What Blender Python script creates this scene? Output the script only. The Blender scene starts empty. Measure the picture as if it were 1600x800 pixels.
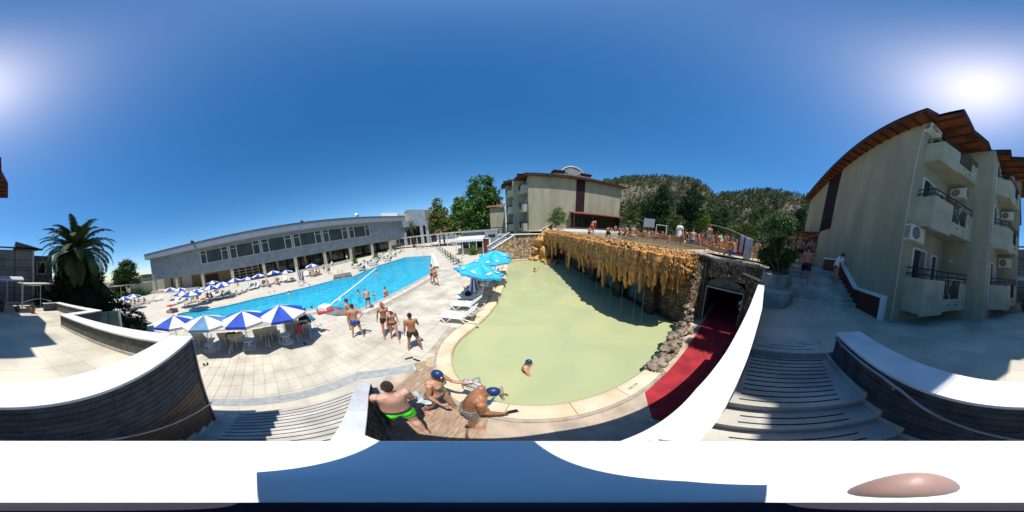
import bpy, bmesh, math, random
from mathutils import Vector, Matrix, noise
random.seed(7)
PI = math.pi
SC = bpy.context.scene
COL = SC.collection
# ------------------------------------------------------------------ camera
CAMZ = 4.3
ZV = Vector((-0.03350127, -0.17650664, 0.98372916)).normalized()   # true up, in panorama axes
YV = Vector((0, 1, 0)); YV = (YV - ZV * YV.dot(ZV)).normalized()
XV = YV.cross(ZV)
A = Matrix((XV, YV, ZV))                                            # panorama axes -> world axes
cam_d = bpy.data.cameras.new('panorama_camera')
cam_d.type = 'PANO'
try: cam_d.panorama_type = 'EQUIRECTANGULAR'
except Exception: pass
try: cam_d.cycles.panorama_type = 'EQUIRECTANGULAR'
except Exception: pass
cam_d.clip_start = 0.03; cam_d.clip_end = 3000
cam = bpy.data.objects.new('panorama_camera', cam_d); COL.objects.link(cam)
rm = Matrix((A @ Vector((1, 0, 0)), A @ Vector((0, 0, 1)), A @ Vector((0, -1, 0)))).transposed()
cam.matrix_world = Matrix.Translation((0, 0, CAMZ)) @ rm.to_4x4()
SC.camera = cam
# ------------------------------------------------------------------ light
SUN = Vector((0.167, -0.331, 0.929)).normalized()
W = bpy.data.worlds.new('World'); SC.world = W; W.use_nodes = True
nt = W.node_tree
sky = nt.nodes.new('ShaderNodeTexSky'); sky.sky_type = 'NISHITA'; sky.sun_disc = False
sky.sun_elevation = math.asin(SUN.z); sky.sun_rotation = math.atan2(SUN.x, SUN.y)
sky.altitude = 600; sky.air_density = 1.0; sky.dust_density = .85; sky.ozone_density = 2.4
hs_w = nt.nodes.new('ShaderNodeHueSaturation'); hs_w.inputs['Hue'].default_value = .497; hs_w.inputs['Saturation'].default_value = 1.36
nt.links.new(sky.outputs[0], hs_w.inputs['Color']); nt.links.new(hs_w.outputs[0], nt.nodes['Background'].inputs[0])
nt.nodes['Background'].inputs[1].default_value = 0.142
sl = bpy.data.lights.new('sun', 'SUN'); sl.energy = 5.0; sl.angle = math.radians(0.53); sl.color = (1, .955, .88)
so = bpy.data.objects.new('sun', sl); COL.objects.link(so)
so.rotation_euler = SUN.to_track_quat('Z', 'Y').to_euler(); so.location = SUN * 60
SC.view_settings.view_transform = 'Standard'; SC.view_settings.look = 'None'
SC.view_settings.exposure = 0.18; SC.view_settings.gamma = 1
SC.cycles.max_bounces = 8; SC.cycles.transparent_max_bounces = 16
SC.cycles.caustics_reflective = False; SC.cycles.caustics_refractive = False

# ------------------------------------------------------------------ surveying helpers: bearings measured in the photograph -> places
def ray(px, py):
    a = math.radians((px - 800) * .225); e = math.radians((400 - py) * .225)
    return A @ Vector((math.sin(a) * math.cos(e), math.cos(a) * math.cos(e), math.sin(e)))
def G(px, py, z=0.0):
    w = ray(px, py); t = (z - CAMZ) / w.z
    return Vector((w.x * t, w.y * t, z))
def R(px, py, dist):                       # point at a horizontal distance
    w = ray(px, py); t = dist / math.hypot(w.x, w.y)
    return Vector((w.x * t, w.y * t, w.z * t + CAMZ))

# ------------------------------------------------------------------ materials
MATS = {}
def mat(name, col, rough=.6, var=.12, scale=4.0, bump=0.0, bscale=40.0, metal=0.0, spec=.5, isl=0.0, col2=None, stretch=None, world=True, em=None, trans=0.0, coat=0.0):
    if name in MATS: return MATS[name]
    m = bpy.data.materials.new(name); m.use_nodes = True; MATS[name] = m
    t = m.node_tree; n = t.nodes; l = t.links; b = n['Principled BSDF']
    b.inputs['Roughness'].default_value = rough; b.inputs['Metallic'].default_value = metal
    b.inputs['Specular IOR Level'].default_value = spec
    if coat: b.inputs['Coat Weight'].default_value = coat
    if trans: b.inputs['Transmission Weight'].default_value = trans
    if world: src = n.new('ShaderNodeNewGeometry').outputs['Position']
    else: src = n.new('ShaderNodeTexCoord').outputs['Object']
    if stretch:
        mp = n.new('ShaderNodeMapping'); mp.inputs['Scale'].default_value = stretch
        l.new(src, mp.inputs[0]); src = mp.outputs[0]
    nz = n.new('ShaderNodeTexNoise'); nz.inputs['Scale'].default_value = scale; nz.inputs['Detail'].default_value = 5
    l.new(src, nz.inputs['Vector'])
    mx = n.new('ShaderNodeMix'); mx.data_type = 'RGBA'
    c2 = col2 if col2 else tuple(max(0, c * (1 - 2.2 * var)) for c in col)
    c1 = col if col2 else tuple(min(1, c * (1 + var)) for c in col)
    mx.inputs[6].default_value = (*c1, 1); mx.inputs[7].default_value = (*c2, 1)
    rmp = n.new('ShaderNodeMapRange'); rmp.inputs[1].default_value = .32; rmp.inputs[2].default_value = .68
    l.new(nz.outputs[0], rmp.inputs[0]); l.new(rmp.outputs[0], mx.inputs[0])
    out = mx.outputs[2]
    if isl:
        g = n.new('ShaderNodeNewGeometry'); oi = n.new('ShaderNodeObjectInfo')
        ad = n.new('ShaderNodeMath'); ad.operation = 'ADD'; l.new(g.outputs['Random Per Island'], ad.inputs[0]); l.new(oi.outputs['Random'], ad.inputs[1])
        fr = n.new('ShaderNodeMath'); fr.operation = 'FRACT'; l.new(ad.outputs[0], fr.inputs[0])
        mr = n.new('ShaderNodeMapRange'); mr.inputs[3].default_value = 1 - isl; mr.inputs[4].default_value = 1 + isl
        l.new(fr.outputs[0], mr.inputs[0])
        hs = n.new('ShaderNodeHueSaturation'); l.new(out, hs.inputs['Color']); l.new(mr.outputs[0], hs.inputs['Value'])
        out = hs.outputs[0]
    l.new(out, b.inputs['Base Color'])
    if bump:
        nb = n.new('ShaderNodeTexNoise'); nb.inputs['Scale'].default_value = bscale; nb.inputs['Detail'].default_value = 6
        l.new(src, nb.inputs['Vector'])
        bp = n.new('ShaderNodeBump'); bp.inputs['Strength'].default_value = bump; bp.inputs['Distance'].default_value = .03
        l.new(nb.outputs[0], bp.inputs['Height']); l.new(bp.outputs[0], b.inputs['Normal'])
    if em:
        b.inputs['Emission Color'].default_value = (*em, 1); b.inputs['Emission Strength'].default_value = 1
    return m
def water_mat(name, tint, wave, wscale, murky=None, depthmix=.5, mscale=.45):
    m = bpy.data.materials.new(name); m.use_nodes = True; MATS[name] = m
    t = m.node_tree; n = t.nodes; l = t.links; n.remove(n['Principled BSDF']); out = n['Material Output']
    geo = n.new('ShaderNodeNewGeometry')
    nz = n.new('ShaderNodeTexNoise'); nz.inputs['Scale'].default_value = wscale; nz.inputs['Detail'].default_value = 3; nz.inputs['Distortion'].default_value = .8
    l.new(geo.outputs['Position'], nz.inputs['Vector'])
    bp = n.new('ShaderNodeBump'); bp.inputs['Strength'].default_value = wave; bp.inputs['Distance'].default_value = .08
    l.new(nz.outputs[0], bp.inputs['Height'])
    gl = n.new('ShaderNodeBsdfGlossy'); gl.inputs['Roughness'].default_value = .06; l.new(bp.outputs[0], gl.inputs['Normal'])
    fr = n.new('ShaderNodeFresnel'); fr.inputs['IOR'].default_value = 1.33; l.new(bp.outputs[0], fr.inputs['Normal'])
    tr = n.new('ShaderNodeBsdfTransparent'); tr.inputs[0].default_value = (*tint, 1)
    base = tr.outputs[0]
    if murky:
        df = n.new('ShaderNodeBsdfDiffuse')
        n2 = n.new('ShaderNodeTexNoise'); n2.inputs['Scale'].default_value = mscale; n2.inputs['Detail'].default_value = 3; n2.inputs['Distortion'].default_value = 1.2
        l.new(geo.outputs['Position'], n2.inputs['Vector'])
        mx = n.new('ShaderNodeMix'); mx.data_type = 'RGBA'; mx.inputs[6].default_value = (*murky[0], 1); mx.inputs[7].default_value = (*murky[1], 1)
        mr = n.new('ShaderNodeMapRange'); mr.inputs[1].default_value = .3 if mscale < 1 else .42; mr.inputs[2].default_value = .7 if mscale < 1 else .60  # fine scale gets sharper contrast for the painted caustics
        l.new(n2.outputs[0], mr.inputs[0]); l.new(mr.outputs[0], mx.inputs[0]); l.new(mx.outputs[2], df.inputs[0])
        ms = n.new('ShaderNodeMixShader'); ms.inputs[0].default_value = depthmix
        l.new(base, ms.inputs[1]); l.new(df.outputs[0], ms.inputs[2]); base = ms.outputs[0]
    mix = n.new('ShaderNodeMixShader'); l.new(fr.outputs[0], mix.inputs[0]); l.new(base, mix.inputs[1]); l.new(gl.outputs[0], mix.inputs[2])
    l.new(mix.outputs[0], out.inputs[0])
    return m

# ------------------------------------------------------------------ mesh building
SPLITN = {k: k for k in 'drain_spout porch_post railing_bar vent_slat bracket shade_opening door_frame joint strap sill corner_trim white_cap panel_trim rung'.split()}
SPLITN.update(ribs='rib', painted_strokes='painted_stroke', flower='flower', fan_grille='grille_wire', white_frame='frame', post='post', rail='rail', passage='passage_wall')
class MB:
    def __init__(s): s.v = []; s.f = []; s.m = []
    def face(s, pts, mi=0):
        k = len(s.v); s.v += [tuple(p) for p in pts]; s.f.append(tuple(range(k, k + len(pts)))); s.m.append(mi)
    def add(s, vs, fs, mi=0):
        k = len(s.v); s.v += [tuple(p) for p in vs]
        for f in fs: s.f.append(tuple(i + k for i in f)); s.m.append(mi)
    def box(s, x0, x1, y0, y1, z0, z1, mi=0, M=None):
        vs = [(x0,y0,z0),(x1,y0,z0),(x1,y1,z0),(x0,y1,z0),(x0,y0,z1),(x1,y0,z1),(x1,y1,z1),(x0,y1,z1)]
        if M: vs = [M @ Vector(v) for v in vs]
        s.add(vs, [(0,3,2,1),(4,5,6,7),(0,1,5,4),(1,2,6,5),(2,3,7,6),(3,0,4,7)], mi)
    def prism(s, poly, z0, z1, mi=0, bottom=True):     # z0, z1 numbers or per-vertex lists
        n = len(poly)
        a0 = z0 if isinstance(z0, (list, tuple)) else [z0] * n
        a1 = z1 if isinstance(z1, (list, tuple)) else [z1] * n
        ar = sum(poly[i][0] * poly[(i+1) % n][1] - poly[(i+1) % n][0] * poly[i][1] for i in range(n))
        idx = list(range(n)) if ar > 0 else list(range(n))[::-1]
        vs = [(poly[i][0], poly[i][1], a0[i]) for i in idx] + [(poly[i][0], poly[i][1], a1[i]) for i in idx]
        fs = [tuple(range(n, 2*n))] + ([tuple(range(n-1, -1, -1))] if bottom else [])
        fs += [(i, (i+1) % n, n + (i+1) % n, n + i) for i in range(n)]
        s.add(vs, fs, mi)
    def loft(s, rings, mi=0, cap=True, closed=False):
        n = len(rings[0]); vs = [p for r in rings for p in r]; fs = []
        for i in range(len(rings) - 1):
            for j in range(n):
                fs.append((i*n+j, i*n+(j+1) % n, (i+1)*n+(j+1) % n, (i+1)*n+j))
        if cap: fs.append(tuple(range(n-1, -1, -1))); fs.append(tuple(range((len(rings)-1)*n, len(rings)*n)))
        s.add(vs, fs, mi)
    def tube(s, pts, r, n=6, mi=0, cap=True):
        pts = [Vector(p) for p in pts]; rs = r if isinstance(r, (list, tuple)) else [r] * len(pts)
        rings = []; up = None
        for i, p in enumerate(pts):
            d = (pts[min(i+1, len(pts)-1)] - pts[max(i-1, 0)])
            if d.length < 1e-9: d = Vector((0, 0, 1))
            d.normalize()
            if up is None: up = Vector((0, 0, 1)) if abs(d.z) < .95 else Vector((0, 1, 0))
            a = d.cross(up)
            if a.length < 1e-4: a = d.cross(Vector((1, 0.1, 0)))
            a.normalize(); b = a.cross(d); 
            rings.append([p + (a * math.cos(2*PI*k/n) + b * math.sin(2*PI*k/n)) * rs[i] for k in range(n)])
        s.loft(rings, mi, cap)
    def lathe(s, prof, n=12, c=(0, 0), mi=0, cap=True):   # prof [(r,z)]
        s.loft([[(c[0] + r*math.cos(2*PI*k/n), c[1] + r*math.sin(2*PI*k/n), z) for k in range(n)] for r, z in prof], mi, cap)
    def ell(s, c, rx, ry, rz, M=None, n=10, m=6, mi=0, z0=-1, z1=1):
        c = Vector(c); rings = []
        for i in range(m + 1):
            z = math.sin(math.asin(z0) + (math.asin(z1) - math.asin(z0)) * i / m); q = max(.02, math.sqrt(max(0, 1 - z*z)))
            r = [Vector((rx*q*math.cos(2*PI*k/n), ry*q*math.sin(2*PI*k/n), rz*z)) for k in range(n)]
            rings.append([c + (M @ p if M else p) for p in r])
        s.loft(rings, mi, True)
    def mesh(s, name, mats, smooth=False, fix=False):
        me = bpy.data.meshes.new(name); me.from_pydata(s.v, [], s.f)
        if not isinstance(mats, (list, tuple)): mats = [mats]
        for m in mats: me.materials.append(m)
        if any(s.m): me.polygons.foreach_set('material_index', s.m)
        if smooth: me.polygons.foreach_set('use_smooth', [True] * len(me.polygons))
        me.update()
        if fix:
            bm = bmesh.new(); bm.from_mesh(me); bmesh.ops.recalc_face_normals(bm, faces=bm.faces); bm.to_mesh(me); bm.free()
        return me
    def islands(s):
        par = list(range(len(s.v)))
        def fd(a):
            while par[a] != a: par[a] = par[par[a]]; a = par[a]
            return a
        for f in s.f:
            r = fd(f[0])
            for i in f[1:]: par[fd(i)] = r
        g = {}
        for f, m in zip(s.f, s.m): g.setdefault(fd(f[0]), []).append((f, m))
        out = []
        for fs in g.values():
            q = MB(); mp = {}
            for f, m in fs:
                q.f.append(tuple(mp.setdefault(i, len(mp)) for i in f)); q.m.append(m)
            q.v = [None]*len(mp)
            for i, k in mp.items(): q.v[k] = s.v[i]
            out.append(q)
        return out
    def build(s, name, mats, parent=None, loc=None, rz=0, smooth=False, fix=False, bevel=0, whole=False):
        if name in SPLITN and not whole:
            for q in s.islands(): o = q.build(SPLITN[name], mats, parent, loc, rz, smooth, fix, bevel, True)
            return o
        o = bpy.data.objects.new(name, s.mesh(name, mats, smooth, fix)); COL.objects.link(o)
        if parent: o.parent = parent
        if loc: o.location = loc
        if rz: o.rotation_euler.z = rz
        if bevel:
            b = o.modifiers.new('bevel', 'BEVEL'); b.width = bevel; b.segments = 2; b.limit_method = 'ANGLE'
        return o
def tag(o, label=None, cat=None, group=None, kind=None):
    if label: o['label'] = label
    if cat: o['category'] = cat
    if group: o['group'] = group
    if kind: o['kind'] = kind
    return o
def thing(name, label, cat, loc=(0, 0, 0), rz=0, group=None, scale=None):
    o = bpy.data.objects.new(name, None); COL.objects.link(o); o.location = loc; o.rotation_euler.z = rz
    o.empty_display_size = .2
    if scale: o.scale = (scale,) * 3
    return tag(o, label, cat, group)
CH = {}
def kids(o): return [c for c in o.children]
def snap(o): return (o, [(c, [g for g in c.children]) for c in o.children])
def dup(sn, loc, rz, label, group=None, scale=None, sub=None):
    root, ch = sn
    r = root.copy(); COL.objects.link(r); r.location = loc; r.rotation_euler = (root.rotation_euler.x, root.rotation_euler.y, rz); r['label'] = label
    if group: r['group'] = group
    if scale: r.scale = (scale,) * 3 if not isinstance(scale, tuple) else scale
    for c, gs in ch:
        d = c.copy(); COL.objects.link(d); d.parent = r
        for g in gs:
            e = g.copy(); COL.objects.link(e); e.parent = d
    return r
def nm_ord(i): return ['first','second','third','fourth','fifth','sixth','seventh','eighth','ninth','tenth','eleventh','twelfth','thirteenth','fourteenth','fifteenth','sixteenth','seventeenth','eighteenth','nineteenth','twentieth'][i]
def inpoly(x, y, P):
    c = False; j = len(P) - 1
    for i in range(len(P)):
        if (P[i][1] > y) != (P[j][1] > y) and x < (P[j][0]-P[i][0]) * (y-P[i][1]) / (P[j][1]-P[i][1]) + P[i][0]: c = not c
        j = i
    return c
def smoothpoly(P, it=2, closed=True):
    for _ in range(it):
        Q = []
        n = len(P)
        for i in range(n if closed else n-1):
            a = Vector(P[i]); b = Vector(P[(i+1) % n]); Q += [a*.75+b*.25, a*.25+b*.75]
        if not closed: Q = [Vector(P[0])] + Q + [Vector(P[-1])]
        P = Q
    return [tuple(p) for p in P]
def offset(P, d, closed=True):
    n = len(P); out = []
    for i in range(n):
        a = Vector(P[(i-1) % n][:2]) if closed or i > 0 else Vector(P[i][:2]); b = Vector(P[(i+1) % n][:2]) if closed or i < n-1 else Vector(P[i][:2])
        t = (b - a); t = t / (t.length + 1e-9); out.append((P[i][0] + t.y * d, P[i][1] - t.x * d))
    return out
# ================================================================== SETTING
from mathutils.geometry import tessellate_polygon
M_grout = mat('grout', (.40, .37, .31), .9, .15, 3)
M_deck = mat('deck_tile', (.56, .515, .42), .62, .13, .9, bump=.15, bscale=30, isl=.05)
M_deckfar = None
M_band = mat('grey_band', (.33, .35, .35), .7, .1, 6, bump=.2, bscale=60, isl=.05)
M_ground = mat('dry_ground', (.19, .16, .10), .95, .3, .15, bump=.4, bscale=2, col2=(.07, .085, .03))
M_pooltile = mat('pool_tile', (.03, .50, .74), .4, .12, 5.0, isl=.0, col2=(.05, .66, .90))  # lighter noise patches paint caustic light into the tile colour
M_rim = mat('cream_rim', (.66, .58, .43), .6, .14, 2.0, bump=.25, bscale=14, isl=.05, col2=(.58, .44, .26))
M_rimwhite = mat('pool_coping', (.60, .55, .46), .6, .1, 2, isl=.04)
M_taupe = mat('taupe_kerb', (.36, .31, .26), .7, .12, 5)
M_plank = mat('wood_look_tile', (.37, .26, .17), .55, .18, 7, bump=.15, bscale=30, isl=.10, stretch=(4, .6, 1))
M_paver = mat('beige_paver', (.46, .37, .28), .6, .14, 2.2, bump=.15, bscale=20, isl=.05)
M_marble = mat('white_marble', (.79, .79, .77), .4, .05, 2.2, bump=.12, bscale=18, col2=(.62, .63, .64))
M_terrace = mat('terrace_tile', (.55, .495, .39), .6, .13, .9, bump=.1, bscale=20, isl=.03)
M_step = mat('step_stone', (.50, .475, .42), .65, .16, 1.6, bump=.2, bscale=40, isl=.04)
M_slot = mat('black_strip', (.012, .012, .014), .8, .1)
M_slate = mat('slate_board', (.085, .085, .092), .8, .22, 5, bump=.9, bscale=70, isl=.08)
M_rough = mat('grey_stucco', (.13, .135, .13), .9, .2, 9, bump=1.0, bscale=60)
M_maroon = mat('maroon_paint', (.10, .022, .014), .6, .2, 4)
M_metal = mat('steel', (.72, .73, .74), .35, .05, 5, metal=.75)
M_greymetal = mat('grey_metal', (.33, .34, .35), .45, .08, 5, metal=.6)
M_darkmetal = mat('dark_metal', (.035, .028, .028), .5, .1, 5)
M_white = mat('white_paint', (.80, .80, .78), .45, .04, 3)
M_blackstone = mat('dark_cladding', (.075, .075, .065), .8, .45, 6, bump=.9, bscale=25, isl=.35)
M_stone = mat('rubble_stone', (.32, .23, .14), .9, .35, 4, bump=1, bscale=14, isl=.5)
M_stone2 = mat('pale_rubble', (.50, .36, .22), .9, .3, 3, bump=.8, bscale=18, isl=.38)
M_mortar = mat('dark_mortar', (.13, .105, .07), .95, .25, 5, bump=.8, bscale=30)
M_carpet = mat('red_carpet', (.36, .022, .030), .95, .16, 2.2, bump=.4, bscale=300)
M_trav = mat('travertine', (.72, .37, .095), .55, .3, 9.0, bump=1.0, bscale=30, col2=(.33, .13, .025), spec=.7, isl=.28, stretch=(1, 1, .3))
M_trav_top = mat('travertine_crust', (.74, .44, .15), .7, .25, 6, bump=1.0, bscale=30, col2=(.42, .19, .04))
M_tbase = mat('tan_basin', (.42, .34, .22), .6, .2, 1.2, bump=.3, bscale=8)

def sheet(name, outer, holes, z, m, kind='structure', parent=None):
    polys = [[Vector((x, y, z)) for x, y in outer]] + [[Vector((h[0], h[1], z)) for h in H] for H in holes]
    tris = tessellate_polygon(polys); vs = [v for P in polys for v in P]
    me = bpy.data.meshes.new(name); 
    fs = []
    for t in tris:
        a, b, c = [vs[i] for i in t]
        if (b-a).cross(c-a).z < 0: t = (t[0], t[2], t[1])
        fs.append(tuple(t))
    me.from_pydata([tuple(v) for v in vs], [], fs); me.materials.append(m)
    o = bpy.data.objects.new(name, me); COL.objects.link(o)
    if kind: o['kind'] = kind
    if parent: o.parent = parent
    return o
POOL = [(-8.05, 14.2), (-8.1, 5.4), (-10.3, 4.75), (-10.85, 3.6), (-11.15, 2.6), (-10.85, 0), (-10.8, -2.8), (-11.0, -4.4), (-11.7, -6.4), (-13.2, -8.1), (-15.2, -8.7), (-16.1, -7.8), (-17.1, -4.6), (-18.9, -.9), (-19.35, 4), (-19.4, 9.1), (-18.2, 11.7), (-19.1, 14.0), (-20.5, 18.6), (-20.5, 26.6), (-14.9, 27.2)]
POOL = POOL[::-1]
THERM = [(-.45, 20.6), (-.55, 16), (-.6, 12.7), (-.97, 8.25), (-1.63, 6.27), (-2.15, 5.0), (-2.02, 4.0), (-1.56, 3.15), (-.91, 2.5), (-.13, 2.18), (.67, 2.08), (1.47, 2.10), (2.37, 2.17), (3.15, 2.29), (4.9, 2.62), (6.6, 2.95), (7.4, 4.0), (7.5, 6), (7.5, 12), (6.8, 18.3), (4.5, 21.3), (2, 21.1)]
THS = smoothpoly(THERM, 2)
# ground and deck ------------------------------------------------------------
DECK = [(-46, -32), (16, -32), (16, 84), (-46, 84)]
sheet('ground', [(-1400, -1400), (1400, -1400), (1400, 1400), (-1400, 1400)], [[(-45.8, -31.8), (-45.8, 83.8), (15.8, 83.8), (15.8, -31.8)]], -.12, M_ground)
POOLO = offset(POOL, .02)
def tile_mat():
    m = bpy.data.materials.new('deck_far_tile'); m.use_nodes = True; t = m.node_tree; n = t.nodes; l = t.links; b = n['Principled BSDF']
    g = n.new('ShaderNodeNewGeometry'); mp = n.new('ShaderNodeMapping'); mp.inputs['Location'].default_value = (.0, -.12, 0)
    l.new(g.outputs['Position'], mp.inputs[0])
    br = n.new('ShaderNodeTexBrick'); br.offset = 0; br.inputs['Scale'].default_value = 1; br.inputs['Brick Width'].default_value = .62; br.inputs['Row Height'].default_value = .32
    br.inputs['Mortar Size'].default_value = .006; br.inputs['Color1'].default_value = (.56, .515, .42, 1); br.inputs['Color2'].default_value = (.52, .48, .39, 1); br.inputs['Mortar'].default_value = (.42, .39, .33, 1)
    l.new(mp.outputs[0], br.inputs[0])
    nz = n.new('ShaderNodeTexNoise'); nz.inputs['Scale'].default_value = .5; nz.inputs['Detail'].default_value = 6; l.new(g.outputs['Position'], nz.inputs['Vector'])
    mr = n.new('ShaderNodeMapRange'); mr.inputs[1].default_value = .3; mr.inputs[2].default_value = .7; mr.inputs[3].default_value = .9; mr.inputs[4].default_value = 1.06; l.new(nz.outputs[0], mr.inputs[0])
    hs = n.new('ShaderNodeHueSaturation'); l.new(br.outputs[0], hs.inputs['Color']); l.new(mr.outputs[0], hs.inputs['Value']); l.new(hs.outputs[0], b.inputs['Base Color']); b.inputs['Roughness'].default_value = .65
    return m
M_deckfar = tile_mat()
deck = sheet('pool_deck', DECK, [POOL, THS], 0.0, M_deckfar)
grout_poly = [(-12, -10), (-.2, -10), (-.2, 18), (-12, 18)]
# tiles that stand out one by one
def clip_half(P, a, n):
    out = []
    for i in range(len(P)):
        p, q = P[i], P[(i+1) % len(P)]
        dp = (p[0]-a[0])*n[0] + (p[1]-a[1])*n[1]; dq = (q[0]-a[0])*n[0] + (q[1]-a[1])*n[1]
        if dp <= 0: out.append(p)
        if (dp < 0) != (dq < 0) and abs(dp-dq) > 1e-9:
            t = dp / (dp - dq); out.append((p[0]+(q[0]-p[0])*t, p[1]+(q[1]-p[1])*t))
    return out
RIMO = offset(THS, .52)
POOLOUT = offset(POOL, .55)
tiles = []
for i in range(-18, 6):
    for j in range(-30, 62):
        x0 = -4.64 + .62*i + .005; y0 = .12 + .32*j + .005; x1 = x0 + .61; y1 = y0 + .31
        cx, cy = (x0+x1)/2, (y0+y1)/2
        if not (-13 < cx < -.2 and -9 < cy < 18): continue
        P = [(x0, y0), (x1, y0), (x1, y1), (x0, y1)]
        if cy < 3.6: P = clip_half(P, (-3.92, 0), (1, 0)) if cy < 2.0 else clip_half(P, (-3.90, 1.98), (1.24, -1.01))
        elif cy < 6: P = clip_half(P, (-2.9, 3.25), (.79, -.48))
        if len(P) < 3: continue
        if inpoly(cx, cy, RIMO) or inpoly(cx, cy, POOLOUT): continue
        if any(inpoly(p[0], p[1], offset(THS, .3)) or inpoly(p[0], p[1], offset(POOL, .5)) for p in P): continue
        tiles.append((math.hypot(cx, cy), P))
tiles.sort(key=lambda t: t[0])
tm = {}
for k, (dd, P) in enumerate(tiles[:296]):
    if len(P) == 4 and abs((P[1][0]-P[0][0]) - .61) < 1e-6 and abs((P[2][1]-P[1][1]) - .31) < 1e-6:
        if 'full' not in tm:
            q = MB(); q.prism([(0, 0), (.61, 0), (.61, .31), (0, .31)], .001, .012); tm['full'] = q.mesh('tile', M_deck)
        o = bpy.data.objects.new('tile', tm['full']); COL.objects.link(o); o.location = (P[0][0], P[0][1], random.uniform(0, .002))
    else:
        q = MB(); q.prism(P, .001, .012); o = q.build('tile', M_deck)
    o.parent = deck
q = MB()
for dd, P in tiles[296:]: q.prism(P, .001, .012 + random.uniform(0, .002), bottom=False)
tag(q.build('tile_field', M_deck, deck), kind='stuff')
gx = sheet('joint_bed', [(-12.6, -8.8), (-3.9, -8.8), (-3.9, 1.98), (-2.9, 3.25), (-2.4, 4.05), (-2.6, 5), (-2.1, 6.3), (-1.5, 8.2), (-1.1, 12.7), (-1.1, 17.8), (-8.6, 17.8), (-8.6, 4.9), (-10.9, 4.2), (-11.8, 2.6), (-11.5, -4.8), (-12.6, -7.8)], [], .0008, M_grout, None, deck)
# grey band
bandP = [(-3.90, -2.6), (-3.88, 1.98), (-2.87, 3.25), (-2.66, 2.98), (-3.58, 1.85), (-3.60, -2.6)]
q = MB()
segs = [((-3.90, -2.6), (-3.60, -2.6)), ((-3.90, -1.5), (-3.60, -1.5)), ((-3.895, -.4), (-3.595, -.4)), ((-3.89, .7), (-3.59, .7)), ((-3.88, 1.98), (-3.58, 1.85)), ((-3.38, 2.61), (-3.12, 2.42)), ((-2.87, 3.25), (-2.66, 2.98))]
band = thing('grey_border', None, None); band['kind'] = 'structure'
for a, b in zip(segs, segs[1:]):
    q = MB(); e = .004
    d = Vector(b[0]) - Vector(a[0]); d.normalize(); d *= e
    q.prism([a[0], a[1], (b[1][0]-d.x, b[1][1]-d.y), (b[0][0]-d.x, b[0][1]-d.y)], .001, .013); q.build('paving_slab', M_band, band)
# strip between band and stairs: two courses of cream slabs
q = MB(); q.prism([(-3.58, -1.9), (-3.58, 1.84), (-3.1, 2.45), (-2.8, 1.75), (-3.0, 1.5), (-3.0, -1.9)], .001, .006); apron = q.build('stair_apron', M_grout); apron['kind'] = 'structure'
random.seed(3)
y = -1.85
while y < 1.75:
    h = .72; q = MB(); q.box(-3.575, -3.30, y+.006, min(y+h, 1.78), .004, .014); q.build('paving_slab', M_deck, apron); y += h
y = -1.6
while y < 1.5:
    h = .36; q = MB(); q.box(-3.295, -3.155, y+.006, min(y+h, 1.6), .004, .014); q.build('paving_slab', M_deck, apron); y += h
q = MB(); q.prism([(-3.56, 1.79), (-3.12, 2.38), (-2.95, 1.9), (-3.1, 1.62), (-3.25, 1.62)], .004, .016); q.build('paving_slab', M_deck, apron)
# big pool basin, coping, water ------------------------------------------------
def basin(name, P, z0, m, label=None):
    q = MB(); n = len(P)
    for i in range(n):
        a, b = P[i], P[(i+1) % n]; q.face([(a[0], a[1], 0), (b[0], b[1], 0), (b[0], b[1], z0), (a[0], a[1], z0)])
    o = q.build(name, m, fix=False); o['kind'] = 'structure'
    return o
bz = -1.0
b1 = basin('swimming_pool', POOL, bz, M_pooltile); sheet('pool_floor', offset(POOL, .01), [], bz, M_pooltile, None, b1)
W_pool = water_mat('pool_water', (.50, .90, 1.0), .7, 4.0, murky=((.015, .46, .68), (.10, .76, .92)), depthmix=.50, mscale=4.5)  # murk tones also paint rippled caustic light into the water
sheet('pool_water', POOL, [], -.10, W_pool)
n = len(POOL); q = MB(); PO = offset(POOL, .42); PI_ = offset(POOL, -.03); PO2 = offset(POOL, .62)
for i in range(n):
    j = (i+1) % n
    L = (Vector(POOL[j]) - Vector(POOL[i])).length; k = max(1, round(L / 1.2))
    for s in range(k):
        def lp(P, t): return (P[i][0] + (P[j][0]-P[i][0])*t, P[i][1] + (P[j][1]-P[i][1])*t)
        t0 = s/k + .004; t1 = (s+1)/k - .004
        q.prism([lp(PI_, t0), lp(PI_, t1), lp(PO, t1), lp(PO, t0)], -.02, .035, 0)
        q.prism([lp(PO, t0), lp(PO, t1), lp(PO2, t1), lp(PO2, t0)], .0, .016, 1)
o = q.build('coping_slab', [M_rimwhite, M_taupe], b1); o['kind'] = 'stuff'
# letters and dark lane line on the pool floor
M_let = mat('navy_mosaic', (.01, .06, .20), .5, .1)
def letters(txt, name, size, mtx, m, parent=None, ext=.003):
    cu = bpy.data.curves.new(name, 'FONT'); cu.body = txt; cu.size = size; cu.extrude = ext; cu.align_x = 'CENTER'; cu.align_y = 'CENTER'
    ob = bpy.data.objects.new(name, cu); COL.objects.link(ob); bpy.context.view_layer.update()
    dg = bpy.context.evaluated_depsgraph_get(); me = bpy.data.meshes.new_from_object(ob.evaluated_get(dg)); bpy.data.objects.remove(ob)
    o = bpy.data.objects.new(name, me); COL.objects.link(o); me.materials.clear(); me.materials.append(m); o.matrix_world = mtx
    if parent: o.parent = parent
    return o
a = G(606, 447, bz); c = G(622, 421, bz); mid = (a + c) / 2; dr = (c - a).normalized(); ln = (c - a).length
ang = math.atan2(dr.y, dr.x)
lt = letters('PAM OTEL', 'floor_lettering', 1, Matrix.Translation((mid.x, mid.y, bz+.01)) @ Matrix.Rotation(ang, 4, 'Z') @ Matrix.Diagonal((ln/4.9, 1.5, 1, 1)), M_let, b1)
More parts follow.
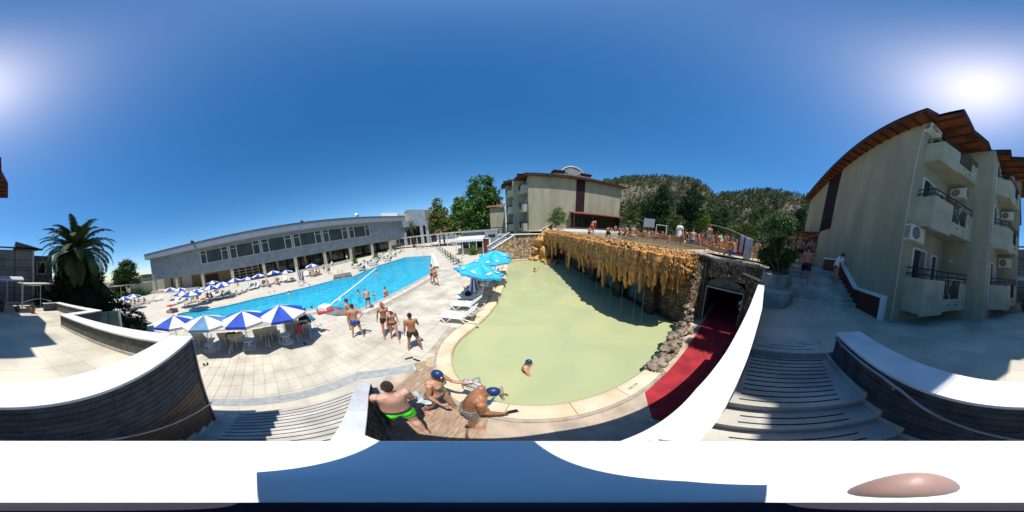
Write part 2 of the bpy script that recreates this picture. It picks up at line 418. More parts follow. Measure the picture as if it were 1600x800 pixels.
a = G(533, 478, bz); c = G(572, 441, bz); q = MB(); dd = (c-a).normalized(); nn = Vector((-dd.y, dd.x, 0)) * .12
q.face([a+nn+Vector((0,0,.012)), a-nn+Vector((0,0,.012)), c-nn+Vector((0,0,.012)), c+nn+Vector((0,0,.012))]); q.build('lane_line', M_let, b1)
# thermal pool ------------------------------------------------------------------
b2 = basin('thermal_pool', THS, -1.4, M_tbase); sheet('pool_floor', offset(THS, .01), [], -1.4, M_tbase, None, b2)
W_th = water_mat('thermal_water', (.62, .75, .5), .30, 2.6, murky=((.36, .415, .235), (.475, .485, .25)), depthmix=.93, mscale=.38)
sheet('thermal_water', THS, [], -.12, W_th)
# rim: slabs with a rounded lip, from the far left corner round to the rubble wall
RIMLINE = [p for p in THERM[:14]]
RL = smoothpoly(RIMLINE, 3, closed=False)
# resample by length
def resample(P, step):
    out = [Vector(P[0])]; acc = 0
    for a, b in zip(P, P[1:]):
        a = Vector(a); b = Vector(b); L = (b-a).length; 
        while acc + L >= step:
            t = (step - acc) / L; a = a + (b-a)*t; out.append(a.copy()); L = (b-a).length; acc = 0
        acc += L
    out.append(Vector(P[-1])); return out
RS = resample(RL, .12)
def normals(P):
    N = []
    for i in range(len(P)):
        t = P[min(i+1, len(P)-1)] - P[max(i-1, 0)]; t.normalize(); N.append(Vector((t.y, -t.x)))   # outward
    return N
RN = normals(RS)
N0 = RN[len(RN)//2]
sgn = 1
prof = [(-.04, -.30), (-.05, .02), (.0, .085), (.08, .10), (.40, .105), (.42, .095), (.42, .0)]
k = 0; rim = thing('pool_rim', None, None); rim['kind'] = 'structure'
while k < len(RS) - 1:
    e = min(len(RS) - 1, k + (9 if k % 2 else 9))
    rings = []
    for i in range(k, e + 1):
        sh = .006 if i == k else (-.006 if i == e else 0)
        tn = Vector((-RN[i].y, RN[i].x)) * sh
        rings.append([(RS[i].x + sgn*RN[i].x*o_ - tn.x*-1, RS[i].y + sgn*RN[i].y*o_ + tn.y, z) for o_, z in prof])
    q = MB(); q.loft(rings, 0); q.build('rim_slab', M_rim, rim, fix=True); k = e
q = MB(); rings = [[(RS[i].x + sgn*RN[i].x*o_, RS[i].y + sgn*RN[i].y*o_, z) for o_, z in [(.42, .0), (.42, .06), (.50, .055), (.51, .0)]] for i in range(len(RS))]
q.loft(rings, 0); q.build('rim_kerb', M_taupe, rim, fix=True)
M_tan = mat('tan_border', (.56, .40, .22), .7, .2, 3, bump=.3, bscale=20)
q = MB(); rings = [[(RS[i].x + sgn*RN[i].x*o_, RS[i].y + sgn*RN[i].y*o_, z) for o_, z in [(.51, .0), (.51, .03), (.70, .028), (.70, .0)]] for i in range(0, int(len(RS)*.60))]
q.loft(rings, 0); q.build('tan_border', M_tan, rim, fix=True)
# depth mark
p = G(989, 604, .107); letters('140 CM', 'depth_mark', .105, Matrix.Translation(p) @ Matrix.Rotation(math.radians(10), 4, 'Z'), M_let, rim, .001)
# grate with wooden bars
M_tanbar = mat('tan_grate_bar', (.55, .44, .26), .6, .15, 6, isl=.1); M_drain = mat('drain_pit', (.05, .04, .03), .9, .1)
g0, g1, g2, g3 = [Vector(t) for t in [(-2.87, 3.27), (-2.38, 4.12), (-2.10, 3.95), (-2.62, 3.02)]]
gr = thing('overflow_grate', 'tan slatted overflow grate between cream deck and thermal pool rim', 'grate')
q = MB(); q.prism([g0, g3, g2, g1], .003, .008); q.build('drain_pit', M_drain, gr)
nb = 21
for i in range(nb):
    t = i / nb; a = g0.lerp(g1, t); b = g3.lerp(g2, t); a2 = g0.lerp(g1, t + .6/nb); b2_ = g3.lerp(g2, t + .6/nb)
    q = MB(); q.prism([tuple(a), tuple(b), tuple(b2_), tuple(a2)], .008, .03); q.build('grate_bar', M_tanbar, gr)
# lower terrace: wood-look planks and pavers between rim and the camera wall -------
RIMO2 = [(RS[i].x + sgn*RN[i].x*.51, RS[i].y + sgn*RN[i].y*.51) for i in range(len(RS))]
_rp = [(RS[i].x + RN[i].x*.3, RS[i].y + RN[i].y*.3) for i in range(0, len(RS)) if RS[i].y < 3.9 and RS[i].x < 3.1]
lower = sheet('lower_terrace', [(-2.7, 2.98), (-2.1, 3.93)] + _rp[::3] + [(4.6, 2.3), (9, 2.7), (9, .05), (-.9, .05), (-3.0, 1.5), (-3.1, 2.4)], [], .0009, M_paver)
def inside_lower(x, y):
    if y < .25 and x > -.9: return False
    if (x + .92) * 1.41 + (y - .26) * 1.98 < .1 and x < -.9: return False          # flank wall
    if (x + 2.68) * -1.24 + (y - 3.0) * 1.01 > 0 and x < -2.0: pass
    # beyond the band
    if (x + 2.66) * (-1.13) + (y - 2.98) * .92 > 0.0 and x < -2.5: return False
    if inpoly(x, y, [tuple(v) for v in (g0, g1, g2, g3)]): return False
    for i in range(0, len(RS), 2):
        if (RS[i] - Vector((x, y))).length < .49: return False
    return not inpoly(x, y, THS)
random.seed(5)
np_ = 0
for i in range(0, 14):
    x = -2.62 + .152*i; y = .2 - random.random()*.9
    while y < 3.9:
        L = 1.2; y0, y1 = y, y + L - .006; y += L
        # trim the plank where it leaves the terrace
        steps = [y0 + (y1-y0)*t/12 for t in range(13)]
        ok = [s for s in steps if inside_lower(x+.075, s)]
        if len(ok) < 3: continue
        q = MB(); q.box(x+.003, x+.149, ok[0], ok[-1], .001, .012); q.build('plank', M_plank, lower); np_ += 1
for i in range(0, 15):
    x = -.49 + .46*i; y = .26
    for j in range(4):
        h = .52; y0, y1 = y + j*h, y + (j+1)*h - .008
        steps = [y0 + (y1-y0)*t/8 for t in range(9)]; ok = [s for s in steps if inside_lower(x+.23, s)]
        if len(ok) < 2 or x > 2.2: continue
        q = MB(); q.box(x+.004, x+.452, ok[0], ok[-1], .001, .011); q.build('paving_slab', M_paver, lower)
# fill course next to the rim
q = MB(); rings = [[(RS[i].x + sgn*RN[i].x*o_, RS[i].y + sgn*RN[i].y*o_, .010 if o_ < .7 else .009) for o_ in (.5, .72)] for i in range(int(len(RS)*.66), len(RS)-4)]
for a, b in zip(rings, rings[1:]): q.face([a[0], b[0], b[1], a[1]])
q.build('edge_course', M_paver, lower, fix=True)
# red carpet
q = MB(); q.prism([(2.4, 1.65), (2.15, 1.34), (1.83, .95), (1.86, .42), (13.5, .42), (13.5, 2.9), (8.4, 2.62), (5.0, 2.05)], .012, .022)
tag(q.build('red_carpet', M_carpet), 'red carpet runner leading from the pavers into the stone archway', 'carpet')
# fallen pane leaning next to the carpet
M_glass = mat('blue_glass', (.10, .17, .22), .12, .05, 3, spec=.8)
gp = thing('glass_screen', 'dark bluish glass sheet with a chrome clip lying in the shade beside the red carpet', 'glass panel')
q = MB(); q.prism([G(1020, 664), G(1014, 683), G(1040, 672), G(1046, 670)], .02, .05); q.build('glass_pane', M_glass, gp)
a = G(1019, 658, .08); q = MB(); q.tube([a, a+Vector((.03, .09, .0))], .02, 8); q.tube([a+Vector((.03,.09,0)), a+Vector((.03, .12, .02))], .03, 8); q.build('clip', M_metal, gp)
# ================================================================== TERRACE, STAIRS, WALLS
TZ = 2.5
terr = sheet('terrace', [(-2.75, -1.5), (-2.75, -6.35), (-4.2, -6.35), (-4.2, -17.2), (40, -17.2), (40, .02), (2.6, .02), (2.6, -1.5)], [], TZ, M_terrace)
def grid_tiles(poly, x0, x1, y0, y1, px, py, z, m, parent, name='tile', limit=120, t=.008, h=.012):
    c = []
    nx = int((x1-x0)/px); ny = int((y1-y0)/py)
    for i in range(nx):
        for j in range(ny):
            a, b = x0+i*px, y0+j*py
            if poly(a+px/2, b+py/2): c.append((math.hypot(a, b), a, b))
    c.sort(); q0 = MB(); q0.box(t/2, px-t/2, t/2, py-t/2, .001, h); me = q0.mesh(name, m)
    for _, a, b in c[:limit]:
        o = bpy.data.objects.new(name, me); COL.objects.link(o); o.location = (a, b, z); o.parent = parent
    q = MB()
    for _, a, b in c[limit:]: q.box(a+t/2, a+px-t/2, b+t/2, b+py-t/2, z+.001, z+h)
    if q.v: tag(q.build(name + '_field', m, parent), kind='stuff')
grid_tiles(lambda x, y: (y < -1.9 and (x > -2.4 or (y < -6.9 and x > -3.7))) or (x > 2.7 and y > -1.85 and y < -.1), -4.0, 14, -16.9, -.05, .6, .6, TZ, M_terrace, terr, limit=150, t=.006, h=.008)
q = MB(); q.prism([(-2.75, -1.5), (-2.75, -6.35), (-4.2, -6.35), (-4.2, -17.2), (40, -17.2), (40, .02), (2.6, .02), (2.6, -1.5)], 0, TZ-.01, bottom=False)
o = q.build('terrace_block', M_step); o['kind'] = 'structure'
# --- the stair: treads rise towards +x
YA, YB = -1.37, .06
stair = thing('stone_stair', 'wide stone stair with black grip strips climbing from the pool deck to the upper terrace', 'stairs')
risers = [(2.6, 2.5), (1.41, 2.35), (1.12, 2.2)]
x = 1.12; z = 2.2; r = 2.2/15; run = (3.155 + 1.12 + .0)/14
levels = []
for i in range(1, 15): levels.append((1.12 - run*i, 2.2 - r*i))
T = [(2.6, 1.41, 2.35), (1.41, 1.12, 2.2)]
xp = 1.12
for i in range(1, 15):
    xn = 1.12 - run*i; T.append((xp, xn, 2.2 - r*i)); xp = xn
for xa, xb, z in T:
    q = MB()
    yb = YB if xb > -1.0 else YB + (-(xb) - .92) * .71 + .02   # the flank wall splays outward
    yb2 = YB if xa > -1.0 else YB + (-(xa) - .92) * .71 + .02
    q.prism([(xb, YA), (xa+.05, YA), (xa+.05, yb2), (xb, yb)], max(0, z-.4), z-.035)
    q.prism([(xb-.022, YA), (xa-.001, YA), (xa-.001, yb2), (xb-.022, yb)], z-.034, z)
    o = q.build('step', M_step, stair, bevel=.004)
    wdt = xa - xb
    xs = [xb + .045, xb + .155] if wdt < .4 else [xb + .06 + .105*k for k in range(11)]
    ins0, ins1 = (.40, .22)
    for xx in xs:
        yy1 = yb - (.20 if wdt < .4 else .13 - .0)
        q = MB(); q.box(xx, xx+.021, YA+(.30 if wdt < .4 else .18 + .018*(xs.index(xx))*-1 + .1), yy1, z+.0005, z+.003); q.build('grip_strip', M_slot, o)
# landing edge and strips at the top
q = MB(); q.box(2.578, 3.1, YA-.02, .02, TZ-.035, TZ+.009); o = q.build('step', M_step, stair)
for k, (a, b) in enumerate([(-1.15, -.12), (-1.0, -.3), (-1.2, -.9)]):
    q = MB(); q.box(2.70 + .11*k, 2.713 + .11*k, a, b, TZ+.009, TZ+.012); q.build('grip_strip', M_slot, o)
# end-plates of steps against the south wall (sawtooth skirting)
q = MB()
for xa, xb, z in T: q.box(xb-.02, xa, YA-.001, YA+.03, z, z+.12)
q.build('skirting', M_step, stair)
# --- south wall (grey cladding boards, white marble cap) from the deck corner to the landing
def capped(name, label, cat='wall'): return thing(name, label, cat)
sw = capped('parapet_wall', 'dark board clad parapet wall with white marble cap running between stair and terrace')
WX0, WX1 = -2.72, 2.42
q = MB(); q.box(WX0, WX1, -1.80, -1.385, 0, 3.0); q.build('wall_core', M_mortar, sw)
def zb(x): return 2.0 if x > -1.4 else 2.0 + (x + 1.4) * .17
# boards: rows of cladding 115 mm high, in lengths
zrow = 3.0; k = 0; random.seed(9)
M_brown = mat('brown_tile', (.085, .035, .022), .6, .25, 6, bump=.4, bscale=40, isl=.1)
while zrow > .12:
    z1 = zrow; z0 = zrow - .108; x = WX0
    while x < WX1:
        L = 1.75; xb = min(x + L, WX1); 
        # stair line hides boards below it
        zs = 0 if x < -3 else max(0, 2.2 + (x - 1.0) * .49 - .3)
        if z1 > zs:
            brown = z1 < 2.02 and x < -.9 or z1 < 1.95
            q = MB(); q.box(x+.002, xb-.002, -1.386, -1.372 + random.uniform(0, .004), z0+.007, z1)
            q.build('cladding_board', M_brown if brown else M_slate, sw)
        x = xb
    zrow -= .115
for a, b in [((WX0-.012, -1.80), (WX0, -1.385))]:
    q = MB(); q.box(WX0-.012, WX0, -1.80, -1.372, 0, 3.0); q.build('end_panel', M_slate, sw)
q = MB(); q.box(WX0-.035, WX0+.02, -1.395, -1.35, 0, 3.0); q.build('corner_trim', mat('purple_grey_trim', (.12, .11, .13), .5, .1), sw)
q = MB(); q.box(WX1, WX1+.014, -1.80, -1.372, TZ, 3.0); q.build('end_panel', M_slate, sw)
xs = [WX0-.04, -1.1, .62, 1.75, WX1+.04]
for a, b in zip(xs, xs[1:]):
    q = MB(); q.box(a+.0015, b-.0015, -1.84, -1.345, 3.0, 3.045); q.build('cap_slab', M_marble, sw, bevel=.006)
# handrail on its brackets
hr = thing('handrail', 'thin grey steel handrail fixed along the dark stair wall', 'handrail')
q = MB(); q.tube([(-2.68, -1.28, 1.22), (-1.81, -1.28, 1.64), (-1.28, -1.28, 1.90), (-.3, -1.28, 2.40), (-.03, -1.28, 2.51), (.34, -1.28, 2.69), (.61, -1.28, 2.81), (.9, -1.28, 2.95), (1.18, -1.28, 3.0), (1.9, -1.28, 3.0), (2.3, -1.28, 3.02)], .017, 8); q.build('rail', M_greymetal, hr, smooth=True)
for x, z in [(-2.5, 1.3), (-1.6, 1.74), (-.3, 2.38), (1.0, 2.95), (2.1, 3.0)]:
    q = MB(); q.tube([(x, -1.28, z), (x, -1.28, z-.05), (x, -1.37, z-.05)], .009, 6); q.build('bracket', M_greymetal, hr)
# --- terrace edge walls going south, stepping outward
def wall_run(label, pts, th, z0, z1, inner_m, cap=True, base=True):
    w = thing('parapet_wall', label, 'wall')
    for (xa, ya, xb, yb) in pts:
        q = MB(); q.box(xa, xb, ya, yb, z0, z1-.045); q.build('wall_panel', inner_m, w)
        q = MB(); q.box(xa-.04, xb+.04, ya-.04 if ya > -1.84 or True else ya, yb+.0, z1-.045, z1); q.build('cap_slab', M_marble, w, bevel=.005)
        if base: q = MB(); q.box(xb, xb+.02, ya, yb, TZ, TZ+.09); q.build('skirting', M_step, w)
    return w
wall_run('grey stuccoed parapet with white cap between the sunny terrace and the pool deck', [(-2.80, -6.45, -2.46, -1.85)], .4, 0, 3.045, M_rough)
w = thing('parapet_wall', 'short low grey parapet with white cap turning out towards the big palm', 'wall')
q = MB(); q.box(-4.2, -2.84, -6.5, -6.12, 0, 3.0); q.build('wall_panel', M_slate, w); q = MB(); q.box(-4.24, -2.85, -6.54, -6.07, 3.0, 3.045); q.build('cap_slab', M_marble, w, bevel=.005)
w = thing('parapet_wall', 'far grey parapet with thin white cap in front of the palm and dark shrubs', 'wall')
q = MB(); q.box(-4.2, -3.88, -10.9, -6.55, 0, 3.0); q.build('wall_panel', M_rough, w); q = MB(); q.box(-4.24, -3.84, -10.9, -6.55, 3.0, 3.045); q.build('cap_slab', M_marble, w, bevel=.005)
q = MB(); q.box(-4.2, -3.0, -11.1, -10.91, 0, 3.0); q.build('end_panel', M_rough, w); q = MB(); q.box(-4.24, -2.96, -11.14, -10.905, 3.0, 3.045); q.build('cap_slab', M_marble, w, bevel=.005)
# --- camera-side wall: level by the landing, then sloping down, then splayed flank
def wall_seg(w, prof, cuts, m_out, m_in, name='cap_slab'):
    # prof: list of (xi,yi inner, xo,yo outer, ztop)
    pass
cw = thing('parapet_wall', 'bright white capped stair wall sweeping down beside the thermal pool terrace', 'wall')
IN = [(5.25, -.07, 3.15), (3.1, -.075, 3.15), (1.5, .0, 3.15), (1.2, .02, 3.11), (.97, .03, 3.02), (.4, .03, 2.76), (-.3, .05, 2.44), (-.98, .08, 2.13), (-1.5, .48, 1.86), (-2.3, .98, 1.2), (-3.06, 1.50, .50)]
OU = [(5.25, .10, 3.15), (3.1, .13, 3.15), (1.5, .18, 3.15), (1.2, .205, 3.11), (.97, .235, 3.02), (.4, .25, 2.76), (-.3, .258, 2.44), (-.92, .27, 2.15), (-1.37, .61, 1.88), (-2.15, 1.14, 1.18), (-2.88, 1.67, .50)]
for i in range(len(IN)-1):
    a, b = IN[i], IN[i+1]; c, d = OU[i], OU[i+1]
    q = MB(); P = [(a[0], a[1]), (b[0], b[1]), (d[0], d[1]), (c[0], c[1])]
    e = .012
    q.prism(P, [0]*4, [a[2]-.04, b[2]-.04, d[2]-.04, c[2]-.04]); q.build('wall_panel', M_blackstone if i > 6 else M_mortar, cw)
groups = [(0, 1), (1, 3), (3, 5), (5, 7), (7, 8), (8, 9), (9, 10)]
for g_, h_ in groups:
    q = MB(); rings = []
    for i in range(g_, h_+1):
        a, c = IN[i], OU[i]; n2 = (Vector((c[0], c[1])) - Vector((a[0], a[1]))).normalized() * .018
        rings.append([(a[0]-n2.x, a[1]-n2.y, a[2]-.04), (c[0]+n2.x, c[1]+n2.y, c[2]-.04), (c[0]+n2.x, c[1]+n2.y, c[2]), (a[0]-n2.x, a[1]-n2.y, a[2])])
    for rr in (0, -1):
        pass
    q.loft(rings, 0); q.build('cap_slab', M_marble, cw, fix=True)
# outer face of the flank: small split-stone cladding pieces
def convex_stone(P2, depth, rnd=.25):
    """bevelled convex block from a 2-D polygon (u,v) -> list of verts/faces in (u,v,w)"""
    cx = sum(p[0] for p in P2)/len(P2); cy = sum(p[1] for p in P2)/len(P2); n = len(P2)
    vs = [(p[0], p[1], 0) for p in P2] + [(p[0]*.97+cx*.03, p[1]*.97+cy*.03, depth*.6) for p in P2] + [(p[0]*(1-rnd)+cx*rnd, p[1]*(1-rnd)+cy*rnd, depth*random.uniform(.85, 1.1)) for p in P2]
    fs = [(i, (i+1) % n, n+(i+1) % n, n+i) for i in range(n)] + [(n+i, n+(i+1) % n, 2*n+(i+1) % n, 2*n+i) for i in range(n)] + [tuple(range(2*n, 3*n))]
    return vs, fs
def voronoi(u0, u1, v0, v1, nu, nv, inside=None, jit=.42, gap=.012, seed=1):
    rnd = random.Random(seed); du = (u1-u0)/nu; dv = (v1-v0)/nv; S = {}
    for i in range(-1, nu+1):
        for j in range(-1, nv+1): S[(i, j)] = (u0+(i+.5+rnd.uniform(-jit, jit)+(.5 if j % 2 else 0)*.6)*du, v0+(j+.5+rnd.uniform(-jit, jit))*dv)
    out = []
    for i in range(nu):
        for j in range(nv):
            c = S[(i, j)]
            if inside and not inside(*c): continue
            P = [(max(u0, c[0]-du*1.3), max(v0, c[1]-dv*1.3)), (min(u1, c[0]+du*1.3), max(v0, c[1]-dv*1.3)), (min(u1, c[0]+du*1.3), min(v1, c[1]+dv*1.3)), (max(u0, c[0]-du*1.3), min(v1, c[1]+dv*1.3))]
            if P[1][0] <= P[0][0] or P[2][1] <= P[1][1]: continue
            for a in range(-2, 3):
                for b in range(-2, 3):
                    if (a, b) != (0, 0) and (i+a, j+b) in S:
                        s = S[(i+a, j+b)]; nx, ny = s[0]-c[0], s[1]-c[1]; L = math.hypot(nx, ny)
                        if L < 1e-6: continue
                        nx /= L; ny /= L
                        P = clip_half(P, (c[0]+nx*(L/2-gap), c[1]+ny*(L/2-gap)), (nx, ny))
                        if len(P) < 3: break
                if len(P) < 3: break
            if len(P) >= 3: out.append((c, P))
    return out
def clad(parent, O, U, V, N, u0, u1, v0, v1, nu, nv, m, depth=.04, inside=None, gap=.012, seed=1, single=True, name='stone', ds=1):
    O, U, V, N = Vector(O), Vector(U), Vector(V), Vector(N); random.seed(seed); flip = U.cross(V).dot(N) < 0; acc = MB(); cnt = 0
    for c, P in voronoi(u0, u1, v0, v1, nu, nv, inside, gap=gap, seed=seed):
        d = depth*random.uniform(.6, 1.5); vs, fs = convex_stone(P, d)
        if inside and not all(inside(*p) for p in P): continue
        W3 = [O + U*a + V*b + N*w_ for a, b, w_ in vs]
        if flip: fs = [tuple(reversed(f)) for f in fs]
        if single:
            q = MB(); q.add(W3, fs); q.build(name, m, parent)
        else: acc.add(W3, fs)
        cnt += 1
    if not single and acc.v: tag(acc.build(name + '_facing', m, parent), kind='stuff')
    return cnt
for i in range(7, len(OU)-1):
    a, b = Vector(OU[i][:2]), Vector(OU[i+1][:2]); L = (b-a).length; U = (b-a)/L; N = Vector((-U.y, U.x, 0)); N = N if N.y > 0 else -N
    za, zb_ = OU[i][2]-.05, OU[i+1][2]-.05
    clad(cw, (a.x, a.y, 0), (U.x, U.y, 0), (0, 0, 1), N, 0, L, 0, max(za, zb_), max(2, int(L/.075)), max(3, int(max(za, zb_)/.07)), M_blackstone, .022, inside=lambda u, v, L=L, za=za, zb_=zb_: 0 <= v <= za + (zb_-za)*u/L, gap=.004, seed=20+i, single=False)
a, b = Vector(OU[0][:2]), Vector(OU[7][:2]); L = (b-a).length; U = (b-a)/L
clad(cw, (a.x, a.y, 0), (U.x, U.y, 0), (0, 0, 1), (0, 1, 0), 0, L, 0, 3.1, 60, 30, M_blackstone, .03, inside=lambda u, v: v < (3.06 if u < 3.9 else 3.06 - (u-3.9)*.43), gap=.006, seed=77, single=False)
# --- rubble wall beside the carpet
rw = thing('rubble_wall', 'craggy low wall of heaped rough stones between green pool and red carpet', 'stone wall')
random.seed(14)
def rock(q, c, r, m=0, sx=1, sy=1, sz=1, n=7, mm=5, amp=.25):
    c = Vector(c); sd = Vector((random.uniform(0, 99), random.uniform(0, 99), 0)); rings = []
    for i in range(mm+1):
        z = -1 + 2*i/mm; qv = math.sqrt(max(.02, 1-z*z)); rg = []
        for k in range(n):
            v = Vector((math.cos(2*PI*k/n)*qv, math.sin(2*PI*k/n)*qv, z)); f = 1 + amp*noise.noise(v*1.7+sd)*2
            rg.append(c + Vector((v.x*r*sx*f, v.y*r*sy*f, v.z*r*sz*f)))
        rings.append(rg)
    q.loft(rings, m)
M_rock = mat('grey_rock', (.30, .24, .17), .9, .35, 5, bump=1.0, bscale=18, isl=.25)
for i in range(150):
    t = random.random(); x = 3.2 + 3.3*t; yc = 2.12 + .78*t; top = .22 + .75*t + .25*max(0, t-.85)/.15
    z = random.random()*top; wdt = .30*(1 - .5*z/max(top, .1)) + .12*t
    y = yc + random.uniform(-wdt, wdt)*.8
    q = MB(); rock(q, (x, y, z), random.uniform(.09, .17), sz=.7, sx=1.2); q.build('stone', M_rock, rw)
# ================================================================== PLATEAU, FALLS, ENTRANCE
PZ = 3.75
plat = sheet('upper_terrace', [(5.6, 4.4), (6.9, 3.1), (7.9, 2.75), (8.1, -.0), (8.3, -4.0), (60, -4.0), (60, 46), (2.2, 46), (2.2, 22.2), (4.9, 21.6), (5.5, 12.9), (5.45, 7.2)], [], PZ-.07, mat('plateau_floor', (.50, .43, .31), .6, .15, .8, bump=.2, bscale=6, col2=(.44, .33, .18)))
q = MB(); q.prism([(8.6, -3.99), (60, -3.99), (60, .25), (8.6, .25)], 0, PZ-.10, bottom=False); q.prism([(8.6, 3.05), (60, 3.05), (60, 46), (8.6, 46)], 0, PZ-.10, bottom=False); q.box(8.6, 60, .252, 3.048, 2.45, PZ-.101); o = q.build('terrace_block', M_step); o['kind'] = 'structure'
# shallow steaming water sheet on the plateau
W_pl = water_mat('shallow_water', (.85, .88, .8), .25, 5.0, murky=((.42, .37, .24), (.50, .42, .27)), depthmix=.55)
sheet('shallow_pool', [(5.7, 4.9), (7.0, 3.8), (12.5, 4.2), (16.5, 9.5), (13, 19), (6.2, 20.6), (5.75, 12.9), (5.7, 7.2)], [], PZ-.045, W_pl)
# white ledge behind the shallow pool
ld = thing('pool_ledge', 'long white ledge beyond the shallow pool in front of the building porch', 'ledge')
q = MB(); q.box(5.6, 16.5, 21.6, 22.1, PZ-.07, PZ+.28); q.build('ledge', M_white, ld, bevel=.02)
# falls ----------------------------------------------------------------
LIP = [(4.7, 22.0, 3.93), (5.0, 19.6, 3.90), (5.28, 16.5, 3.85), (5.38, 12.9, 3.78), (5.32, 9.8, 3.76), (5.25, 7.2, 3.75), (5.40, 5.4, 3.75), (5.85, 4.2, 3.73), (6.35, 3.55, 3.70), (6.85, 3.05, 3.66)]
def lipP(t):
    f = t*(len(LIP)-1); i = min(int(f), len(LIP)-2); f -= i; return Vector(LIP[i]).lerp(Vector(LIP[i+1]), f)
def lipN(t):
    d = lipP(min(1, t+.01)) - lipP(max(0, t-.01)); d.z = 0; d.normalize(); return Vector((d.y, -d.x, 0)) * (1 if Vector((d.y, -d.x, 0)).x < 0 else -1)
LL = sum((Vector(a)-Vector(b)).length for a, b in zip(LIP, LIP[1:]))
fl = thing('travertine_falls', 'tall orange travertine waterfall crust with hanging drips above the green pool', 'waterfall')
random.seed(11)
# hanging curtain: a relief sheet whose lower hem is ragged
def hem(t):
    s = t*LL
    base = 1.35 + .55*noise.noise(Vector((s*.55, 0, 3))) + .5*noise.noise(Vector((s*1.9, 0, 7))) + .28*noise.noise(Vector((s*5.1, 0, 2))) 
    grow = 1.0
    return max(.35, base)
NT = 420; NVV = 44; vs = []; fs = []
for i in range(NT+1):
    t = i/NT; p = lipP(t); N = lipN(t); s = t*LL
    fade = min(1, (1-t)/.10); H = hem(t)*(.55+.45*fade)
    for j in range(NVV+1):
        v = j/NVV; z = p.z - v*H
        w_ = .10 + .42*math.sin(min(1, v*1.4)*PI*.5)*fade + .30*v*v*0
        w_ += .10*noise.noise(Vector((s*2.3, z*.9, 1))) + .09*noise.noise(Vector((s*7.5, z*.8, 4))) + .085*abs(noise.noise(Vector((s*5, z*4.5, 5)))) * 1.6 + .035*noise.noise(Vector((s*15, z*13, 9)))
        fl_ = .10*(abs(noise.noise(Vector((s*3.2, z*.25, 8))))); w_ -= fl_*1.5*v
        if v > .92: w_ *= (1 - (v-.92)/.08*.6)
        if j == 0: w_ = -.35
        if j == 1: w_ = .0 + .05*noise.noise(Vector((s*4, 0, 2))); z = p.z + .01
        q_ = p + N*w_; vs.append((q_.x, q_.y, z + (.02*noise.noise(Vector((s*6, 0, 4))) if j else 0)))
for i in range(NT):
    for j in range(NVV):
        a = i*(NVV+1)+j; fs.append((a, a+1, a+NVV+2, a+NVV+1))
# inside face of the curtain
q = MB(); q.add(vs, fs)
cur = q.build('crust', M_trav, fl, smooth=True, fix=True); 
# stalactites
TIPS = [(21.2, 1.7), (20.47, 1.05), (19.6, 1.3), (18.75, .42), (17.4, 1.0), (16.4, 1.9), (15.29, 1.6), (14.5, 2.1), (13.73, .30), (13.1, 1.5), (12.54, 1.6), (11.8, 1.9), (11.1, 1.1), (10.36, 1.0), (9.73, 1.5), (9.1, 1.9), (8.53, 1.8), (7.92, 1.4), (7.5, .9), (7.1, 1.9), (6.7, 1.5), (6.27, 1.66), (5.83, 1.4), (5.5, 1.7), (5.3, 1.9), (5.0, 1.5), (4.7, 1.8), (4.4, 2.0)]
def near_t(y):
    best = min(range(401), key=lambda k: abs(lipP(k/400).y - y)); return best/400
def drip(q, t, ztip, r0, off):
    p = lipP(t); N = lipN(t); ztop = p.z - .25; n = 10; m = 18; sd = random.uniform(0, 99); rings = []
    for i in range(m+1):
        v = i/m; z = ztop + (ztip-ztop)*v; r = r0*(1.08 - .50*v + .22*math.sin(v*9+sd)*(.5)) * math.sqrt(max(.02, 1 - max(0, (v-.90)/.10)**2))
        r *= 1 + .35*noise.noise(Vector((sd, z*3, 0))) + .25*noise.noise(Vector((sd, z*8, 0)))
        c = p + N*(off + .03*math.sin(v*4+sd)); c.z = z; c.x += .03*noise.noise(Vector((z*2, sd, 1)))
        rg = []
        for k in range(n):
            a = 2*PI*k/n; f = r*(1 + .45*noise.noise(Vector((math.cos(a)*1.4+sd, math.sin(a)*1.4, z*3.5))) + .28*noise.noise(Vector((math.cos(a)*3+sd, math.sin(a)*3, z*10))))
            rg.append(c + Vector((math.cos(a)*f, math.sin(a)*f, 0)))
        rings.append(rg)
    q.loft(rings, 0)
for y, zt in TIPS:
    t = near_t(y); q = MB(); drip(q, t, zt, random.uniform(.13, .20), random.uniform(.22, .42))
    for _ in range(3): drip(q, t + random.uniform(-.010, .010), zt + random.uniform(.2, .9), random.uniform(.07, .12), random.uniform(.2, .45))
    q.build('stalactite', M_trav, fl, smooth=True, fix=True)
for k in range(230):
    t = random.uniform(.01, .93); p = lipP(t); q = MB() if k % 1 == 0 else q
    drip(q, t, p.z - hem(t)*random.uniform(.7, 1.4), random.uniform(.045, .12), random.uniform(.15, .5)); q.build('stalactite', M_trav, fl, smooth=True, fix=True)
for k in range(22):      # small ones towards the entrance, on the stone wall
    t = random.uniform(.86, .985); p = lipP(t); q = MB(); drip(q, t, p.z - random.uniform(.5, 1.1), random.uniform(.06, .12), random.uniform(.0, .16)); q.build('stalactite', M_trav, fl, smooth=True, fix=True)
# knobbly crust along the lip
q = MB()
for k in range(900):
    t = random.uniform(0, .97); p = lipP(t); N = lipN(t); v = random.random()**1.4
    c = p + N*(.10 + .4*math.sin(min(1, v*1.4)*PI/2)*min(1, (1-t)/.1)); c.z = p.z - .04 - v*.85
    rock(q, c, random.uniform(.025, .075), n=6, mm=4, sz=1.0, amp=.3)
tag(q.build('knobbly_crust', M_trav_top, fl, smooth=True, fix=True), kind='stuff')
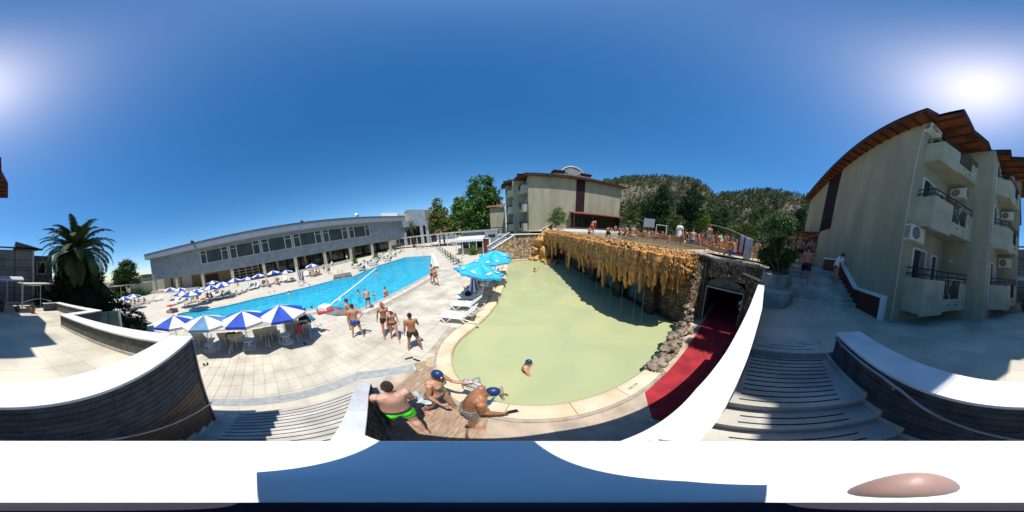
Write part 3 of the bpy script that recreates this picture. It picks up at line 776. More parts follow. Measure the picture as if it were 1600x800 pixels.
# lip slab (top of the crust)
q = MB(); A_ = []; B_ = []
for i in range(161):
    t = i/160; p = lipP(t); N = lipN(t); A_.append(p + N*.07 + Vector((0, 0, .012+.012*noise.noise(Vector((t*40, 0, 0)))))); B_.append(p - N*.5 + Vector((0, 0, -.05)))
for i in range(160): q.face([A_[i], A_[i+1], B_[i+1], B_[i]])
q.build('lip', M_trav_top, fl, fix=True)
# thin threads of water
M_thr = mat('water_thread', (.75, .85, .88), .1, .02, 3, spec=.8)
for y in (18.6, 13.7, 11.2, 8.3, 7.5, 6.8, 5.9, 5.2, 10.3, 12.6, 16.2, 4.8):
    t = near_t(y); p = lipP(t) + lipN(t)*.34; q = MB(); q.tube([(p.x, p.y, 1.6), (p.x, p.y, .8), (p.x+.01, p.y, -.1)], [.0035, .002, .004], 5); q.build('water_thread', M_thr, fl)
# grotto behind: dark stone wall with pillars and glazed bays
gw = thing('grotto_wall', 'dark stone wall with square pillars and bluish glazed bays behind the orange falls', 'wall')
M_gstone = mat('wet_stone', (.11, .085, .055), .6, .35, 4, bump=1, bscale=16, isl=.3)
M_bluepane = mat('bay_pane', (.10, .15, .15), .18, .2, 1.2, spec=.8)
BASE = [(6.9, 20.5), (6.95, 16.4), (6.95, 13.3), (7.0, 10.5), (7.0, 8.6), (6.95, 6), (6.9, 4.1), (6.75, 3.15)]
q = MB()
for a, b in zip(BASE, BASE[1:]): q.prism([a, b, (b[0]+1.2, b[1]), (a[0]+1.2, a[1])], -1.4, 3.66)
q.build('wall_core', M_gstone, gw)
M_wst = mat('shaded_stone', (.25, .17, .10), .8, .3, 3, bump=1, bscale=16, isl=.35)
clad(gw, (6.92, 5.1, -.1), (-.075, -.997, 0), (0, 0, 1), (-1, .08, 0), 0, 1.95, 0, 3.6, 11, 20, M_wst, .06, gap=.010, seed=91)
q = MB()
for a, b in zip(BASE, BASE[1:]): q.prism([(a[0]-.02, a[1]), (b[0]-.02, b[1]), (b[0]-.35, b[1]), (a[0]-.35, a[1])], -1.0, -.02)
q.build('plinth', M_gstone, gw)
for y in (17.6, 14.6, 11.6, 8.1, 5.3):
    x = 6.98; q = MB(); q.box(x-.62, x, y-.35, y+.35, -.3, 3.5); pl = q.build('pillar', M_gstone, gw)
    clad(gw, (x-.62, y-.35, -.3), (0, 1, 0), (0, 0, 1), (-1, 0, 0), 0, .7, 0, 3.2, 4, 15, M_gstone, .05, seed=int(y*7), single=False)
for a, b in zip((16.9, 13.9, 10.9, 7.4), (14.7+.25, 11.7+.25, 8.2+.25, 5.4+.25)):
    q = MB(); q.box(6.86, 6.9, b, a, .02, 2.4); q.build('glass_pane', M_bluepane, gw)
    q = MB(); q.box(6.82, 6.9, b, a, -.02, .06); q.build('frame', M_darkmetal, gw)
# left boulders
bo = thing('boulder_pile', 'smooth orange boulders stacked at the far left end of the falls', 'boulders'); random.seed(21)
for (x, y, z, r, sz) in [(3.6, 20.9, .0, .7, .6), (4.3, 20.3, .9, .75, 1.2), (3.9, 21.6, 2.2, .8, 1.1), (4.7, 21.3, 3.1, .8, .8), (2.7, 21.3, .0, .55, .7), (3.2, 21.6, 1.1, .6, .8), (4.6, 18.6, -.05, .8, .5), (4.3, 19.5, .0, .6, .6), (3.3, 22.2, 2.4, .6, .6), (4.9, 20.5, 2.2, .6, 1.3)]:
    q = MB(); rock(q, (x, y, z), r*1.05, n=18, mm=14, sz=sz*1.15, amp=.30); q.build('boulder', mat('smooth_travertine', (.60, .36, .12), .55, .3, 2, bump=.8, bscale=12, col2=(.42, .22, .06)), bo, smooth=True)
# entrance wall ------------------------------------------------------------
ew = thing('entrance_wall', 'rough stone retaining wall with an arched doorway and rounded parapet above the red carpet', 'stone wall')
# plan of the face, from the end of the falls to the planter
F = [(6.75, 3.15), (7.6, 2.95), (7.75, 2.75), (7.75, .75), (7.75, -.15)]
tops = [3.66, 3.62, 3.5, 3.58, 3.45]
DY0, DY1, DZ = .75, 2.72, 1.95
q = MB()
q.prism([F[0], F[1], (F[1][0]+.7, F[1][1]+.7), (7.0, 4.0)], -.3, 3.55)
q.prism([F[1], F[2], (8.5, 2.75), (8.5, 3.2)], -.3, 3.5)
q.box(7.76, 8.5, -.15, DY0, -.0, 3.4); q.box(7.76, 8.5, DY1, 2.76, 0, 3.4); q.box(7.76, 8.5, DY0, DY1, DZ+.55, 3.4)
q.build('wall_core', M_mortar, ew)
clad(ew, (F[0][0], F[0][1], 0), (.973, -.229, 0), (0, 0, 1), (-.229, -.973, 0), 0, .87, -.2, 3.5, 6, 22, M_stone, .045, gap=.008, seed=31)
def arch(u, v): 
    y = 2.75 - u
    return not (DY0-.06 < y < DY1+.06 and v < DZ + .05 + .52*math.sqrt(max(0, 1-((y-1.73)/1.05)**2)))
clad(ew, (7.76, 2.75, 0), (0, -1, 0), (0, 0, 1), (-1, 0, 0), 0, 2.9, 0, 3.45, 15, 18, M_stone, .05, inside=arch, gap=.012, seed=33)
# parapet coping with rounded top
q = MB(); rings = []
CP = [(6.72, 3.12, 3.66), (7.1, 3.03, 3.66), (7.5, 2.85, 3.6), (7.72, 2.55, 3.52), (7.78, 2.1, 3.5), (7.78, 1.3, 3.54), (7.78, .5, 3.55), (7.78, -.2, 3.48)]
for i, p in enumerate(CP):
    a = Vector(CP[max(0, i-1)]); b = Vector(CP[min(len(CP)-1, i+1)]); d = (b-a); d.z = 0; d.normalize(); N = Vector((-d.y, d.x, 0)); N = N if N.x > 0 or N.y > 0 else -N
    c = Vector(p); rings.append([c + N*o_ + Vector((0, 0, z)) for o_, z in [(-.07, -.16), (-.09, -.04), (-.04, .03), (.2, .05), (.42, .03), (.46, -.16)]])
q.loft(rings); q.build('coping', mat('worn_concrete', (.40, .37, .31), .85, .25, 5, bump=.7, bscale=20), ew, smooth=True, fix=True)
# doorway: frame, dark tunnel, arch panel
q = MB(); q.box(7.70, 7.78, DY1-.06, DY1, 0, DZ); q.box(7.70, 7.78, DY0, DY0+.05, 0, DZ); q.box(7.69, 7.79, DY0, DY1, DZ, DZ+.06); q.build('door_frame', M_greymetal, ew)
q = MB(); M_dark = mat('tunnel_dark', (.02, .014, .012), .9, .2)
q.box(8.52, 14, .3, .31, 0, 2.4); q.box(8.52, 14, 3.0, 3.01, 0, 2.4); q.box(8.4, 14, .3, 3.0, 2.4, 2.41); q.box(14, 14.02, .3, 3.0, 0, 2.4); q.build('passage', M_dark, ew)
n = 14; q = MB()
pts = [(7.80, 1.735 + 1.0*math.cos(PI*k/n), DZ+.06 + .5*math.sin(PI*k/n)) for k in range(n+1)]
q.face(pts); q.add([(p[0]+.03, p[1], p[2]) for p in pts], [tuple(range(n, -1, -1))])
M_arch = mat('painted_arch', (.06, .12, .11), .5, .4, 2.5, col2=(.10, .12, .07)); q.build('arch_panel', M_arch, ew)
q = MB()
random.seed(2)
for k in range(16):
    y = 1.9 - k*.065 ; z = DZ + .20 + .12*math.sin(k*.5); q.tube([(7.775, y, z-.05), (7.775, y-.03, z+.06*random.uniform(.3, 1)), (7.775, y-.05, z-.03)], .010, 4)
q.tube([(7.775, 2.0, DZ+.12), (7.775, 1.4, DZ+.16), (7.775, .98, DZ+.13)], .012, 4)
q.build('painted_strokes', mat('blue_paint', (.01, .09, .25), .5, .1), ew)
q = MB(); q.tube([(7.78, 2.735, DZ+.06)] + [(7.78, 1.735 + 1.02*math.cos(PI*k/n), DZ+.06 + .53*math.sin(PI*k/n)) for k in range(n//2)], .012, 5); q.build('arch_trim', M_greymetal, ew)
# pipe, lamp
dp = thing('drain_pipe', 'thin grey drain pipe running down the stone wall left of the arched door', 'pipe')
q = MB(); q.tube([(7.45, 2.83, 3.5), (7.5, 2.80, 1.6), (7.5, 2.80, 0)], .02, 6); q.build('pipe', M_greymetal, dp)
lp_ = thing('wall_lamp', 'small round black and white spotlight fixed above the arched doorway', 'lamp', (7.62, 1.62, 2.78))
q = MB(); q.tube([(0.1, 0, 0), (-.04, 0, 0)], .07, 12); q.build('lamp_body', M_darkmetal, lp_); q = MB(); q.tube([(-.045, 0, 0), (-.055, 0, 0)], .045, 12); q.build('lens', M_white, lp_)
cb = thing('concrete_beam', 'broken pale concrete beam lying against the wall top behind the white cap tip', 'beam')
q = MB(); a = G(1163, 427, 3.2); b = G(1196, 443, 3.2); q.tube([G(1162, 427, 3.05), G(1206, 446, 3.02)], .055, 5); q.build('beam', M_rim, cb)

# two tier planter -----------------------------------------------------------
pn = thing('stone_planter', 'two tiered rounded stone planter with a bushy oleander at the foot of the upper stairs', 'planter')
M_plc = mat('planter_concrete', (.30, .32, .28), .85, .22, 2.5, bump=.6, bscale=14)
def rounded(P, it=2): return smoothpoly(P, it)
q = MB(); q.prism([(x, y) for x, y in rounded([(4.95, .1), (4.95, -.55), (5.25, -1.0), (5.75, -1.2), (7.0, -1.25), (7.7, -1.2), (7.7, .1)])], TZ, 3.02); q.build('lower_tier', M_plc, pn, smooth=False, bevel=.03)
q = MB(); q.prism([(x, y) for x, y in rounded([(5.7, .05), (5.7, -.6), (6.1, -1.05), (6.8, -1.16), (7.65, -1.1), (7.65, .05)])], 3.0, 3.5); q.build('upper_tier', M_plc, pn, bevel=.03)
q = MB(); q.prism([(x, y) for x, y in rounded([(5.8, -.05), (5.8, -.55), (6.15, -.95), (6.8, -1.06), (7.55, -1.0), (7.55, -.05)])], 3.45, 3.512); q.build('soil', M_mortar, pn)
# upper stair
us = thing('upper_stair', 'weathered stone steps climbing in shade past the planter towards the building porch', 'stairs')
XS = [5.85, 6.17, 6.48, 6.80, 7.12, 7.44, 7.76, 8.08]
random.seed(4)
for i, x in enumerate(XS):
    z1 = TZ + .155*(i+1); xe = XS[i+1] if i < 7 else 8.7
    y = -3.95; 
    yend = -1.22
    q = MB(); q.box(x, xe+.02, y, yend, TZ if i == 0 else z1-.16, z1-.005); st = q.build('step', M_step, us)
    while y < yend - .1:
        L = random.uniform(.45, .8); y2 = min(y+L, yend); q = MB(); q.box(x-.02, xe-.02, y+.006, y2-.004, z1-.004, z1+.012); q.build('tread_slab', M_step, st, bevel=.006); y = y2
# --- stone retaining wall left of the falls, and the stair ramp behind the blue umbrella
lw = thing('retaining_wall', 'tan crazy paved stone retaining wall below the pale building left of the falls', 'stone wall')
q = MB(); q.prism([(-.6, 21.5), (4.9, 21.5), (4.9, 22.2), (-.6, 22.2)], 0, 3.25); q.build('wall_core', M_mortar, lw)
sl_ = lambda u, v: v < (3.2 if u > 1.3 else 1.3 + (u+.0)*1.45)
clad(lw, (-.6, 21.5, 0), (1, 0, 0), (0, 0, 1), (0, -1, 0), 0, 5.0, 0, 3.2, 22, 15, M_stone2, .05, inside=sl_, gap=.012, seed=41, single=True)
q = MB(); q.box(-.1, 5.2, 21.3, 22.25, 3.26, 3.36); q.build('coping', M_white, lw)
q = MB(); q.prism([(2.2, 22.2), (60, 22.2), (60, 24.9), (2.2, 24.9)], 0, 3.1); o = q.build('terrace_block', M_step); o['kind'] = 'structure'
rp = thing('stair_ramp', 'steep outdoor stair with two white sloping side walls behind the blue umbrella', 'stairs')
a0, a1 = Vector((-2.5, 20.0, 0)), Vector((.5, 21.6, 0)); dv = (a1-a0).normalized(); nn = Vector((-dv.y, dv.x, 0))
def slopebox(q, p, w0, w1, za, zb_, z2a, z2b, m=0):
    P = [a0+nn*w0, a1+nn*w0, a1+nn*w1, a0+nn*w1]; q.prism([(v.x, v.y) for v in P], [za, zb_, zb_, za], [z2a, z2b, z2b, z2a], m)
for k in range(9):
    t0, t1 = k/9, (k+1)/9; q = MB(); P = [a0.lerp(a1, t0)+nn*.0, a0.lerp(a1, t1), a0.lerp(a1, t1)+nn*1.5, a0.lerp(a1, t0)+nn*1.5]; q.prism([(v.x, v.y) for v in P], 0, 1.35 + 1.7*t1); q.build('step', M_step, rp)
q = MB(); slopebox(q, None, -.15, 0, 0, 0, 1.62, 3.28); q.build('side_wall', M_mortar, rp); q = MB(); slopebox(q, None, -.2, .04, 1.63, 3.29, 1.75, 3.4); q.build('cap', M_white, rp)
Lr = (a1-a0).length; _o = a0 - nn*.15; clad(rp, (_o.x, _o.y, 0), (dv.x, dv.y, 0), (0, 0, 1), (-nn.x, -nn.y, 0), 0, Lr, 0, 3.3, 16, 15, M_stone2, .05, inside=lambda u, v: v < 1.60 + (3.26-1.60)*u/Lr, gap=.012, seed=47); q = MB(); slopebox(q, None, 1.5, 1.62, 0, 0, 1.85, 3.5); q.build('side_wall', M_greymetal, rp)
q = MB(); slopebox(q, None, 1.46, 1.68, 1.87, 3.52, 1.93, 3.58); q.build('cap', M_white, rp)
# orange parapet pools behind the shallow pool -------------------------------
M_org = mat('orange_tile', (.50, .20, .05), .55, .25, 3, bump=.3, bscale=10, isl=.12, col2=(.40, .22, .08))
M_cr = mat('crusted_stone', (.45, .36, .24), .85, .25, 3, bump=.8, bscale=12)
def curvedwall(label, pts, h, z, m, th=.35, seg=1.0):
    w = thing('terraced_basin_wall', label, 'wall'); P = [Vector(p) for p in smoothpoly(pts, 2, closed=False)]; P = resample(P, seg)
    for a, b in zip(P, P[1:]):
        d = (b-a).normalized(); nrm = Vector((-d.y, d.x)) * th; e = d*.008
        q = MB(); q.prism([tuple(a+e), tuple(b-e), tuple(b-e+nrm), tuple(a+e+nrm)], z, z+h); q.build('block', m, w, bevel=.02)
    return w
curvedwall('low orange curved basin wall behind the bathers, below the white goal frame', [(12.6, 15.5), (13.6, 12.5), (14.5, 10.4), (15.2, 8.6)], .55, PZ-.07, M_org)
curvedwall('orange stepped wall on the right of the shallow pool behind the seated bathers', [(14.8, 8.2), (14.4, 6.6), (13.6, 5.2), (12.8, 3.6), (12.6, 1.8)], .42, PZ-.07, M_org)
curvedwall('upper orange terrace wall rising behind the towels on the rail', [(17.5, 9.0), (17, 6.0), (16, 3.6), (15.4, 1.0), (15.2, -1.5)], .75, PZ-.07, M_org)
curvedwall('crusted tan basin rim between the blue towel bather and the stone parapet', [(10.2, 3.8), (9.6, 3.0), (9.2, 2.0), (9.4, 1.0), (10.2, .2)], .30, PZ-.07, M_cr, seg=.6)
# rail with towels
rl = thing('towel_rail', 'galvanised rail on posts with towels along the stone parapet', 'railing')
a = Vector((7.95, 2.55, 3.62)); P3 = [G(1108, 386, 3.6)]
tp = [R(1107, 350, 8.6), R(1136, 357, 8.3), R(1175, 374, 8.0)]
q = MB(); q.tube(tp, .022, 7); q.build('rail', M_greymetal, rl)
for p, zb2 in ((tp[0], 3.6), (R(1148, 362, 8.2), 3.55), (R(1181, 376, 8.0), 3.45)):
    q = MB(); q.tube([p, (p.x, p.y, zb2)], .02, 6); q.build('post', M_greymetal, rl)
def towel(label, p0, p1, drop, m, cat='towel'):
    t = MB(); n = 8; rows = 8
    for s_ in (-1, 1):
        vs = []; fs = []
        for j in range(rows+1):
            for i in range(n+1):
                f = i/n; p = Vector(p0).lerp(Vector(p1), f); dd = (Vector(p1)-Vector(p0)).normalized(); N = Vector((-dd.y, dd.x, 0))
                off = .03 + .03*j/rows*math.sin(i*1.9) ; L = drop*(1 if s_ > 0 else .45)
                vs.append(p + N*off*s_ + Vector((0, 0, .03 - L*j/rows)))
        for j in range(rows):
            for i in range(n): k = j*(n+1)+i; fs.append((k, k+1, k+n+2, k+n+1))
        t.add(vs, fs)
    o = t.build('towel', m, smooth=True); o.modifiers.new('s', 'SOLIDIFY').thickness = .008
    return tag(o, label, cat)
M_tw1 = mat('white_striped_towel', (.66, .64, .66), .9, .15, 30, bump=.5, bscale=200); M_tw2 = mat('pale_blue_towel', (.45, .58, .72), .9, .1, 20, bump=.4, bscale=200); M_tw3 = mat('red_towel', (.35, .015, .03), .9, .15, 20, bump=.4, bscale=200)
towel('long white patterned towel hanging down the rail nearest the oleander planter', R(1166, 372, 7.95), R(1177, 375, 7.9), 1.05, M_tw1)
towel('narrow pale blue towel hanging from the rail beside the white one', R(1158, 368, 8.05), R(1163, 370, 8.0), .85, M_tw2)
towel('dark red towel hanging behind the pale blue towel on the rail', R(1155, 369, 8.15), R(1166, 372, 8.1), .95, M_tw3)
# whiteboard sign and goal frame
wb = thing('notice_board', 'blank pale grey board standing on a post behind the bathers', 'board')
p = R(1014, 352, 19.0); q = MB(); dirv = Vector((p.x, p.y, 0)).normalized(); sdv = Vector((dirv.y, -dirv.x, 0))
zt = R(1014, 341.5, 19).z; zb3 = R(1014, 355, 19).z; hw = .62
vs = [p + sdv*s + Vector((0, 0, zz - p.z)) + dirv*dd for s in (-hw, hw) for zz in (zb3, zt) for dd in (0, .05)]
q.add(vs, [(0, 2, 6, 4), (1, 5, 7, 3), (0, 4, 5, 1), (2, 3, 7, 6), (0, 1, 3, 2), (4, 6, 7, 5)]); q.build('panel', mat('board_grey', (.42, .45, .50), .4, .05), wb, fix=True)
q = MB(); q.tube([(p.x+dirv.x*.1, p.y+dirv.y*.1, PZ), (p.x+dirv.x*.1, p.y+dirv.y*.1, zt)], .04, 6); q.build('post', M_greymetal, wb)
gf = thing('frame_stand', 'white tubular frame like a small goal standing behind the orange basin wall', 'frame')
a, b = R(1026, 351, 18), R(1042, 353, 18); q = MB(); q.tube([(a.x, a.y, PZ), a, b, (b.x, b.y, PZ)], .05, 6); q.build('frame', M_white, gf)
# ================================================================== BUILDINGS
M_render = mat('pale_render', (.375, .355, .25), .9, .10, 1.1, bump=.3, bscale=30, col2=(.27, .26, .185), stretch=(1, 1, .28))
M_render2 = mat('balcony_render', (.39, .375, .28), .85, .08, 1.5, bump=.2, bscale=30)
M_soffit = mat('brown_soffit', (.20, .055, .020), .6, .25, 1.5, stretch=(1, 1, 1))
M_beam = mat('dark_rafters', (.06, .022, .014), .6, .2, 3)
M_fascia = mat('roof_fascia', (.055, .030, .022), .6, .2, 3)
M_roof = mat('brown_roof', (.075, .052, .042), .8, .2, 1, bump=.3, bscale=12)
M_rail = mat('brown_railing', (.035, .016, .013), .5, .15, 5)
M_win = mat('window_glass', (.02, .022, .026), .08, .2, 1, spec=.9)
M_curt = mat('curtain', (.17, .18, .19), .8, .3, 12, stretch=(6, 6, .4))
M_frame = mat('window_frame', (.60, .61, .58), .5, .06, 3)
M_acb = mat('ac_casing', (.62, .62, .56), .5, .06, 3)
M_strip = mat('dark_louvre', (.040, .012, .012), .6, .2, 5)
def box2(q, f, u0, u1, v0, v1, w0, w1, mi=0):
    c = [f(u, v, w) for u in (u0, u1) for v in (v0, v1) for w in (w0, w1)]
    xs = [p[0] for p in c]; ys = [p[1] for p in c]; zs = [p[2] for p in c]
    q.box(min(xs), max(xs), min(ys), max(ys), min(zs), max(zs), mi)
def pr2(q, f, P, w0, w1, mi=0):
    q.prism([f(u, v, 0)[:2] for u, v in P], f(0, 0, w0)[2], f(0, 0, w1)[2], mi)
def ac_unit(name, label, loc, rz, parentgroup):
    t = thing('air_conditioner', label, 'air conditioner', loc, rz, parentgroup)
    q = MB(); q.box(-.42, .42, -.16, .16, 0, .56); q.build('casing', M_acb, t, bevel=.015)
    q = MB(); q.tube([(-.12, -.165, .28), (-.12, -.175, .28)], .225, 18); q.build('fan_opening', M_darkmetal, t)
    q = MB()
    for r in (.08, .13, .18, .22): q.tube([(-.12 + r*math.cos(2*PI*k/16), -.18, .28 + r*math.sin(2*PI*k/16)) for k in range(17)], .005, 4)
    for k in range(6): q.tube([(-.12, -.18, .28), (-.12+.22*math.cos(k*PI/3), -.18, .28+.22*math.sin(k*PI/3))], .005, 4)
    q.build('fan_grille', M_acb, t)
    q = MB()
    for k in range(8): q.box(.425, .43, -.12, .12, .06+.055*k, .085+.055*k)
    for k in range(8): q.box(-.43, -.425, -.12, .12, .06+.055*k, .085+.055*k)
    q.build('vent_slat', M_darkmetal, t)
    q = MB(); q.box(-.35, -.30, -.18, .22, -.04, 0); q.box(.30, .35, -.18, .22, -.04, 0); q.build('bracket', M_acb, t)
    return t
def balcony(b, f, A_, B_, W0, W1, z0, label_i):
    """A_: outer near corner (u,v); B_: far corner at the fin; W0/W1: wall attachments"""
    A_ = Vector(A_); B_ = Vector(B_); W0 = Vector(W0); W1 = Vector(W1)
    d = (B_-A_); L = d.length; d /= L
    n = Vector((-d.y, d.x)); n = n if n.dot(W0 - A_) > 0 else -n
    q = MB(); pr2(q, f, [tuple(W0), tuple(A_ + n*.02), tuple(B_ + n*.02), tuple(W1)], z0+.02, z0+.20); bal = q.build('balcony', M_render2, b)
    def panel(p, r, w0, w1, th=.11):
        p, r = Vector(p), Vector(r); t = (r-p).normalized(); m_ = Vector((-t.y, t.x)); m_ = m_ if m_.dot((W0+W1)/2 - p) > 0 else -m_
        q = MB(); pr2(q, f, [tuple(p), tuple(r), tuple(r + m_*th), tuple(p + m_*th)], w0, w1); return q.build('parapet', M_render2, bal)
    p1 = A_ + d*L*.42; p2 = A_ + d*L*.80
    panel(W0, A_ - d*.0, z0 - .02, z0 + 1.22)
    panel(A_ + d*.002, p1, z0 - .10, z0 + 1.22); panel(p1 + d*.002, p2 - d*.002, z0+.12, z0 + .52); panel(p2, B_, z0 - .0, z0 + 1.18)
    # trim on the underside
    # railing bars in the gap and handrail all along
    q = MB(); k = 9; o = n*.05
    for i in range(k+1):
        p = p1 + (p2-p1)*(i/k) + o; q.tube([f(p.x, p.y, z0+.50), f(p.x, p.y, z0+1.28)], .014, 5)
    q.tube([f(*(p1+o), z0+.54), f(*(p2+o), z0+.54)], .014, 5); q.build('railing_bar', M_rail, bal)
    q = MB()
    for zz in (1.36, 1.56): q.tube([f(W0.x - .02, W0.y+.02, z0+zz), f(*(A_+o), z0+zz), f(*(B_+o), z0+zz)], .028, 6)
    for t_ in (.0, .25, .5, .75, 1): p = A_ + d*L*t_ + o; q.tube([f(p.x, p.y, z0+1.2), f(p.x, p.y, z0+1.56)], .02, 5)
    q.tube([f(*((W0+A_)/2), z0+1.2), f(*((W0+A_)/2), z0+1.56)], .02, 5)
    q.build('handrail', M_rail, bal)
    q = MB()
    for t_ in (.55, .72): p = A_ + d*L*t_ - n*.001; q.tube([f(p.x, p.y, z0+.30), f(p.x-.06, p.y, z0+.28)], .025, 6)
    q.build('drain_spout', M_darkmetal, bal)
    return bal
def opening(b, f, u, v0, v1, w0, w1, leaf):
    """window or door in a wall plane at constant u facing -u"""
    q = MB()
    t = .07
    box2(q, f, u-.03, u+.03, v0, v0+t, w0, w1); box2(q, f, u-.03, u+.03, v1-t, v1, w0, w1); box2(q, f, u-.03, u+.03, v0+t, v1-t, w1-t, w1); box2(q, f, u-.03, u+.03, v0+t, v1-t, w0, w0+.05)
    fr = q.build('door' if w1-w0 > 1.8 else 'window', M_frame, b)
    vm = v0 + (v1-v0)*leaf
    q = MB(); box2(q, f, u-.012, u+.01, v0+t, vm, w0+.05, w1-t); q.build('pane', M_win, fr)
    q = MB(); box2(q, f, u-.004, u+.012, vm, v1-t, w0+.05, w1-t); q.build('curtain', M_curt, fr)
def hotel(label, x0, y0, sv, zb, porch, strip, ndetail, nunits=2, acg=None):
    def f(u, v, w): return (x0 + u, y0 + sv*v, zb + w)
    b = thing('hotel_block', label, 'building')
    UL = 16.15; H = 9.35
    # gable wall in three pieces around the louvred strip
    s0, s1, sz = strip
    q = MB(); box2(q, f, 0, s0, 0, .3, -.0, H); box2(q, f, s1, UL, 0, .3, 0, H); box2(q, f, s0, s1, 0, .3, 0, sz); q.build('gable_wall', M_render, b)
    q = MB(); box2(q, f, s0, s1, .12, .3, sz, H); q.build('recess', M_strip, b)
    nl = 8
    for k in range(nl):
        u = s0 + (s1-s0)*(k+.5)/nl; q = MB(); box2(q, f, u-.05, u+.05, -.03, .12, sz+.05, H-.1); q.build('louvre', M_strip if k else M_strip, b)
    for w_ in (sz, sz+1.1): q = MB(); box2(q, f, s0, s1, -.035, .1, w_, w_+.08); q.build('cross_bar', M_strip, b)
    # stair walls (units), each stepping outward by 2.05
    walls = [(0, .3, 2.83), (-2.22, 3.10, 6.1), (-4.0, 6.35, 9.6)][:nunits+1]
    q = MB(); box2(q, f, 0, UL, .3, 15, 0, H-.02); q.build('main_block', M_render, b)
    units = [dict(u=0, v0=.302, v1=2.83), dict(u=-2.22, v0=3.03, v1=6.10), dict(u=-4.05, v0=6.30, v1=9.3)]
    q = MB(); box2(q, f, -2.22, -.001, 3.04, 15, 0, H-.03); q.build('stepped_block', M_render, b)
    q = MB(); box2(q, f, -3.05, -2.221, 6.26, 15, 0, H-.04); q.build('stepped_block', M_render, b)
    fins = [(-2.22, -.001, 2.84, 3.03), (-3.50, -2.221, 6.05, 6.25)]
    for (a, c, d_, e) in fins: q = MB(); box2(q, f, a, c, d_, e, 0, H-.03); q.build('fin_wall', M_render, b)
    offs = [(0, 0), (-2.22, 3.0)]
    for ui in range(min(2, nunits)):
        ou, ov = offs[ui]
        for st in range(3):
            z0 = .5 + 3.1*st
            Aa = (-.75+ou, .48+ov) if ui == 0 else (-3.01, 4.29)
            Bb = (-1.40+ou, 2.84+ov-.0) if ui == 0 else (-3.42, 6.04)
            balcony(b, f, Aa, Bb, (ou-.0, .35+ov if ui == 0 else 3.75), (ou, 2.83+ov), z0, st)
            zf = z0 + .2
            opening(b, f, ou-.03, .55+ov, 1.45+ov, zf, zf+2.15, .5)
            opening(b, f, ou-.03, 1.85+ov, 2.35+ov, zf+.7 if st else zf+.5, zf+2.1, .55)
            # ceiling light, AC
    # roof: slab with soffit, rafters, fascia
    OUT = [(16.8, -.75), (-.48, -.72), (-.64, -.17), (-1.61, -.17), (-1.55, 1.33), (-1.95, 2.33), (-1.95, 3.03), (-2.97, 3.08), (-2.97, 3.73), (-3.70, 3.78), (-3.75, 5.2), (-4.25, 6.7), (-4.35, 8.6), (-3.4, 8.65), (-3.4, 15.6), (16.8, 15.6)]
    q = MB(); pr2(q, f, OUT, H, H+.06, 0); q.build('soffit', M_soffit, b)
    q = MB(); pr2(q, f, OUT, H+.061, H+.10); 
    q.build('roof_deck', M_fascia, b)
    q = MB()
    for i in range(len(OUT)):
        a, c = Vector(OUT[i]), Vector(OUT[(i+1) % len(OUT)]); d = (c-a).normalized(); n_ = Vector((-d.y, d.x)); 
        mid = (a+c)/2; n_ = n_ if inpoly(*(mid + n_*.05), OUT) else -n_
        pr2(q, f, [tuple(a), tuple(c), tuple(c+n_*.04), tuple(a+n_*.04)], H-.05, H+.28)
    q.build('fascia', M_fascia, b)
    k = 0; u = 16.4
    while u > -.4:
        q = MB(); box2(q, f, u-.03, u+.03, -.70, 0, H-.10, H-.002); q.build('rafter', M_beam, b); u -= .62
    for (a, c, v0, v1) in [(-1.55, -.001, 0, 2.8), (-2.95, -.001, 3.06, 3.6), (-4.2, -2.23, 3.1, 8.6)]:
        v = v0 + .1
        while v < v1:
            lo = a
            while not inpoly(lo+.05, v, OUT) and lo < c: lo += .1
            q = MB(); box2(q, f, lo+.06, c, v-.03, v+.03, H-.10, H-.002); q.build('rafter', M_beam, b); v += .62
    # low arched roof surface
    q = MB(); vs = []; NU = 16
    rows = []
    for i in range(NU+1):
        t = i/NU; u = -.46 + 17.2*t; hgt = .30 + 1.15*math.sin(PI*t)
        rows.append([f(u, -.74, H+.27 + .0), f(u, .9, H+.27+hgt*.55), f(u, 5, H+.3+hgt), f(u, 11, H+.3+hgt), f(u, 15.5, H+.27)])
    for a, c in zip(rows, rows[1:]):
        for j in range(4): q.face([a[j], c[j], c[j+1], a[j+1]])
    q.build('roof', M_roof, b, fix=True)
    q = MB(); pr2(q, f, OUT, H+.10, H+.24); q.build('roof_edge', M_roof, b)
    # porch
    p0, p1, pz = porch
    q = MB(); c = [f(u, v, 0) for u, v in ((p0, 0), (p1, 0), (p1, -2.0), (p0, -2.0))]
    q.prism([x[:2] for x in c], [zb+pz+.30, zb+pz+.30, zb+pz-.02, zb+pz-.02], [zb+pz+.42, zb+pz+.42, zb+pz+.10, zb+pz+.10]); q.build('porch_roof', mat('rust_canopy', (.20, .055, .022), .7, .2, 3), b)
    q = MB(); box2(q, f, p0+.05, p0+.2, -1.9, -1.75, 1.2, pz); box2(q, f, p1-.2, p1-.05, -1.9, -1.75, 1.2, pz); q.build('porch_post', M_beam, b)
    q = MB(); box2(q, f, p0+.3, p1-.2, -.02, .0, 1.2, pz+.2); en = q.build('glazed_entrance', M_win, b)
    for k in range(6):
        u = p0+.3 + (p1-p0-.5)*k/5; q = MB(); box2(q, f, u-.04, u+.04, -.06, -.021, 1.2, pz+.2); q.build('mullion', M_beam, en)
    return b, f
hb, f1 = hotel('tall pale rendered apartment block in shade with brown eaves, angular balconies and air conditioners', 3.85, -4.07, -1, 2.5, (9.6, 16.4, 3.75), (7.2, 9.85, 4.2), 0)
cbd, f2 = hotel('pale sunlit hotel block with arched skylight on its roof standing beyond the orange falls', 2.7, 25.0, 1, 3.1, (6.4, 16.6, 3.3), (7.43, 8.96, 3.85), 0)
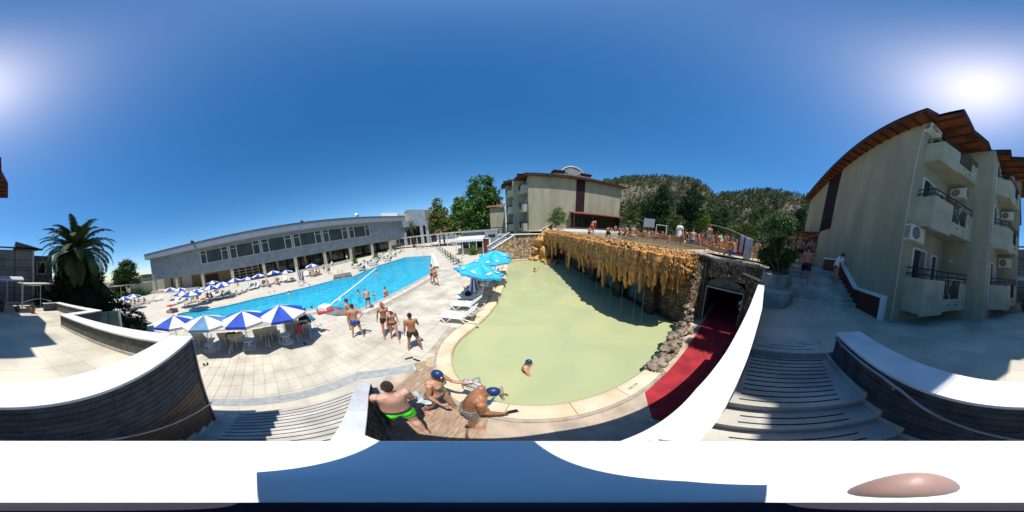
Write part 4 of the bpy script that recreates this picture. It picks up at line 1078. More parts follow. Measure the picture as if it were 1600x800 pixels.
# stair cheek walls with white cap on the gables
def cheek(name, label, f, prof, bottomw, m=M_maroon):
    w = thing('cheek_wall', label, 'wall')
    q = MB(); n = len(prof)
    for a, c in zip(prof, prof[1:]):
        P = [f(a[0], -.16, 0), f(c[0], -.16, 0), f(c[0], -.03, 0), f(a[0], -.03, 0)]; zt = f(0, 0, 0)[2]
        q.prism([p[:2] for p in P], zt, [zt+a[1]-.1, zt+c[1]-.1, zt+c[1]-.1, zt+a[1]-.1])
    q.build('panel', m, w)
    q = MB()
    for a, c in zip(prof, prof[1:]):
        P = [f(a[0], -.22, 0), f(c[0], -.22, 0), f(c[0], -.005, 0), f(a[0], -.005, 0)]; zt = f(0, 0, 0)[2]
        q.prism([p[:2] for p in P], [zt+a[1]-.10, zt+c[1]-.10, zt+c[1]-.10, zt+a[1]-.10], [zt+a[1], zt+c[1], zt+c[1], zt+a[1]])
    a = prof[0]; zt = f(0, 0, 0)[2]; P = [f(a[0]-.13, -.222, 0), f(a[0]+.0, -.222, 0), f(a[0]+.0, -.005, 0), f(a[0]-.13, -.005, 0)]; q.prism([p[:2] for p in P], zt, zt+a[1])
    q.build('white_cap', M_white, w)
cheek('c', 'maroon cheek wall with white cap climbing beside the shaded upper stair', f1, [(.48, .92), (2.37, .89), (4.35, 2.04), (6.9, 2.02)], 0)
cheek('c', 'maroon wall with white sloping cap at the foot of the sunlit pale hotel block', f2, [(.15, .52), (1.5, .52), (3.65, 1.72)], 0)
# air conditioners on the near block
AC1 = 'air conditioners on the near block'
ac_unit('a', 'white air conditioner on the blank gable corner between the first and second balconies', (3.70, -4.45, 5.5), math.radians(-90), AC1)
ac_unit('a', 'topmost white air conditioner tucked under the eave at the gable corner', (3.68, -4.42, 11.1), math.radians(-90), AC1)
ac_unit('a', 'white air conditioner mounted high on the fin wall under the top corner balcony', (3.2, -6.72, 8.35), math.radians(180), AC1)
for k, (z, lb) in enumerate([(5.3, 'air conditioner above the lowest balcony of the second bay'), (8.4, 'air conditioner above the middle balcony of the second bay'), (11.2, 'air conditioner close under the eave of the second bay')]):
    ac_unit('a', 'white ' + lb, (1.15, -9.9, z), math.radians(180) if k < 2 else math.radians(120), AC1)
AC2 = 'air conditioners on the far block'
for k, (x, y, z) in enumerate([(2.35, 27.6, 11.5), (2.3, 27.6, 8.35), (1.0, 30.9, 8.2), (1.0, 30.9, 5.2), (.2, 30.9, 11.4)]):
    ac_unit('a', 'small air conditioner on the far sunlit block, ' + ['highest, beside the top corner balcony', 'below the top balcony of the corner bay', 'second bay, under the eave side balcony', 'lowest one in the second bay', 'top left one below the roof edge'][k], (x, y, z), 0, AC2)
dr = thing('drain_pipe', 'thin pale conduit running down the corner of the shaded gable wall', 'pipe'); q = MB(); q.tube([(3.86, -4.05, 11.4), (3.86, -4.05, 2.6)], .014, 5); q.build('pipe', M_frame, dr)
# wall light under the balcony
wl = thing('wall_light', 'small oval wall light in the shaded recess above the lowest balcony', 'light'); q = MB(); q.ell((3.3, -6.78, 5.15), .14, .07, .06); q.build('shade', mat('lamp_shade', (.6, .55, .3), .5), wl, smooth=True)
# skylight and dormers on the far block
sk = thing('roof_skylight', 'arched glass skylight vault on the roof of the sunlit hotel block', 'skylight')
q = MB(); n = 16; R_ = []
for yy in (30, 36):
    R_.append([(11.3 + 2.4*math.cos(PI*k/n), yy, 14.6 + 2.15*math.sin(PI*k/n)) for k in range(n+1)])
for i in range(n): q.face([R_[0][i], R_[0][i+1], R_[1][i+1], R_[1][i]])
q.face(list(reversed(R_[0]))); q.build('vault', mat('skylight_glass', (.30, .31, .26), .3, .2, 2), sk)
q = MB(); 
for rr in (2.42, 2.3): q.tube([(11.3 + rr*math.cos(PI*k/n), 29.95, 14.6 + rr*.9*math.sin(PI*k/n)) for k in range(n+1)], .07, 5)
for k in (3, 8, 13): q.tube([(11.3, 29.95, 14.6), (11.3 + 2.4*math.cos(PI*k/n), 29.95, 14.6 + 2.15*math.sin(PI*k/n))], .05, 4)
q.build('rib', M_frame, sk)
for nm_, x in (('left', 8.7), ('right', 14.0)):
    dm = thing('roof_dormer', f'small dark dormer on the {nm_} of the arched skylight', 'dormer'); q = MB(); q.box(x-.9, x+.9, 29.6, 32, 14.0, 15.3); q.build('dormer_wall', M_maroon, dm); q = MB(); q.box(x-1.1, x+1.1, 29.4, 32.2, 15.3, 15.45); q.build('dormer_roof', M_fascia, dm); q = MB(); q.box(x-.8, x+.8, 29.3, 29.55, 14.2, 14.35); q.build('sill', M_white, dm)
# further wing of the centre block, lower, half hidden by the tree
wg = thing('hotel_wing', 'lower pale wing with plain walls seen between the big tree and the hotel block', 'building')
q = MB(); q.box(-5.2, -1.5, 42, 50, 0, 9.6); q.build('wall', M_render, wg); q = MB(); q.prism([(-6, 41.5), (-1.4, 41.5), (-1.4, 50.5), (-6, 50.5)], [9.6, 9.6, 11.6, 11.6], [9.8, 9.8, 11.8, 11.8]); q.build('roof', mat('red_tile_roof', (.24, .09, .055), .8, .25, 3, bump=.4, bscale=20), wg)
q = MB(); q.box(-5.3, -1.45, 41.9, 41.999, 4.5, 4.65); q.build('string_course', M_render2, wg)
def rack(label, c, rz):
    t = thing('drying_rack', label, 'drying rack', c, rz)
    for s in (-.3, .3): q = MB(); q.tube([(s, -.2, 0), (s, .2, .85)], .012, 5); q.tube([(s, .2, 0), (s, -.2, .85)], .012, 5); q.build('leg', M_white, t)
    for k in range(5): q = MB(); q.tube([(-.32, -.2+.1*k, .86), (.32, -.2+.1*k, .86)], .008, 4); q.build('rod', M_white, t)
    return t
rack('white folding clothes rack standing on the lowest corner balcony', (2.75, -6.2, 3.45), 1.2)
rack('white folding clothes rack on the middle corner balcony', (2.75, -6.3, 6.55), 1.3)
rack('white folding clothes rack on the lowest balcony of the second bay', (1.05, -8.6, 3.45), .4)
# ------------------------------------------------ long pool building
M_clad = mat('grey_panel_cladding', (.26, .31, .35), .55, .10, .8, bump=.05, bscale=5)
M_fas = mat('light_fascia', (.30, .35, .40), .45, .06, 1, metal=.2)
M_col = mat('cream_column', (.50, .46, .36), .7, .12, 2, bump=.2, bscale=20)
M_tan2 = mat('tan_wall', (.36, .29, .19), .8, .15, 2); M_cream = mat('cream_wall', (.48, .46, .33), .8, .1, 2)
ang = math.radians(-2.6)
pb = thing('pool_building', 'long low grey panelled building on cream columns beside the big pool', 'building', (-38.3, 8.5, 0), ang)
def L(x, y): return x, y
Y0, Y1 = -38.5, 39.5; ZU, ZT = 3.55, 11.55
q = MB(); q.box(-14, 0, Y0, Y1, ZU, ZT-1.6); q.build('upper_storey', M_clad, pb)
q = MB(); q.box(-15, 1.3, Y0-1.0, Y1+.3, ZT-1.6, ZT); q.build('fascia', M_fas, pb)
q = MB(); q.box(-15.1, 1.4, Y0-1.1, Y1+.4, ZT+.002, ZT+.12); q.build('roof', M_roof, pb)
# horizontal panel joints
q = MB()
for k in range(1, 12): q.box(.001, .012, Y0, Y1, ZU + .53*k, ZU + .53*k + .025)
tag(q.build('panel_joint', mat('joint_dark', (.10, .115, .12), .7, .1), pb), kind='stuff')
random.seed(8)
for k in range(6):
    y0 = -22.0 + 7.75*k; y1 = y0 + 7.2
    q = MB(); q.box(.0, .03, y0, y1, 6.05, 9.15); fr = q.build('window', M_win, pb)
    ys = [y0, y0+1.6, y1-1.6, y1]
    for y in ys: q = MB(); q.box(.031, .10, y-.09, y+.09, 6.0, 9.2); q.build('mullion', M_frame, fr)
    for a, b in ((y0, y0+1.6), (y1-1.6, y1)): q = MB(); q.box(.031, .09, a+.1, b-.1, 8.3, 8.42); q.build('transom', M_frame, fr)
    for a, b, z0_, z1_ in ((y0, y0+1.6, 6.1, 8.25), (y1-1.6, y1, 6.1, 8.25), (y0, y0+1.6, 8.46, 9.1), (y1-1.6, y1, 8.46, 9.1), (y0+1.6, y1-1.6, 6.1, 9.1)):
        q = MB(); q.box(.031, .05, a+.12, b-.12, z0_, z1_); q.build('pane', mat('blue_grey_pane', (.035, .06, .07), .12, .3, .6, spec=.8, col2=(.07, .10, .10)), fr)
    q = MB(); q.box(.031, .07, y0, y1, 9.12, 9.2); q.box(.031, .12, y0, y1, 5.98, 6.08); q.build('sill', M_frame, fr)
for k in range(11):
    y = Y0 + .6 + 7.75*k
    if y > Y1: break
    q = MB(); q.box(-.75, .0-.05, y-.35, y+.35, 0, ZU-.002); q.build('column', M_col, pb)
    if k > 3: q = MB(); q.box(-5.2, -4.6, y+3.4, y+3.9, 0, ZU-.002); q.build('column', M_col, pb)
# ground floor back walls
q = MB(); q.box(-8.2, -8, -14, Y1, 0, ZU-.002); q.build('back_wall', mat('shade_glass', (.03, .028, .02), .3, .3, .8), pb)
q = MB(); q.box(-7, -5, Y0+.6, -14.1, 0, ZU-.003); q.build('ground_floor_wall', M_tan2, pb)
for k, (a, b, m) in enumerate([(-37, -34.5, M_cream), (-33.8, -31, M_cream), (-30.6, -27.4, M_frame)]):
    q = MB(); q.box(-4.99, -3.9, a, b, 0, ZU-.004); q.build('wall_block', m, pb)
for a, b in ((-34.4, -33.9), (-31, -30.7), (-23, -20)):
    q = MB(); q.box(-4.98, -4.93, a-.4, b+.4, .3, 2.9); d_ = q.build('door', M_beam, pb)
# shelves / menu wall
q = MB(); q.box(-4.9, -4.7, -15.5, -8.2, .3, 3.5); sh = q.build('shelf_wall', M_frame, pb)
for i in range(4):
    for j in range(4):
        q = MB(); q.box(-4.69, -4.62, -15.3+1.8*i, -13.8+1.8*i, .5+.75*j, 1.05+.75*j); q.build('shelf_recess', M_beam, sh)
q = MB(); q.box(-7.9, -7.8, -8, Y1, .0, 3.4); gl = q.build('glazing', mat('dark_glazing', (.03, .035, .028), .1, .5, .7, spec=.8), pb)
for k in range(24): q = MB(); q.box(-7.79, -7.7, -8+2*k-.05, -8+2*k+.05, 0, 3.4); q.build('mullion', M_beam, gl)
# platform steps in front of the columns, striped
ps = thing('terrace_steps', 'broad shallow striped steps between the columns and the sun loungers', 'steps')
for k in range(4):
    q = MB(); q.prism([(-37.0 + .5*k, -38), (-36.3+.5*k, -38), (-36.3 + .45*k+ .6, -14), (-37.0+.5*k+.6, -14)], 0, .62 - .15*k); q.build('step', M_step if k % 2 else M_taupe, ps)
for k in range(3):
    q = MB(); q.box(-36.4 + .5*k, -35.85+.5*k, 9, 24, 0, .5 - .15*k); q.build('step', M_step, ps)
# rooftop bits
for k, (y, nm_) in enumerate([(-14.5, 'short dark roof vent on the left part of the long grey roof'), (12.5, 'small dark roof vent near the middle of the long grey roof'), (28.5, 'white satellite dish on the long grey roof')]):
    if k < 2:
        o = thing('roof_vent', nm_, 'vent', (-37.6, y, 11.6)); q = MB(); q.box(-.35, .35, -.35, .35, .05, .4); q.tube([(0, 0, .4), (0, 0, .8)], .12, 6); q.build('vent', M_darkmetal, o)
    else:
        o = thing('satellite_dish', nm_, 'dish', (-36.9, y, 11.6)); q = MB(); q.ell((0, 0, .9), .7, .7, .25, Matrix.Rotation(1.2, 3, 'Y'), z0=-.99, z1=-.1); q.build('dish', M_white, o, smooth=True); q = MB(); q.tube([(0, 0, 0), (0, 0, .8)], .05, 6); q.build('mast', M_greymetal, o)
# block behind: roofs at the right end of the pool building
def at2(px, py, D): return R(px, py, D)
gb = thing('grey_annex', 'stacked grey and cream annex with bright white roof behind the long building', 'building')
def facade(q, p, D, d2, z0=None, depth=8, mi=0):
    """box whose front face spans bearings px0..px1 at distance D"""
    (xa, xb, yt, yb) = p
    a, b = R(xa, yt, D), R(xb, yt, D2 := (d2 or D)); zt = max(a.z, b.z); zb_ = z0 if z0 is not None else min(R(xa, yb, D).z, R(xb, yb, D2).z)
    d = (b - a); d.z = 0; d.normalize(); N = Vector((-d.y, d.x, 0)); N = N if N.dot(Vector((a.x, a.y, 0))) > 0 else -N
    P = [(a.x, a.y), (b.x, b.y), (b.x+N.x*depth, b.y+N.y*depth), (a.x+N.x*depth, a.y+N.y*depth)]
    q.prism(P, zb_, [a.z, b.z, b.z, a.z], mi)
q = MB(); facade(q, (636, 663, 327.5, 346), 72, 74, depth=9); q.build('upper_block', M_clad, gb)
q = MB(); facade(q, (620, 636.5, 335, 346), 80, 71.8, depth=9); q.build('cream_block', M_cream, gb)
q = MB(); facade(q, (663.2, 672, 328, 346), 74.2, 82, depth=9); q.build('cream_block', mat('buff_wall', (.33, .29, .21), .8, .1), gb)
q = MB(); facade(q, (598, 682, 346, 350), 70, 74, depth=12); q.build('roof_slab', M_fas, gb)
q = MB(); facade(q, (616, 680, 350.1, 372), 72, 76, z0=0, depth=9); q.build('lower_wall', M_win, gb)
for xx in (628, 655, 664): q = MB(); facade(q, (xx, xx+5, 350.2, 374), 71.5, 71.5, z0=0, depth=.4); q.build('column', M_clad, gb)
a = R(592, 333, 78); q = MB(); facade(q, (595, 622, 333, 339), 86, 84, depth=14); q.build('white_roof', M_white, gb)
fb = thing('distant_block', 'plain grey block glimpsed behind the yellowish tree', 'building'); q = MB(); facade(q, (672, 706, 339, 350), 95, 95, z0=0, depth=6); q.build('wall', M_clad, fb)
# covered walkway between the long building and the kiosk
pg = thing('covered_walkway', 'long pale flat roofed walkway on slim posts behind the cafe tables', 'walkway')
W0_ = R(623, 374, 60); W1_ = R(726, 362, 44)
d = (W1_-W0_); d.z = 0; Lw = d.length; d.normalize(); N = Vector((-d.y, d.x, 0)); N = N if N.y > 0 else -N; zt = 3.6
q = MB(); q.prism([(W0_.x, W0_.y), (W1_.x, W1_.y), (W1_.x+N.x*3, W1_.y+N.y*3), (W0_.x+N.x*3, W0_.y+N.y*3)], zt, zt+.35); q.build('roof', M_step, pg)
for k in range(10):
    p = W0_ + d*Lw*k/9 + N*.2; q = MB(); q.box(p.x-.08, p.x+.08, p.y-.08, p.y+.08, 0, zt-.002); q.build('post', M_frame, pg)
    if k < 9: q = MB(); b_ = p + d*Lw/9; q.tube([(p.x, p.y, 1.0), (b_.x, b_.y, 1.0)], .05, 4); q.build('rail', M_frame, pg)
# kiosk / kitchen block
kb = thing('bar_kiosk', 'flat roofed grey kiosk with scalloped white awning behind the blue umbrella', 'kiosk')
K0 = R(727, 364, 31); 
q = MB(); q.box(-8.9, -4.6, 29.2, 35, 0, 3.75); q.build('wall', mat('kiosk_grey', (.15, .16, .19), .7, .1, 2), kb); q = MB(); q.box(-9.1, -2.3, 28.9, 35.2, 3.75, 4.0); q.build('roof', mat('kiosk_roof', (.32, .32, .30), .8, .1, 1), kb)
q = MB(); q.box(-4.6, -2.4, 28.4, 33, 0, 3.7); q.build('side_wall', mat('pale_grey_wall', (.30, .34, .38), .7, .1, 2), kb)
q = MB(); q.box(-2.4, .6, 26.5, 33, 0, 3.1); q.build('side_wall', mat('pale_grey_wall', (.30, .34, .38)), kb)
q = MB(); q.box(-4.0, -2.8, 28.36, 28.4, 2.7, 3.2); q.box(-1.9, .3, 26.46, 26.5, 2.1, 2.9); q.build('shade_opening', M_win, kb)
q = MB(); n = 20
for k in range(n):
    x0_ = -9.6 + 5.0*k/n; x1_ = x0_ + 5.0/n; yf = 26.2; zz = 2.35 - (.14 if k % 2 else .02)
    q.face([(x0_, yf, 2.62), (x1_, yf, 2.62), (x1_, 29.2, 3.1), (x0_, 29.2, 3.1)]); q.face([(x0_, yf, 2.62), (x1_, yf, 2.62), (x1_, yf-.03, zz), (x0_, yf-.03, 2.35 - (.02 if k % 2 else .14))])
q.build('awning', M_frame, kb)
for x in (-9.4, -8.2, -7.0, -5.8, -4.7): q = MB(); q.box(x-.06, x+.06, 26.3, 26.42, 0, 2.6); q.build('post', M_frame, kb)
q = MB(); q.box(-9.3, -4.8, 27.0, 27.3, 0, 1.1); q.build('counter', M_tan2, kb); q = MB(); q.box(-9.3, -4.8, 29.0, 29.19, 0, 2.6); q.build('dark_interior', M_win, kb)
q = MB(); q.box(-4.75, -3.7, 26.6, 26.75, 0, 2.5); q.build('maroon_panel', M_maroon, kb); q = MB(); q.box(-3.7, -3.45, 26.55, 26.8, 0, 2.6); q.box(-4.9, -3.4, 26.5, 26.9, 2.61, 2.7); q.build('white_frame', M_white, kb)
# ------------------------------------------------ grey building at the south end of the terrace
M_gfac = mat('grey_facade', (.27, .27, .275), .8, .12, .9, bump=.2, bscale=10)
sb = thing('grey_block', 'grey rendered apartment block with dark panel joints and brown roof beyond the terrace', 'building')
q = MB(); q.box(-3.6, 12, -19.0, -17.2, 0, 8.1); q.build('wall', M_gfac, sb)
q = MB(); q.box(-3.72, -3.5, -17.3, -17.15, 0, 8.1); q.build('corner_trim', M_frame, sb)
for zz in (7.0, 6.2, 5.9, 5.1, 4.7, 4.0, 3.3):
    q = MB(); q.box(-3.45, 12, -17.2, -17.175, zz, zz+.05); q.build('joint', M_darkmetal, sb)
for xx in (-1.6, .6, 2.8): q = MB(); q.box(xx-.05, xx+.05, -17.21, -17.16, 2.5, 8.1); q.build('joint', M_darkmetal, sb)
q = MB(); q.prism([(-4.6, -16.6), (12, -16.6), (12, -22), (-4.6, -22)], [8.1, 8.35, 9.6, 9.3], [8.25, 8.5, 9.75, 9.45]); q.build('roof', mat('brown_grey_roof', (.13, .105, .09), .85, .15, 2), sb)
q = MB(); q.prism([(-4.6, -16.6), (-1.6, -16.6), (-1.6, -20)], 8.1, [8.15, 8.9, 8.9]); q.build('roof_end', mat('brown_grey_roof', (.13, .105, .09)), sb)
q = MB(); q.box(-6.2, -3.75, -20, -18.5, 0, 7.8); q.build('side_wall', mat('dark_side', (.12, .12, .13), .8, .2, 2), sb)
for zz in (3.2, 5.6): q = MB(); q.box(-5.4, -4.3, -18.5, -18.42, zz, zz+1.5); w_ = q.build('window', M_frame, sb); q = MB(); q.box(-5.3, -4.4, -18.42, -18.4, zz+.1, zz+1.4); q.build('pane', M_win, w_)
# canopies
def canopy(label, pts, zt, posts, m, thick=.08):
    t = thing('canopy', label, 'canopy'); q = MB(); q.prism([p[:2] for p in pts], [p[2] for p in pts], [p[2]+thick for p in pts]); q.build('roof', m, t)
    for (x, y, z1) in posts: q = MB(); q.tube([(x, y, 2.5), (x, y, z1)], .035, 6); q.build('post', M_frame, t)
    q = MB(); xs = [p for p in posts]
    for a, b in zip(xs, xs[1:]): q.tube([(a[0], a[1], a[2]-.02), (b[0], b[1], b[2]-.02)], .025, 5)
    q.build('rail', M_frame, t)
    return t
canopy('white vaulted canopy on thin posts in front of the grey block', [(-1.7, -11.1, 4.62), (3.2, -11.1, 4.62), (3.2, -13.4, 4.95), (-1.9, -13.4, 4.95)], 4.6, [(-1.57, -11.24, 4.6), (-.6, -12.2, 4.62), (1.6, -12.2, 4.62), (3.1, -11.2, 4.62)], mat('canopy_sheet', (.60, .63, .66), .3, .06, 2))
canopy('flat cream canopy leaning towards the palm, right of the vaulted canopy', [(-1.9, -12.9, 4.35), (-1.6, -14.6, 4.5), (-4.4, -15.4, 4.5), (-4.9, -13.6, 4.35)], 4.4, [(-1.9, -13.0, 4.35), (-3.3, -12.95, 4.3), (-4.4, -15.2, 4.4)], mat('cream_sheet', (.52, .50, .40), .5, .06, 2))
rr = thing('rope_rail', 'thin white rail sagging between canopy posts on the sunny terrace', 'railing'); q = MB(); q.tube([(-.3, -12.4, 3.0), (-1.6, -12.2, 2.98), (-2.6, -12.9, 3.15), (-3.4, -13.4, 3.2), (-4.1, -12.6, 3.0)], .03, 5); q.build('rail', M_white, rr)
# low white walkway roof and wall at far left by the big tree
wr = thing('covered_walkway', 'flat white walkway roof beside the palm leading to the end of the long building', 'walkway')
a, b = R(183, 450, 40), R(237, 440, 47); d = b-a; d.z = 0; d.normalize(); N = Vector((-d.y, d.x, 0)); N = N if N.dot(a) > 0 else -N
q = MB(); q.prism([(a.x, a.y), (b.x, b.y), (b.x+N.x*3, b.y+N.y*3), (a.x+N.x*3, a.y+N.y*3)], 3.0, 3.25); q.build('roof', M_step, wr)
q = MB(); q.prism([(b.x-d.x*7, b.y-d.y*7), (b.x, b.y), (b.x+N.x, b.y+N.y), (b.x-d.x*7+N.x, b.y-d.y*7+N.y)], 0, 2.99); q.build('wall', M_cream, wr)
for k in range(4): p = a + d*(1+3*k); q = MB(); q.tube([(p.x, p.y, 0), (p.x, p.y, 3)], .06, 6); q.build('post', M_frame, wr)
hs_ = thing('distant_houses', 'tiny orange roofed houses far off between the tree and the long building', 'houses')
for k in range(5):
    p = R(224+3*k, 437, 260+10*k); q = MB(); q.box(p.x-5, p.x+5, p.y-4, p.y+4, 0, 6+k % 2*3); q.build('wall', M_cream, hs_); q = MB(); q.box(p.x-6, p.x+6, p.y-5, p.y+5, 6.01+k % 2*3, 8+k % 2*3); q.build('roof', mat('red_tile_roof', (.24, .09, .055)), hs_)
# glass screen by the deck below the parapet
gs = thing('glass_screen', 'pale green glass wind screen standing below the white capped parapet', 'screen')
for a, b in ((R(151, 489, 10.0), R(168, 487, 9.9)), (R(169, 487, 9.9), R(185, 485, 9.8))):
    q = MB(); q.prism([(a.x, a.y), (b.x, b.y), (b.x-.03, b.y-.03), (a.x-.03, a.y-.03)], 0, [a.z, b.z, b.z, a.z]); q.build('pane', mat('green_glass', (.16, .27, .22), .15, .1, 2), gs)
q = MB(); p = R(186, 485, 9.8); q.box(p.x-.06, p.x+.06, p.y-.06, p.y+.06, 0, p.z+.05); q.build('post', M_frame, gs)
# ================================================================== VEGETATION, HILLS
import numpy as np
def leafmat(name, c, c2, isl=.35, rough=.6):
    m = mat(name, c, .75, .2, .9, col2=c2, isl=isl, spec=.15)
    return m
M_bark = mat('bark', (.12, .09, .06), .95, .3, 6, bump=.8, bscale=20)
L_plane = leafmat('plane_leaf', (.065, .145, .024), (.035, .09, .018))
L_plane2 = leafmat('plane_leaf_light', (.10, .19, .03), (.055, .12, .02))
L_yellow = leafmat('yellowing_leaf', (.17, .16, .04), (.07, .10, .025))
L_conif = leafmat('conifer_leaf', (.035, .085, .026), (.022, .055, .020))
L_conif2 = leafmat('conifer_leaf_dark', (.024, .060, .022), (.015, .042, .016))
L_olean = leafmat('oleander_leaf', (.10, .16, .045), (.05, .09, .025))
L_palm = leafmat('palm_leaf', (.085, .12, .04), (.04, .07, .022), isl=.25)
L_dead = leafmat('dead_frond', (.035, .035, .018), (.018, .022, .010), isl=.3)
L_ivy = leafmat('ivy_leaf', (.014, .028, .009), (.007, .016, .006), isl=.4)
L_lime = leafmat('lime_leaf', (.13, .22, .02), (.07, .14, .015))
L_scrub = leafmat('hill_pine', (.15, .175, .07), (.10, .13, .055), isl=.15)
M_pink = mat('pink_flower', (.65, .16, .18), .6, .1)
def leaves(name, blobs, n, size, mats, parent, seed=0, aspect=.55, shell=.55, flat=0.0, minz=None, droop=0):
    """blobs: (x,y,z,rx,ry,rz) ; many small leaf faces spread in clumps through the blobs' volume"""
    rng = np.random.default_rng(seed)
    vol = np.array([b[3]*b[4]*b[5] for b in blobs]) ** .67; vol = vol/vol.sum()
    cl = []                                              # clump centres
    per = 26
    ncl = max(4, n//per)
    bi = rng.choice(len(blobs), ncl, p=vol)
    d = rng.normal(size=(ncl, 3)); d /= np.linalg.norm(d, axis=1)[:, None]
    r = shell + (1-shell)*rng.random(ncl)**.6
    B = np.array(blobs)
    C = B[bi, :3] + d*r[:, None]*B[bi, 3:6]
    idx = np.repeat(np.arange(ncl), per)
    cs = size*3.0*(.6 + .8*rng.random(ncl))
    P = C[idx] + rng.normal(size=(len(idx), 3))*cs[idx][:, None]*.5*np.array([1, 1, .75])
    N = rng.normal(size=(len(idx), 3)) + d[idx]*.8; N[:, 2] += .5 + flat*3; N /= np.linalg.norm(N, axis=1)[:, None]
    T = np.cross(N, rng.normal(size=N.shape)); T /= np.linalg.norm(T, axis=1)[:, None]; Bn = np.cross(N, T)
    s = size*(.6 + .8*rng.random(len(idx)))[:, None]
    if minz is not None: P[:, 2] = np.maximum(P[:, 2], minz)
    v = np.stack([P - T*s, P - Bn*s*aspect + N*s*.12, P + T*s - np.array([0, 0, droop])*s, P + Bn*s*aspect + N*s*.12], axis=1).reshape(-1, 3)
    me = bpy.data.meshes.new(name); nf = len(idx)
    me.vertices.add(len(v)); me.vertices.foreach_set('co', v.ravel())
    me.loops.add(nf*4); me.loops.foreach_set('vertex_index', np.arange(nf*4)); me.polygons.add(nf)
    me.polygons.foreach_set('loop_start', np.arange(nf)*4); me.polygons.foreach_set('loop_total', np.full(nf, 4))
    if not isinstance(mats, (list, tuple)): mats = [mats]
    for m in mats: me.materials.append(m)
    if len(mats) > 1:
        cm = (rng.random(ncl)*len(mats)).astype(int); me.polygons.foreach_set('material_index', cm[idx])
    me.update(calc_edges=True); me.validate()
    o = bpy.data.objects.new(name, me); COL.objects.link(o)
    if parent: o.parent = parent
    return o
def trunk(parent, base, top, r0, limbs=5, spread=1.0, seed=0, name='trunk'):
    random.seed(seed); q = MB(); b = Vector(base); t = Vector(top); mid = b.lerp(t, .5) + Vector((random.uniform(-.1, .1), random.uniform(-.1, .1), 0))
    q.tube([b, b.lerp(mid, .5), mid, t], [r0*1.25, r0, r0*.8, r0*.35], 8)
    for k in range(limbs):
        a = k*2.4 + seed; s = b.lerp(t, random.uniform(.35, .8)); e = s + Vector((math.cos(a)*spread, math.sin(a)*spread, spread*random.uniform(.5, 1.0))); m_ = s.lerp(e, .5) + Vector((0, 0, .12*spread))
        q.tube([s, m_, e], [r0*.4, r0*.28, r0*.1], 5)
    return q.build(name, M_bark, parent, smooth=True)
def crown_px(specs, D):
    out = []
    for (px, py, rp) in specs:
        c = R(px, py, D); r = rp*.225*PI/180*math.hypot(D, c.z-CAMZ); out.append((c.x, c.y, c.z, r, r, r*1.0))
    return out
# plane trees behind the kiosk
t = thing('plane_tree', 'tallest dark green plane tree left of the pale hotel block', 'tree')
bl = crown_px([(752, 290, 19), (756, 312, 24), (773, 328, 13), (768, 350, 13), (742, 330, 22), (762, 335, 26), (738, 348, 18), (770, 308, 15), (745, 303, 15), (757, 282, 11), (775, 345, 14)], 48)
leaves('crown', bl, 15000, .30, [L_plane, L_plane2], t, 1, shell=.5); p = R(758, 362, 48); trunk(t, (p.x, p.y, 0), (p.x, p.y, 12), .45, 7, 3.5, 1)
t = thing('plane_tree', 'second green plane tree with a lower rounded crown left of the tallest one', 'tree')
bl = crown_px([(722, 322, 15), (720, 338, 17), (728, 330, 15), (712, 345, 11)], 58); leaves('crown', bl, 7000, .32, [L_plane, L_plane2], t, 2); p = R(724, 362, 58); trunk(t, (p.x, p.y, 0), (p.x, p.y, 8), .35, 5, 2.5, 2)
t = thing('plane_tree', 'lower green bushy tree filling the gap under the plane trees', 'tree')
bl = crown_px([(735, 352, 12), (715, 356, 10), (750, 356, 11), (700, 357, 8)], 52); leaves('crown', bl, 5000, .28, [L_plane2, L_plane], t, 3); p = R(730, 362, 52); trunk(t, (p.x, p.y, 0), (p.x, p.y, 4), .2, 4, 1.5, 3)
t = thing('magnolia_tree', 'yellowish green tree with pale blotches in front of the grey annex', 'tree')
bl = crown_px([(684, 318, 8), (683, 330, 12), (690, 336, 12), (680, 345, 10), (692, 350, 11), (676, 354, 8), (700, 352, 8)], 52); leaves('crown', bl, 7000, .26, [L_yellow, L_yellow, L_plane2], t, 4); p = R(686, 366, 52); trunk(t, (p.x, p.y, 0), (p.x, p.y, 7), .3, 5, 2, 4)
t = thing('shrub', 'orange flowered shrub below the yellowish tree behind the covered walkway', 'shrub')
bl = crown_px([(684, 361, 5), (697, 358, 5)], 50); leaves('foliage', bl, 500, .2, [mat('orange_flower', (.55, .26, .03), .6, .2), L_yellow], t, 5)
# palms -------------------------------------------------------------------
def frond(q, base, az, el0, L, w, droop, m=0, nseg=14, nl=34, seed=0, twist=.0):
    rnd = random.Random(seed); pts = []; p = Vector(base); el = el0
    for i in range(nseg+1):
        pts.append(p.copy()); stepL = L/nseg; p = p + Vector((math.cos(az)*math.cos(el), math.sin(az)*math.cos(el), math.sin(el)))*stepL
        el -= droop/nseg*(.4 + 1.2*i/nseg)
    q.tube(pts, [w*.035*(1-.8*i/nseg)+.006 for i in range(nseg+1)], 4, m)
    side = Vector((-math.sin(az), math.cos(az), 0))
    for k in range(nl):
        f = .10 + .9*k/nl; i = min(int(f*nseg), nseg-1); c = pts[i].lerp(pts[i+1], f*nseg-i); d = (pts[i+1]-pts[i]).normalized()
        ll = w*math.sin(PI*min(1, .12+f*.9))**.6*rnd.uniform(.85, 1.1)
        up = d.cross(side).normalized(); up = up if up.z > 0 else -up
        for s in (-1, 1):
            e = c + (side*s*.78 + d*.55 + up*(.22 - .25*rnd.random()))*ll + Vector((0, 0, -.18*ll)); wd = d*.026*(w/.5)**.5
            mid = c.lerp(e, .5) + up*.05*ll
            q.face([c-wd, mid-wd*1.2, e, mid+wd*1.2, c+wd], m)
